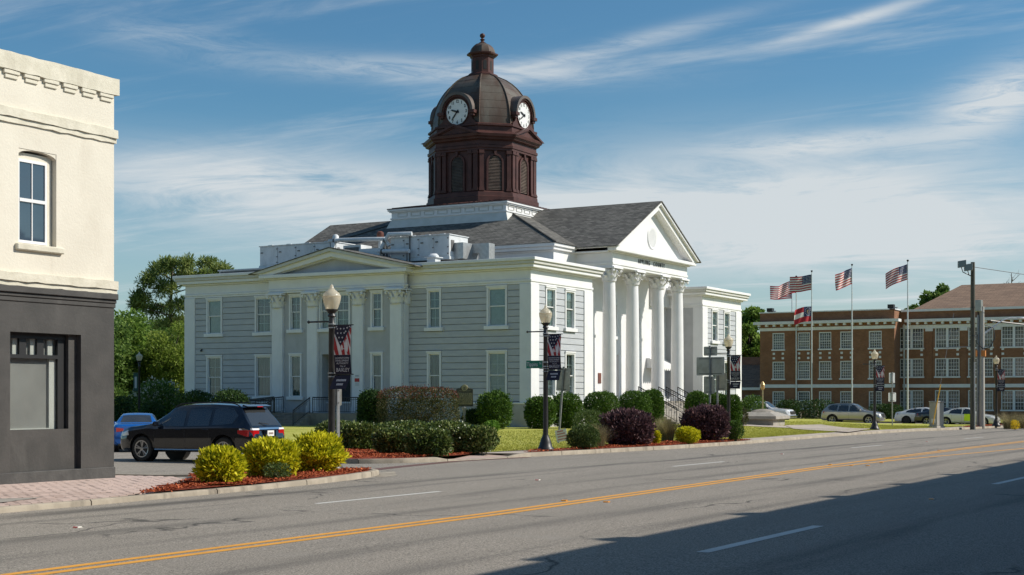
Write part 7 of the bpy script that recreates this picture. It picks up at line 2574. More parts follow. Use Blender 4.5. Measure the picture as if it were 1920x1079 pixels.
sign('road_sign', 'narrow pale sign on a post near the right flagpole', p, 3.9, [(-0.25, 0.25, 3.1, 3.85), (-0.35, 0.3, 1.75, 2.4)], R(50), front='noticewhite')
p, _ = AT(634, 37.2); p.z = zroad(p.x, p.y)
sign('road_sign', 'slim sign post behind the lamp by the yellow shrubs', p, 2.25, [(-0.12, 0.12, 1.72, 2.2)], R(62), post=M['steel'])

# historical marker
p, m_ = G(871, 805)
hm = thing('historical_marker', 'olive and gold historical marker on a pale post beside the red-tipped hedge', 'historical marker', p, R(-62 + 90 - 90))
hm.rotation_euler = (0, 0, R(-62))
mk('post', MB().lathe([(0.075, -0.1), (0.075, 1.05), (0.09, 1.06), (0.09, 1.16), (0.07, 1.2)], 14), M['pole_conc'], hm, 40)
arc = [(0.25 * math.cos(t), 2.14 + 0.25 * math.sin(t)) for t in np.linspace(0.35, PI - 0.35, 9)]
plt_ = mk('plate', MB().prism([(-0.46, 1.22), (0.46, 1.22), (0.46, 2.16), (0.27, 2.2)] + arc + [(-0.27, 2.2), (-0.46, 2.16)], lambda q, h: (q[0], h, q[1]), -0.03, 0.03), M['bronze'], hm, bevel=0.008)
mk('seal', MB().lathe([(0, -0.045), (0.16, -0.045), (0.17, -0.031)], 20, (0, 0, 2.23), 'y'), M['gold'], plt_)
mk('seal_relief', MB().box(-0.07, 0.07, -0.052, -0.046, 2.13, 2.16).box(-0.05, -0.03, -0.052, -0.046, 2.161, 2.28).box(0.03, 0.05, -0.052, -0.046, 2.161, 2.28).box(-0.01, 0.01, -0.0521, -0.046, 2.162, 2.281), M['bronze'], plt_)
put('lettering', text_mesh('APPLING COUNTY', 0.088, 0.003, sx=0.85), M['gold'], hm, (0, -0.034, 2.06), rot=(PI / 2, 0, 0))
mk('text_panel', MB().box(-0.415, 0.415, -0.034, -0.029, 1.34, 1.95), M['gold'], plt_)
mb = MB()
for k in range(11):
    z = 1.905 - k * 0.052
    u = -0.39
    while u < 0.37:
        wl_ = random.uniform(0.03, 0.11)
        mb.box(u, min(0.39, u + wl_), -0.0375, -0.0345, z, z + 0.03); u += wl_ + 0.022
o = mk('small_print', mb, M['bronze'], plt_); o['kind'] = 'stuff'

# ------------------------------------------------------------------ memorial, boulders, flagpoles
p, m_ = G(1430, 797)
me_t = thing('memorial', 'low square stone memorial with sloping top and a torch on a pole', 'memorial', p, 0)
mk('plinth', MB().box(-1.15, 1.15, -1.15, 1.15, -0.2, 0.40), M['stone'], me_t, bevel=0.02)
sq = lambda a, z: [(-a, -a, z), (a, -a, z), (a, a, z), (-a, a, z)]
mk('cap_stone', MB().loft([sq(1.38, 0.38), sq(1.42, 0.42), sq(1.42, 0.60), sq(0.78, 0.86)]), M['stone'], me_t)
mk('mound', MB().lathe([(0.85, 0.84), (0.7, 0.94), (0.45, 1.02), (0.15, 1.06)], 14), M['boulder'], me_t, 50)
mk('torch_pole', MB().lathe([(0.045, 1.0), (0.04, 2.35)], 8), M['gold'], me_t)
mk('torch', MB().lathe([(0.05, 2.33), (0.13, 2.42), (0.15, 2.56), (0.09, 2.60), (0.17, 2.66), (0.1, 2.80), (0.03, 2.9)], 10), PM('torch_brass', (0.55, 0.36, 0.16), None, 1, 0.4, metal=0.4), me_t, 40)
# path slab beside the memorial
pa = [G(a, b)[0] for a, b in ((1472, 799), (1540, 797.5), (1592, 804), (1632, 806), (1592, 812), (1487, 805.5))]
mk_poly = [(v.x, v.y) for v in pa]
poly_slab('footpath', mk_poly, lambda x, y: zgr(x, y) + 0.05, M['walk'], 'tan concrete slab path leading to the memorial')


def flag(label, loc, w_, h_, kind, yaw, droop, wave, seed, z):
    """cloth flown from a pole; u away from the pole, built with a real billow"""
    t = thing('flag', label, 'flag', loc, 0, 'flags on poles')
    r_ = random.Random(seed)
    ph = r_.uniform(0, 6)
    d = Vector((math.cos(yaw), math.sin(yaw), 0)); s = Vector((-d.y, d.x, 0))

    def P(u, v, off=0.0):
        wv = wave * (0.25 + u / w_) * math.sin(u / w_ * 7.0 + ph + v * 0.7) + wave * 0.5 * math.sin(u / w_ * 13 + ph * 2 + v * 2.0)
        sag = -droop * (u / w_) ** 1.25 * w_ + 0.05 * math.sin(u / w_ * 6 + ph)
        uu = u * (1 - 0.10 * droop)
        return d * uu + s * (wv + off) + Vector((0, 0, z + v + sag))
    nu, nv = 26, 26
    vs = [P(w_ * i / nu, h_ * j / nv) for j in range(nv + 1) for i in range(nu + 1)]
    fs, mi = [], []
    for j in range(nv):
        for i in range(nu):
            fs.append((j * (nu + 1) + i, j * (nu + 1) + i + 1, (j + 1) * (nu + 1) + i + 1, (j + 1) * (nu + 1) + i))
            uf, vf = (i + 0.5) / nu, (j + 0.5) / nv
            if kind == 'us':
                mi.append(0 if (uf < 0.42 and vf > 6 / 13) else (1 if int(vf * 13) % 2 == 0 else 2))
            else:
                mi.append(0 if (uf < 0.46 and vf > 1 / 3) else (1 if (vf < 1 / 3 or vf > 2 / 3) else 2))
    mb = MB(); mb.v = [tuple(v) for v in vs]; mb.f = fs; mb.m = mi
    mk('cloth', mb, [M['flag_blue'], M['flag_red'], M['flag_white']], t, 60, recalc=False)
    mb = MB()
    if kind == 'us':
        for j in range(5):
            for i in range(6):
                for off in (0.008, -0.008):
                    mb.add([tuple(P(*q, off)) for q in star(w_ * (0.05 + 0.064 * i), h_ * (0.53 + 0.09 * j), 0.035 * h_)], [tuple(range(10))])
    else:
        for k in range(13):
            a = k / 13 * 2 * PI
            for off in (0.008, -0.008):
                mb.add([tuple(P(*q, off)) for q in star(w_ * 0.23 + 0.155 * w_ * math.cos(a), h_ * 0.665 + 0.26 * h_ * math.sin(a), 0.04 * h_)], [tuple(range(10))])
    mk('stars', mb, M['flag_white'], t, recalc=False)
    if kind != 'us':
        mb = MB()
        for off in (0.009, -0.009):
            mb.add([tuple(P(w_ * 0.23 + 0.08 * w_ * math.cos(a), h_ * 0.665 + 0.13 * h_ * math.sin(a), off)) for a in np.linspace(0, 2 * PI, 13)[:-1]], [tuple(range(12))])
        mk('seal', mb, M['flag_gold'], t, recalc=False)
    return t


yawf = math.atan2(CT, -ST)       # streaming to screen left
poles = [(1485, 784, 528, 'leftmost'), (1493, 785, 517, 'second'), (1522, 786, 507, 'third'), (1597.5, 787, 495, 'fourth'), (1702, 791, 487, 'rightmost')]
names = ['leftmost of the five tall white flagpoles', 'second flagpole from the left, close beside the first', 'middle flagpole carrying two flags', 'flagpole standing alone before the silver crossover', 'rightmost flagpole near the grey cabinet']
PP = []
for (px, pb, pt, nm), lb in zip(poles, names):
    p, m_ = G(px, pb)
    H_ = (pb - pt) * m_
    t = thing('flagpole', 'tall ' * 0 + lb, 'flagpole', p, 0, 'flagpoles on the lawn')
    mk('pole', MB().lathe([(0.085, -0.05), (0.085, 1.0), (0.075, H_ * 0.5), (0.045, H_ - 0.25)], 12), M['silver'], t, 40)
    mk('collar', MB().lathe([(0.16, -0.02), (0.16, 0.05), (0.09, 0.12)], 12), M['silver'], t)
    mk('finial', MB().lathe([(0.02, H_ - 0.26), (0.05, H_ - 0.2), (0.11, H_ - 0.12), (0.11, H_ - 0.05), (0, H_)], 10), M['black'], t, 40)
    mk('halyard', MB().tube([(0.1, 0.05, 1.0), (0.09, 0.05, H_ - 0.35)], 0.006, 4), M['frieze_grey'], t)
    PP.append((p, m_, H_))


def fly(i, label, kind, y_top, hpx, wpx, yaw_off, droop, wave, seed):
    p, m_, H_ = PP[i]
    z = (poles[i][1] - y_top) * m_ - hpx * m_
    flag(label, (p.x, p.y, p.z), wpx * m_, hpx * m_, kind, yawf + R(yaw_off), droop, wave, seed, z)


fly(0, 'American flag flying flat and lowest at the left end', 'us', 536, 25, 43, 8, 0.03, 0.05, 1)
fly(1, 'American flag rippling between its left and right neighbours', 'us', 525, 24, 40, 18, 0.32, 0.13, 2)
fly(2, 'American flag at the top of the middle flagpole', 'us', 516, 29, 41, -6, 0.10, 0.09, 3)
fly(3, 'American flag curling on the flagpole before the silver crossover', 'us', 504, 30, 40, 24, 0.34, 0.14, 4)
fly(4, 'American flag drooping to a point on the rightmost flagpole', 'us', 495, 29, 45, 10, 0.42, 0.10, 5)
fly(2, 'red, white and blue state flag with a star ring below the American flag', 'ga', 574, 28, 35, 12, 0.22, 0.12, 6)

for px, py, w_, h_, lb in ((1498, 787, 0.85, 0.78, 'small pale memorial boulder beside the two left flagpoles'), (1530, 787, 1.15, 1.0, 'tall memorial boulder beside the middle flagpole'), (1611, 788, 1.15, 0.85, 'memorial stone block beside the flagpole near the crossover'), (1709, 792, 1.4, 0.75, 'memorial stone block at the foot of the rightmost flagpole')):
    p, m_ = G(px, py)
    t = thing('boulder', lb, 'boulder', p, R(20), 'memorial stones by the flagpoles')
    r_ = random.Random(px)
    rings = []
    for k, (f, z) in enumerate(((1.0, -0.1), (1.02, 0.2), (0.95, 0.55), (0.8, 0.85), (0.55, 1.0))):
        rings.append([(math.cos(a) * w_ / 2 * f * r_.uniform(0.85, 1.1), math.sin(a) * w_ / 2.4 * f * r_.uniform(0.85, 1.1), z * h_ * r_.uniform(0.93, 1.07)) for a in np.linspace(0, 2 * PI, 10)[:-1]])
    mk('stone', MB().loft(rings), M['boulder'], t)
    mk('plaque', MB().box(-w_ * 0.22, w_ * 0.22, -w_ / 2.4 - 0.05, -w_ / 2.4 + 0.02, h_ * 0.25, h_ * 0.6), M['bronze'], t)

# ------------------------------------------------------------------ utility poles, cabinet
p, m_ = G(1824, 806)
H_ = (806 - 492) * m_
up_ = thing('utility_pole', 'weathered wooden utility pole with two floodlights at its top', 'utility pole', p, 0)
mk('pole', MB().lathe([(0.19, -0.3), (0.175, 2), (0.14, H_ - 0.5), (0.135, H_)], 14), M['wood'], up_, 50)
mk('conduit', MB().tube([(-0.12, -0.15, 0), (-0.10, -0.13, 4.6)], 0.045, 8), M['steel'], up_)
sx_ = Vector((-ST, CT, 0)); fw_ = Vector((-CT, -ST, 0))       # screen left, towards the lens
for k, (ox_, oz) in enumerate(((0.85, -0.15), (0.42, -0.38))):
    c = sx_ * ox_ + fw_ * 0.25 + Vector((0, 0, H_ + oz))
    fl = mk('floodlight', MB().loft([[c + sx_ * a * 0.30 + fw_ * 0.12 + Vector((0, 0, b * 0.24 + a * -0.05)) for a, b in ((-1, -1), (1, -1), (1, 1), (-1, 1))], [c + sx_ * a * 0.2 - fw_ * 0.22 + Vector((0, 0, b * 0.16)) for a, b in ((-1, -1), (1, -1), (1, 1), (-1, 1))]]), M['signback'], up_, bevel=0.02)
    mk('lens', MB().loft([[c + sx_ * a * 0.26 + fw_ * 0.125 + Vector((0, 0, b * 0.20 + a * -0.05)) for a, b in ((-1, -1), (1, -1), (1, 1), (-1, 1))], [c + sx_ * a * 0.25 + fw_ * 0.14 + Vector((0, 0, b * 0.19 + a * -0.05)) for a, b in ((-1, -1), (1, -1), (1, 1), (-1, 1))]]), M['carglass'], fl)
    mk('bracket', MB().tube([c - fw_ * 0.05 + Vector((0, 0, -0.2)), c * 1.0 + Vector((0, 0, -0.55)) - sx_ * 0.1, sx_ * 0.1 + Vector((0, 0, H_ - 0.95))], 0.03, 6), M['black'], fl)
for zz in (H_ * 0.73, H_ * 0.56):
    mk('strap', MB().lathe([(0.165, zz - 0.03), (0.165, zz + 0.03)], 12), M['black'], up_)
mk('insulator', MB().lathe([(0.05, -0.12), (0.06, 0), (0.05, 0.1)], 8, (0.18, -0.05, H_ - 0.32), 'x'), M['black'], up_)
mk('crossbar', MB().tube([(0, 0.1, H_ * 0.495), tuple(sx_ * 2.0 + Vector((0, 0, H_ * 0.49)))], 0.035, 6), M['pole_conc'], up_)
top = Vector(p) + Vector((0.2, -0.05, H_ - 0.32))
end = top + Vector((70, -32, 2.5))
wpts = [top.lerp(end, k / 16) + Vector((0, 0, -6.0 * (k / 16) * (1 - k / 16))) for k in range(17)]
tag(mk('power_line', MB().tube(wpts, 0.022, 5), M['black']), 'power line running off to the right from the wooden pole', 'cable')

p, m_ = AT(1841, 101.0); m_ = 101.0 / FPX
Hc = (792 - 567) * m_
cp = thing('utility_pole', 'pale concrete utility pole with a curved street light arm', 'utility pole', p, 0)
mk('pole', MB().lathe([(0.22, -0.2), (0.21, 1), (0.165, Hc)], 16), M['pole_conc'], cp, 50)
side = Vector((ST, -CT, 0))
mk('dark_pipe', MB().tube([tuple(-side * 0.31 + Vector((0, 0, -0.1))), tuple(-side * 0.26 + Vector((0, 0, Hc * 0.93)))], 0.09, 10), M['polegrey'], cp)
tr = mk('transformer_box', MB().box(-0.3, 0.3, -0.35, 0.35, Hc - 0.35, Hc + 0.45).xf(Matrix.Translation(-side * 0.35)), M['signback'], cp, bevel=0.02)
mk('bracket', MB().tube([tuple(-side * 0.3 + Vector((0, 0, Hc - 0.3))), tuple(-side * 0.1 + Vector((0, 0, Hc - 1.2)))], 0.05, 6), M['black'], tr)
am = [side * a + Vector((0, 0, Hc + b)) for a, b in ((0.15, -1.95), (0.8, -1.45), (1.5, -0.95), (2.1, -0.78), (2.6, -0.85))]
ar = mk('light_arm', MB().tube(am, [0.07, 0.06, 0.05, 0.045, 0.04], 8), M['silver'], cp, 50)
mk('lamp_head', MB().loft([[side * a + Vector((0, 0, Hc - 0.84 + z)) + fw_ * y for y, z in ((-w_, 0), (-w_ * 0.6, 0.09 * k), (w_ * 0.6, 0.09 * k), (w_, 0), (0, -0.07 * k))] for a, w_, k in ((2.5, 0.06, 0.5), (2.75, 0.16, 1), (3.0, 0.16, 1), (3.2, 0.05, 0.4))]), M['silver'], ar, 50)
for k in (-1, 1):
    mk('tag', MB().box(-0.14, 0.14, -0.14, 0.14, Hc * 0.585, Hc * 0.635).xf(Matrix.Translation(side * 0.30 * k - side * 0.22 + fw_ * 0.12)), M['orange'], cp)
lp_ = [side * a + fw_ * 0.22 + Vector((0, 0, Hc + b)) for a, b in ((0.1, -1.3), (0.75, -1.5), (0.85, -2.2), (0.5, -2.9), (0.0, -3.0), (-0.45, -2.6), (-0.4, -2.0))]
mk('cable_loop', MB().tube(lp_, 0.035, 6), M['black'], cp, 50)
cb = Vector(p) + side * 0.6 + Vector((0, 0, Hc - 1.0))
ce = cb + Vector((60, -34, -1.0))
tag(mk('cable_bundle', MB().tube([cb.lerp(ce, k / 16) + Vector((0, 0, -3.0 * (k / 16) * (1 - k / 16))) for k in range(17)], 0.06, 6), M['black']), 'thick dark cable bundle running right from the concrete pole', 'cable')

p, m_ = AT(1756, 97)
cbn = thing('utility_cabinet', 'grey utility cabinet with three white labels on the lawn', 'utility cabinet', p, R(-20))
mk('body', MB().box(-0.42, 0.42, -0.30, 0.30, 0.12, 1.72), M['cabinet'], cbn, bevel=0.02)
mk('roof', MB().box(-0.45, 0.45, -0.34, 0.34, 1.721, 1.80), M['cabinet'], cbn, bevel=0.03)
mk('base', MB().box(-0.46, 0.46, -0.34, 0.34, -0.2, 0.119), M['pole_conc'], cbn)
for k in range(3):
    mk('label', MB().box(-0.435, -0.4205, -0.16 + k * 0.11 - 0.03, -0.16 + k * 0.11 + 0.05, 0.32, 0.60), M['noticewhite'], cbn)
g0, m_ = AT(1748, 94)
gw = thing('guy_marker', 'yellow guy wire sleeve slanting up past the grey cabinet', 'guy wire', g0, 0)
lean_ = Vector((ST, -CT, 0)) * 0.55
mk('sleeve', MB().tube([lean_ * 0.08 + Vector((0, 0, 0.25)), lean_ * 1.0 + Vector((0, 0, 2.9))], 0.035, 8), M['yellowplastic'], gw)
mk('wire', MB().tube([lean_ * -0.02 + Vector((0, 0, -0.05)), lean_ * 1.0 + Vector((0, 0, 2.95)), lean_ * 2.6 + Vector((0, 0, 7.6))], 0.01, 5), M['steel'], gw)

# ------------------------------------------------------------------ planting
def SHR(label, px, py, wpx, hpx, mat, depth=None, dep_f=0.9, **kw):
    if depth: p, m_ = AT(px, depth)
    else: p, m_ = G(px, py)
    return shrub(label, p, wpx * m_, wpx * m_ * dep_f, hpx * m_, mat, rz=R(-60), **kw)


gy = 'yellow shrubs on the corner bed'
for px, dp, wp, hp, lb, n in ((415, 29.3, 76, 60, 'leftmost golden yellow shrub with a tall sprig on the corner bed', 9000), (510, 31.8, 94, 64, 'middle golden yellow shrub on the corner bed', 11000), (596, 34.0, 90, 66, 'rightmost golden yellow shrub by the lamp post', 11000)):
    p, m_ = AT(px, dp); p.z = zl(p.x, p.y)
    shrub(lb, p, wp * m_, wp * m_ * 0.95, hp * m_, LM['golden'], n=int(n * 0.6), leaf=0.115, group=gy, p=2.2, lump=0.17, tuft=0.8, up=0.7, asp=0.36, spray=0.10)
p, m_ = AT(520, 30.9); p.z = zl(p.x, p.y)
shrub('low green weed under the middle yellow shrub', p + Vector((0, 0, 0)), 0.7, 0.4, 0.32, LM['olive'], n=900, leaf=0.05)

gh_ = 'clipped hedges in the mulch bed'
for px, py, wp, hp, lb in ((672, 844, 78, 44, 'clipped glossy hedge block nearest the slim sign post'), (735, 853, 68, 42, 'clipped hedge block left of the foremost one'), (802, 857, 78, 46, 'foremost clipped hedge block above the kerb ramp'), (882, 851, 88, 46, 'rightmost clipped hedge block by the small lawn'),
                           (752, 836, 90, 40, 'clipped hedge block in the back row, left'), (838, 834, 90, 38, 'clipped hedge block in the back row, right'), (628, 838, 70, 40, 'clipped hedge block in the back row behind the lamp')):
    p, m_ = G(px, py)
    d_ = 0.75
    p = p + Vector((CT, ST, 0)) * wp * m_ * d_ * 0.42
    shrub(lb, p, wp * m_ * 1.02, wp * m_ * d_, hp * m_, LM['holly'], n=7000, leaf=0.095, rz=TH - PI / 2, group=gh_, p=3.4, lump=0.12, asp=0.6)

# by the courthouse walls
gw_ = 'foundation shrubs round the courthouse'


def wall_shrub(label, px, y0, y1, wpx, depth, mat, n=7500, leaf=0.125, **kw):
    p, m_ = AT(px, depth)
    top = CAMH + (HZ - y0) * m_
    bot = min(p.z, CAMH + (HZ - y1) * m_)
    p.z = bot
    return shrub(label, p, wpx * m_, kw.pop('dpx', wpx * 0.9) * m_, top - bot, mat, n=n, leaf=leaf, rz=TH - PI / 2, group=gw_, **kw)


wall_shrub('low dark shrub under the far left ground-floor window', 368, 738, 775, 70, 88, LM['dark'])
wall_shrub('dark shrub by the ramp railing below the second window', 433, 736, 775, 66, 84, LM['dark'])
wall_shrub('dark rounded shrub right of the side entrance platform', 697, 738, 797, 48, 76, LM['dark'], p=2.6)
p, m_ = AT(785, 75)
shrub('big box-shaped hedge with red new leaves on top', p + Vector((0, 0, -0.05)), 146 * m_, 2.0, (802 - 726) * m_, LM['redtip'], n=16000, leaf=0.08, rz=TH - PI / 2 - R(6), group=gw_, p=4.5, lump=0.05, extra=(LM['redtop'], 7000, 0.80))
wall_shrub('small dark shrub low behind the historical marker', 888, 772, 802, 40, 77, LM['dark'], n=2500)
wall_shrub('rounded glossy shrub below the right ground-floor window', 927, 739, 795, 62, 76.5, LM['box'], p=2.5, lump=0.1)
wall_shrub('rounded green shrub just right of the courthouse corner', 1013, 747, 803, 54, 78.5, LM['box'], p=2.5)
wall_shrub('rounded green shrub behind the leaning sign', 1063, 743, 803, 56, 80, LM['box'], p=2.5)
for px, y0, y1, wp, dp, lb in ((1127, 738, 782, 64, 81, 'wide clipped dome shrub before the first portico column'), (1190, 738, 787, 60, 82, 'clipped dome shrub before the second portico column'), (1223, 735, 792, 40, 84.5, 'clipped shrub left of the portico stair rails'), (1308, 738, 785, 44, 88, 'clipped shrub right of the portico stair rails'), (1342, 741, 785, 44, 89, 'clipped shrub behind the route marker posts'), (1371, 744, 792, 36, 88, 'clipped shrub below the right wing corner')):
    wall_shrub(lb, px, y0, y1, wp, dp, LM['box'], p=2.8, lump=0.07, n=9000, leaf=0.11, spray=0.012)
wall_shrub('dark green shrub beside the memorial', 1412, 745, 780, 44, 100, LM['box'], n=3500, leaf=0.11)
wall_shrub('reddish low shrub at the corner of the right wing', 1390, 768, 792, 22, 92, LM['redtip'], n=900)
wall_shrub('small fresh green sapling before the rounded shrub', 922, 792, 813, 26, 70, LM['bright'], n=900, leaf=0.08)
wall_shrub('pale green low hedge behind the left purple shrub', 1104, 773, 808, 54, 66, LM['olive'], n=3500, p=3.2, leaf=0.07)

# kerbside bed
gk = 'kerbside bed planting'
for px, dp, wp, hp, lb in ((1177, 54.9, 92, 60, 'large dark purple shrub left of the ornamental grass'), (1324, 60.6, 78, 60, 'large dark purple shrub below the road sign backs')):
    p, m_ = AT(px, dp); p.z = zroad(p.x, p.y) + 0.13
    shrub(lb, p, wp * m_, wp * m_ * 0.62, hp * m_, LM['purple'], n=9000, leaf=0.125, rz=TH - PI / 2, group=gk, p=2.4, lump=0.22, tuft=0.9, up=0.6, asp=0.5, spray=0.10)
for px, dp, wp, hp, mat, n, lb in ((1094, 50.8, 58, 40, 'olive', 4500, 'loose olive green shrub right of the yard sign'), (1290, 57.6, 42, 28, 'golden', 4000, 'small round golden shrub before the right purple shrub'), (1229, 57.0, 17, 24, 'golden', 1500, 'tiny golden shrub tucked beside the left purple shrub'), (1379, 62.0, 28, 36, 'box', 1800, 'small dark green shrub at the right end of the kerbside bed')):
    p, m_ = AT(px, dp); p.z = zroad(p.x, p.y) + 0.13
    shrub(lb, p, wp * m_, wp * m_ * 0.8, hp * m_, LM[mat], n=n, leaf=0.075, rz=TH - PI / 2, group=gk, p=2.2, lump=0.18, tuft=0.7, up=0.5)
for px, dp, rd_, h_, n, lb in ((1250, 60.5, 0.75, 1.15, 1500, 'straw coloured ornamental grass between the purple shrubs'), (1122, 52.5, 0.6, 0.95, 900, 'thin ornamental grass beside the olive shrub'), (1374, 62.4, 0.45, 0.9, 500, 'small ornamental grass at the end of the kerbside bed')):
    p, m_ = AT(px, dp); p.z = zroad(p.x, p.y) + 0.13
    grass_clump(lb, p, rd_, h_, n, LM['straw'], gk, seed=px)
for k, (px, dp, rd_, h_) in enumerate(((1893, 100, 1.1, 1.3), (1915, 102, 1.1, 1.2), (1940, 100, 1.2, 1.3))):
    p, m_ = AT(px, dp)
    grass_clump(('brown ornamental grass just right of the last lamp', 'brown ornamental grass at the right edge of the view', 'brown ornamental grass past the right edge of the view')[k], p, rd_, h_, 900, LM['straw'], gk, seed=px)
p, m_ = AT(1903, 97.5)
shrub('small clump of yellow flowers in front of the far grasses', p, 0.8, 0.5, 0.55, LM['yflower'], n=700, leaf=0.07, group=gk)

# hedges at the foot of the brick building
for px, wp, lb in ((1478, 40, 'dark hedge under the left windows of the brick building'), (1528, 70, 'dark hedge behind the middle flagpole'), (1660, 60, 'low hedge under the right end of the left brick section'), (1392, 30, 'dark hedge by the brick annex')):
    p, m_ = AT(px, 147)
    p.z = zroad(p.x, p.y)
    shrub(lb, p, wp * m_, 1.6, 1.9 if px < 1600 else 1.5, LM['dark'], n=3500, leaf=0.16, rz=-PI / 2, group='hedges by the brick building', p=4)


# ------------------------------------------------------------------ trees
def tree(name, label, loc, h_, crown_w, crown_h, mat, seed, n_clump=45, leaves=260, leaf=0.30, bark='trunk', trunk_r=0.25, shape=1.0, clump_r=0.16, low=0.0, asp=0.55, group=None, lean=(0, 0)):
    r = np.random.default_rng(seed)
    t = thing(name, label, 'tree', loc, 0, group)
    cz0 = h_ - crown_h
    cen = []
    for k in range(n_clump):
        d = unit(r.normal(size=(1, 3)))[0]
        rr = r.uniform(0.35, 1.0) ** 0.6
        z = cz0 + crown_h * (0.5 + 0.5 * d[2] * rr)
        taper = 1.0 if shape == 1.0 else (1 - (1 - shape) * (z - cz0) / crown_h)
        cen.append((d[0] * rr * crown_w / 2 * taper, d[1] * rr * crown_w / 2 * taper, max(low, z)))
    cen = np.array(cen)
    cr = crown_w * clump_r * r.uniform(0.7, 1.35, n_clump)
    P, A, T = [], [], []
    for c, q in zip(cen, cr):
        n = int(leaves * (q / (crown_w * clump_r)) ** 2)
        d = unit(r.normal(size=(n, 3)))
        rad = q * r.uniform(0.25, 1.0, n) ** 0.5
        pp = c + d * rad[:, None] * np.array([1.15, 1.15, 0.72])
        P.append(pp); A.append(unit(d * 0.7 + r.normal(size=(n, 3)) * 0.6))
        T.append(np.clip(0.40 + r.normal(0, 0.2, n) + 0.12 * r.normal(), 0, 1))
    P, A, T = np.concatenate(P), np.concatenate(A), np.concatenate(T)
    B = unit(np.cross(A, r.normal(size=A.shape)))
    ln = leaf * r.uniform(0.6, 1.3, len(P))
    put('crown', leaf_mesh('crown', P, A, B, ln, ln * asp * 0.5, T), mat, t)
    mb = MB()
    lx, ly = lean
    top = Vector((lx, ly, cz0 + crown_h * 0.72))
    path = [Vector((0, 0, -0.3)), Vector((lx * 0.2, ly * 0.2, h_ * 0.25)), Vector((lx * 0.6, ly * 0.6, h_ * 0.5)), top]
    mb.tube(path, [trunk_r * 1.3, trunk_r, trunk_r * 0.7, trunk_r * 0.25], 9)
    mk('trunk', mb, M[bark], t, 50)
    mb = MB()
    for c in cen[::2]:
        c = Vector(c)
        f = min(0.95, max(0.25, (c.z - 0.12 * h_) / (top.z + 0.01) * 0.75))
        s0 = path[1].lerp(top, f) if f > 0.3 else path[1]
        mb.tube([s0, s0.lerp(c, 0.5) + Vector((0, 0, 0.06 * h_ * 0.3)), c], [trunk_r * 0.36, trunk_r * 0.2, trunk_r * 0.06], 5)
    mk('limbs', mb, M[bark], t)
    return t


def tree_at(px, depth, top_y, wpx, hpx, mat, seed, label, name='broadleaf_tree', **kw):
    p, m_ = AT(px, depth)
    p.z = zroad(p.x, 0) - 0.26
    h_ = CAMH + (HZ - top_y) * m_ - p.z
    return tree(name, label, p, h_, wpx * m_, min(h_ * 0.97, hpx * m_), mat, seed, **kw)


gt = 'trees left of the courthouse'
tree_at(222, 130, 572, 120, 200, LM['tree'], 21, 'bright green tree right beside the cream building', group=gt, n_clump=80, leaves=330, leaf=0.34, low=1.0)
tree_at(266, 140, 606, 130, 165, LM['tree3'], 22, 'deep green tree behind the left street lamp', group=gt, n_clump=80, leaves=330, leaf=0.30, low=0.8)
tree_at(326, 128, 612, 110, 150, LM['tree2'], 23, 'yellowish green tree close to the courthouse corner', group=gt, n_clump=80, leaves=360, leaf=0.26, low=0.8, asp=0.4)
tree_at(176, 124, 600, 140, 170, LM['tree3'], 25, 'deep green tree mostly hidden by the cream building', group=gt, n_clump=60, leaves=300, leaf=0.32, low=0.8)
tree_at(300, 165, 590, 150, 180, LM['tree3'], 26, 'dark tree filling the gap below the pine', group=gt, n_clump=70, leaves=300, leaf=0.36, low=0.8)

# tall pine: bare trunk, layered tufts, flat-topped crown
p, m_ = AT(322, 155)
p.z = zroad(p.x, 0) - 0.26
r = np.random.default_rng(31)
pine = thing('pine_tree', 'tall open pine tree rising above the other trees', 'tree', p, 0, gt)
sl_ = Vector((ST, -CT, 0))      # screen right
spots = []
for (px, py, rx_, rz_) in ((385, 494, 34, 13), (352, 500, 26, 14), (410, 508, 20, 10), (345, 520, 30, 12), (300, 505, 22, 12), (288, 528, 22, 11), (318, 545, 30, 13), (272, 560, 20, 9), (292, 580, 26, 11), (340, 572, 26, 12), (330, 605, 24, 12), (300, 612, 22, 10), (370, 530, 24, 10), (395, 520, 18, 8), (262, 572, 12, 6), (325, 480 + 20, 20, 10)):
    spots.append((sl_ * ((px - 322) * m_) + Vector((CT, ST, 0)) * r.uniform(-2.2, 2.2) + Vector((0, 0, CAMH + (HZ - py) * m_ - p.z)), rx_ * m_, rz_ * m_))
P, A, T = [], [], []
for c, rx_, rz_ in spots:
    for q in range(11):
        cc = np.array(c) + unit(r.normal(size=(1, 3)))[0] * np.array([rx_, rx_, rz_]) * r.uniform(0.3, 0.95)
        n = 105
        d = unit(r.normal(size=(n, 3)) + np.array([0, 0, 0.35]))
        P.append(cc + d * (r.uniform(0.05, 0.62, n))[:, None]); A.append(unit(d + r.normal(size=(n, 3)) * 0.3)); T.append(np.clip(r.normal(0.45, 0.2, n) + 0.15 * r.normal(), 0, 1))
P, A, T = np.concatenate(P), np.concatenate(A), np.concatenate(T)
B = unit(np.cross(A, r.normal(size=A.shape)))
ln = r.uniform(0.3, 0.6, len(P))
put('crown', leaf_mesh('crown', P, A, B, ln, ln * 0.11, T), LM['pine'], pine)
Hp = spots[1][0].z
trunk_pts = [Vector((0, 0, -0.3)), Vector((0.2, 0.1, Hp * 0.35)), Vector((0.1, 0.3, Hp * 0.7)), Vector((0.3, 0.2, Hp * 1.0))]
mk('trunk', MB().tube(trunk_pts, [0.32, 0.27, 0.2, 0.1], 9), M['pinebark'], pine, 50)
mb = MB()
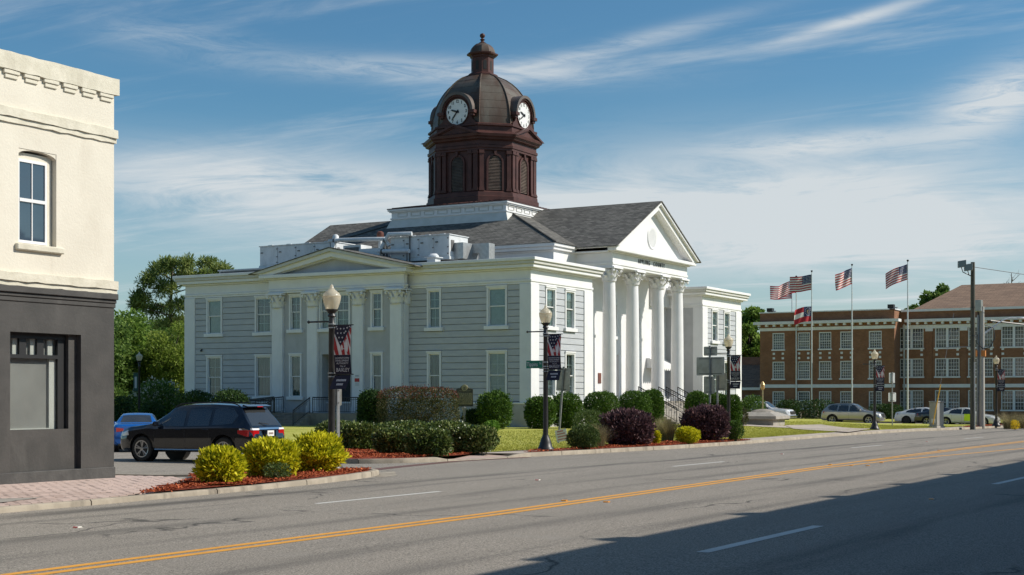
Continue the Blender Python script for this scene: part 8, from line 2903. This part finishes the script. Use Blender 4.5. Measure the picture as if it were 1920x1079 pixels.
for c, rx_, rz_ in spots:
    f = max(0.2, min(1.0, (c.z - 1.2) / Hp))
    s0 = trunk_pts[1].lerp(trunk_pts[3], max(0, (f - 0.35) / 0.65)) if f > 0.35 else trunk_pts[1]
    mb.tube([s0, s0.lerp(c, 0.55) + Vector((0, 0, -0.15)), c], [0.09, 0.06, 0.03], 6)
mk('limbs', mb, M['pinebark'], pine)

# flowering shrub and dark undergrowth left of the courthouse
p, m_ = AT(296, 108); p.z = zroad(p.x, 0) - 0.26
sh = shrub('white flowering shrub behind the blue saloon', p, 96 * m_, 60 * m_, (776 - 692) * m_, LM['tree3'], n=6000, leaf=0.2, group=gt, p=2.2, lump=0.3, extra=(LM['petal'], 700, 0.45))
for px, dp, y0, wp, lb in ((228, 100, 747, 44, 'dark round shrub left of the left street lamp'), (350, 92, 748, 44, 'dark shrub mass before the courthouse corner'), (285, 98, 757, 50, 'dark low shrub behind the roof of the blue saloon')):
    p, m_ = AT(px, dp); p.z = zroad(p.x, 0) - 0.26
    shrub(lb, p, wp * m_, wp * m_ * 0.7, CAMH + (HZ - y0) * m_ - p.z, LM['dark'], n=4000, leaf=0.12, group=gt, p=2.6)

gr_ = 'trees behind the brick building'
tree_at(1404, 185, 572, 66, 130, LM['tree'], 41, 'tall green tree between the courthouse and the brick building', group=gr_, n_clump=60, leaves=260, leaf=0.42, low=1.5)
tree_at(1385, 195, 600, 70, 120, LM['tree3'], 42, 'darker tree behind the right wing of the courthouse', group=gr_, n_clump=50, leaves=260, leaf=0.42, low=1.5)
tree_at(1765, 205, 538, 66, 70, LM['tree3'], 43, 'rounded tree rising over the brick building parapet', group=gr_, n_clump=26, leaves=200, leaf=0.5, clump_r=0.13)
tree_at(1709, 215, 570, 30, 40, LM['tree3'], 44, 'small treetop just above the brick parapet', group=gr_, n_clump=12, leaves=120, leaf=0.5)
tree_at(1815, 212, 548, 30, 50, LM['tree3'], 45, 'small treetop touching the brown roof slope', group=gr_, n_clump=12, leaves=120, leaf=0.5)
# leafless tree far right
p, m_ = AT(1899, 215); p.z = zroad(p.x, 0) - 0.26
bt = thing('bare_tree', 'leafless tree poking above the brown roof at the right', 'tree', p, 0, gr_)
Hb_ = CAMH + (HZ - 507) * m_ - p.z
mk('trunk', MB().tube([(0, 0, -0.2), (0.2, 0, Hb_ * 0.5), (0, 0.2, Hb_ * 0.98)], [0.3, 0.2, 0.05], 7), M['pinebark'], bt)
mb = MB()
rr = random.Random(5)
for k in range(16):
    z0 = Hb_ * rr.uniform(0.6, 0.93)
    a = rr.uniform(0, 6.28); L = rr.uniform(0.8, 2.4)
    q = Vector((math.cos(a) * L, math.sin(a) * L, z0 + L * rr.uniform(0.2, 0.9)))
    mb.tube([(0.1, 0.1, z0), q * 0.5 + Vector((0.05, 0.05, z0 * 0.5)), q], [0.06, 0.04, 0.015], 5)
    for j in range(2):
        q2 = q + Vector((rr.uniform(-0.8, 0.8), rr.uniform(-0.8, 0.8), rr.uniform(0.1, 0.8)))
        mb.tube([q * 0.7 + Vector((0.03, 0.03, z0 * 0.3)), q2], [0.025, 0.01], 4)
mk('limbs', mb, M['pinebark'], bt)

# distant wood closing the horizon
r = np.random.default_rng(77)
n = 26000
ang = r.uniform(R(-25), R(95), n)
dist = r.uniform(330, 420, n)
hmax = 9 + 3 * np.sin(ang * 23) + 2 * np.sin(ang * 57 + 1)
P = np.stack([np.cos(ang) * dist, np.sin(ang) * dist, r.uniform(0, 1, n) ** 0.8 * hmax - 2.0], 1)
A = unit(r.normal(size=(n, 3)) + np.array([0, 0, 0.4])); B = unit(np.cross(A, r.normal(size=(n, 3))))
ln = r.uniform(1.6, 3.4, n)
tag(put('woodland', leaf_mesh('woodland', P, A, B, ln, ln * 0.35, np.clip(r.normal(0.4, 0.2, n), 0, 1)), LM['tree3']), 'distant wood closing the horizon', 'woodland', kind='stuff')
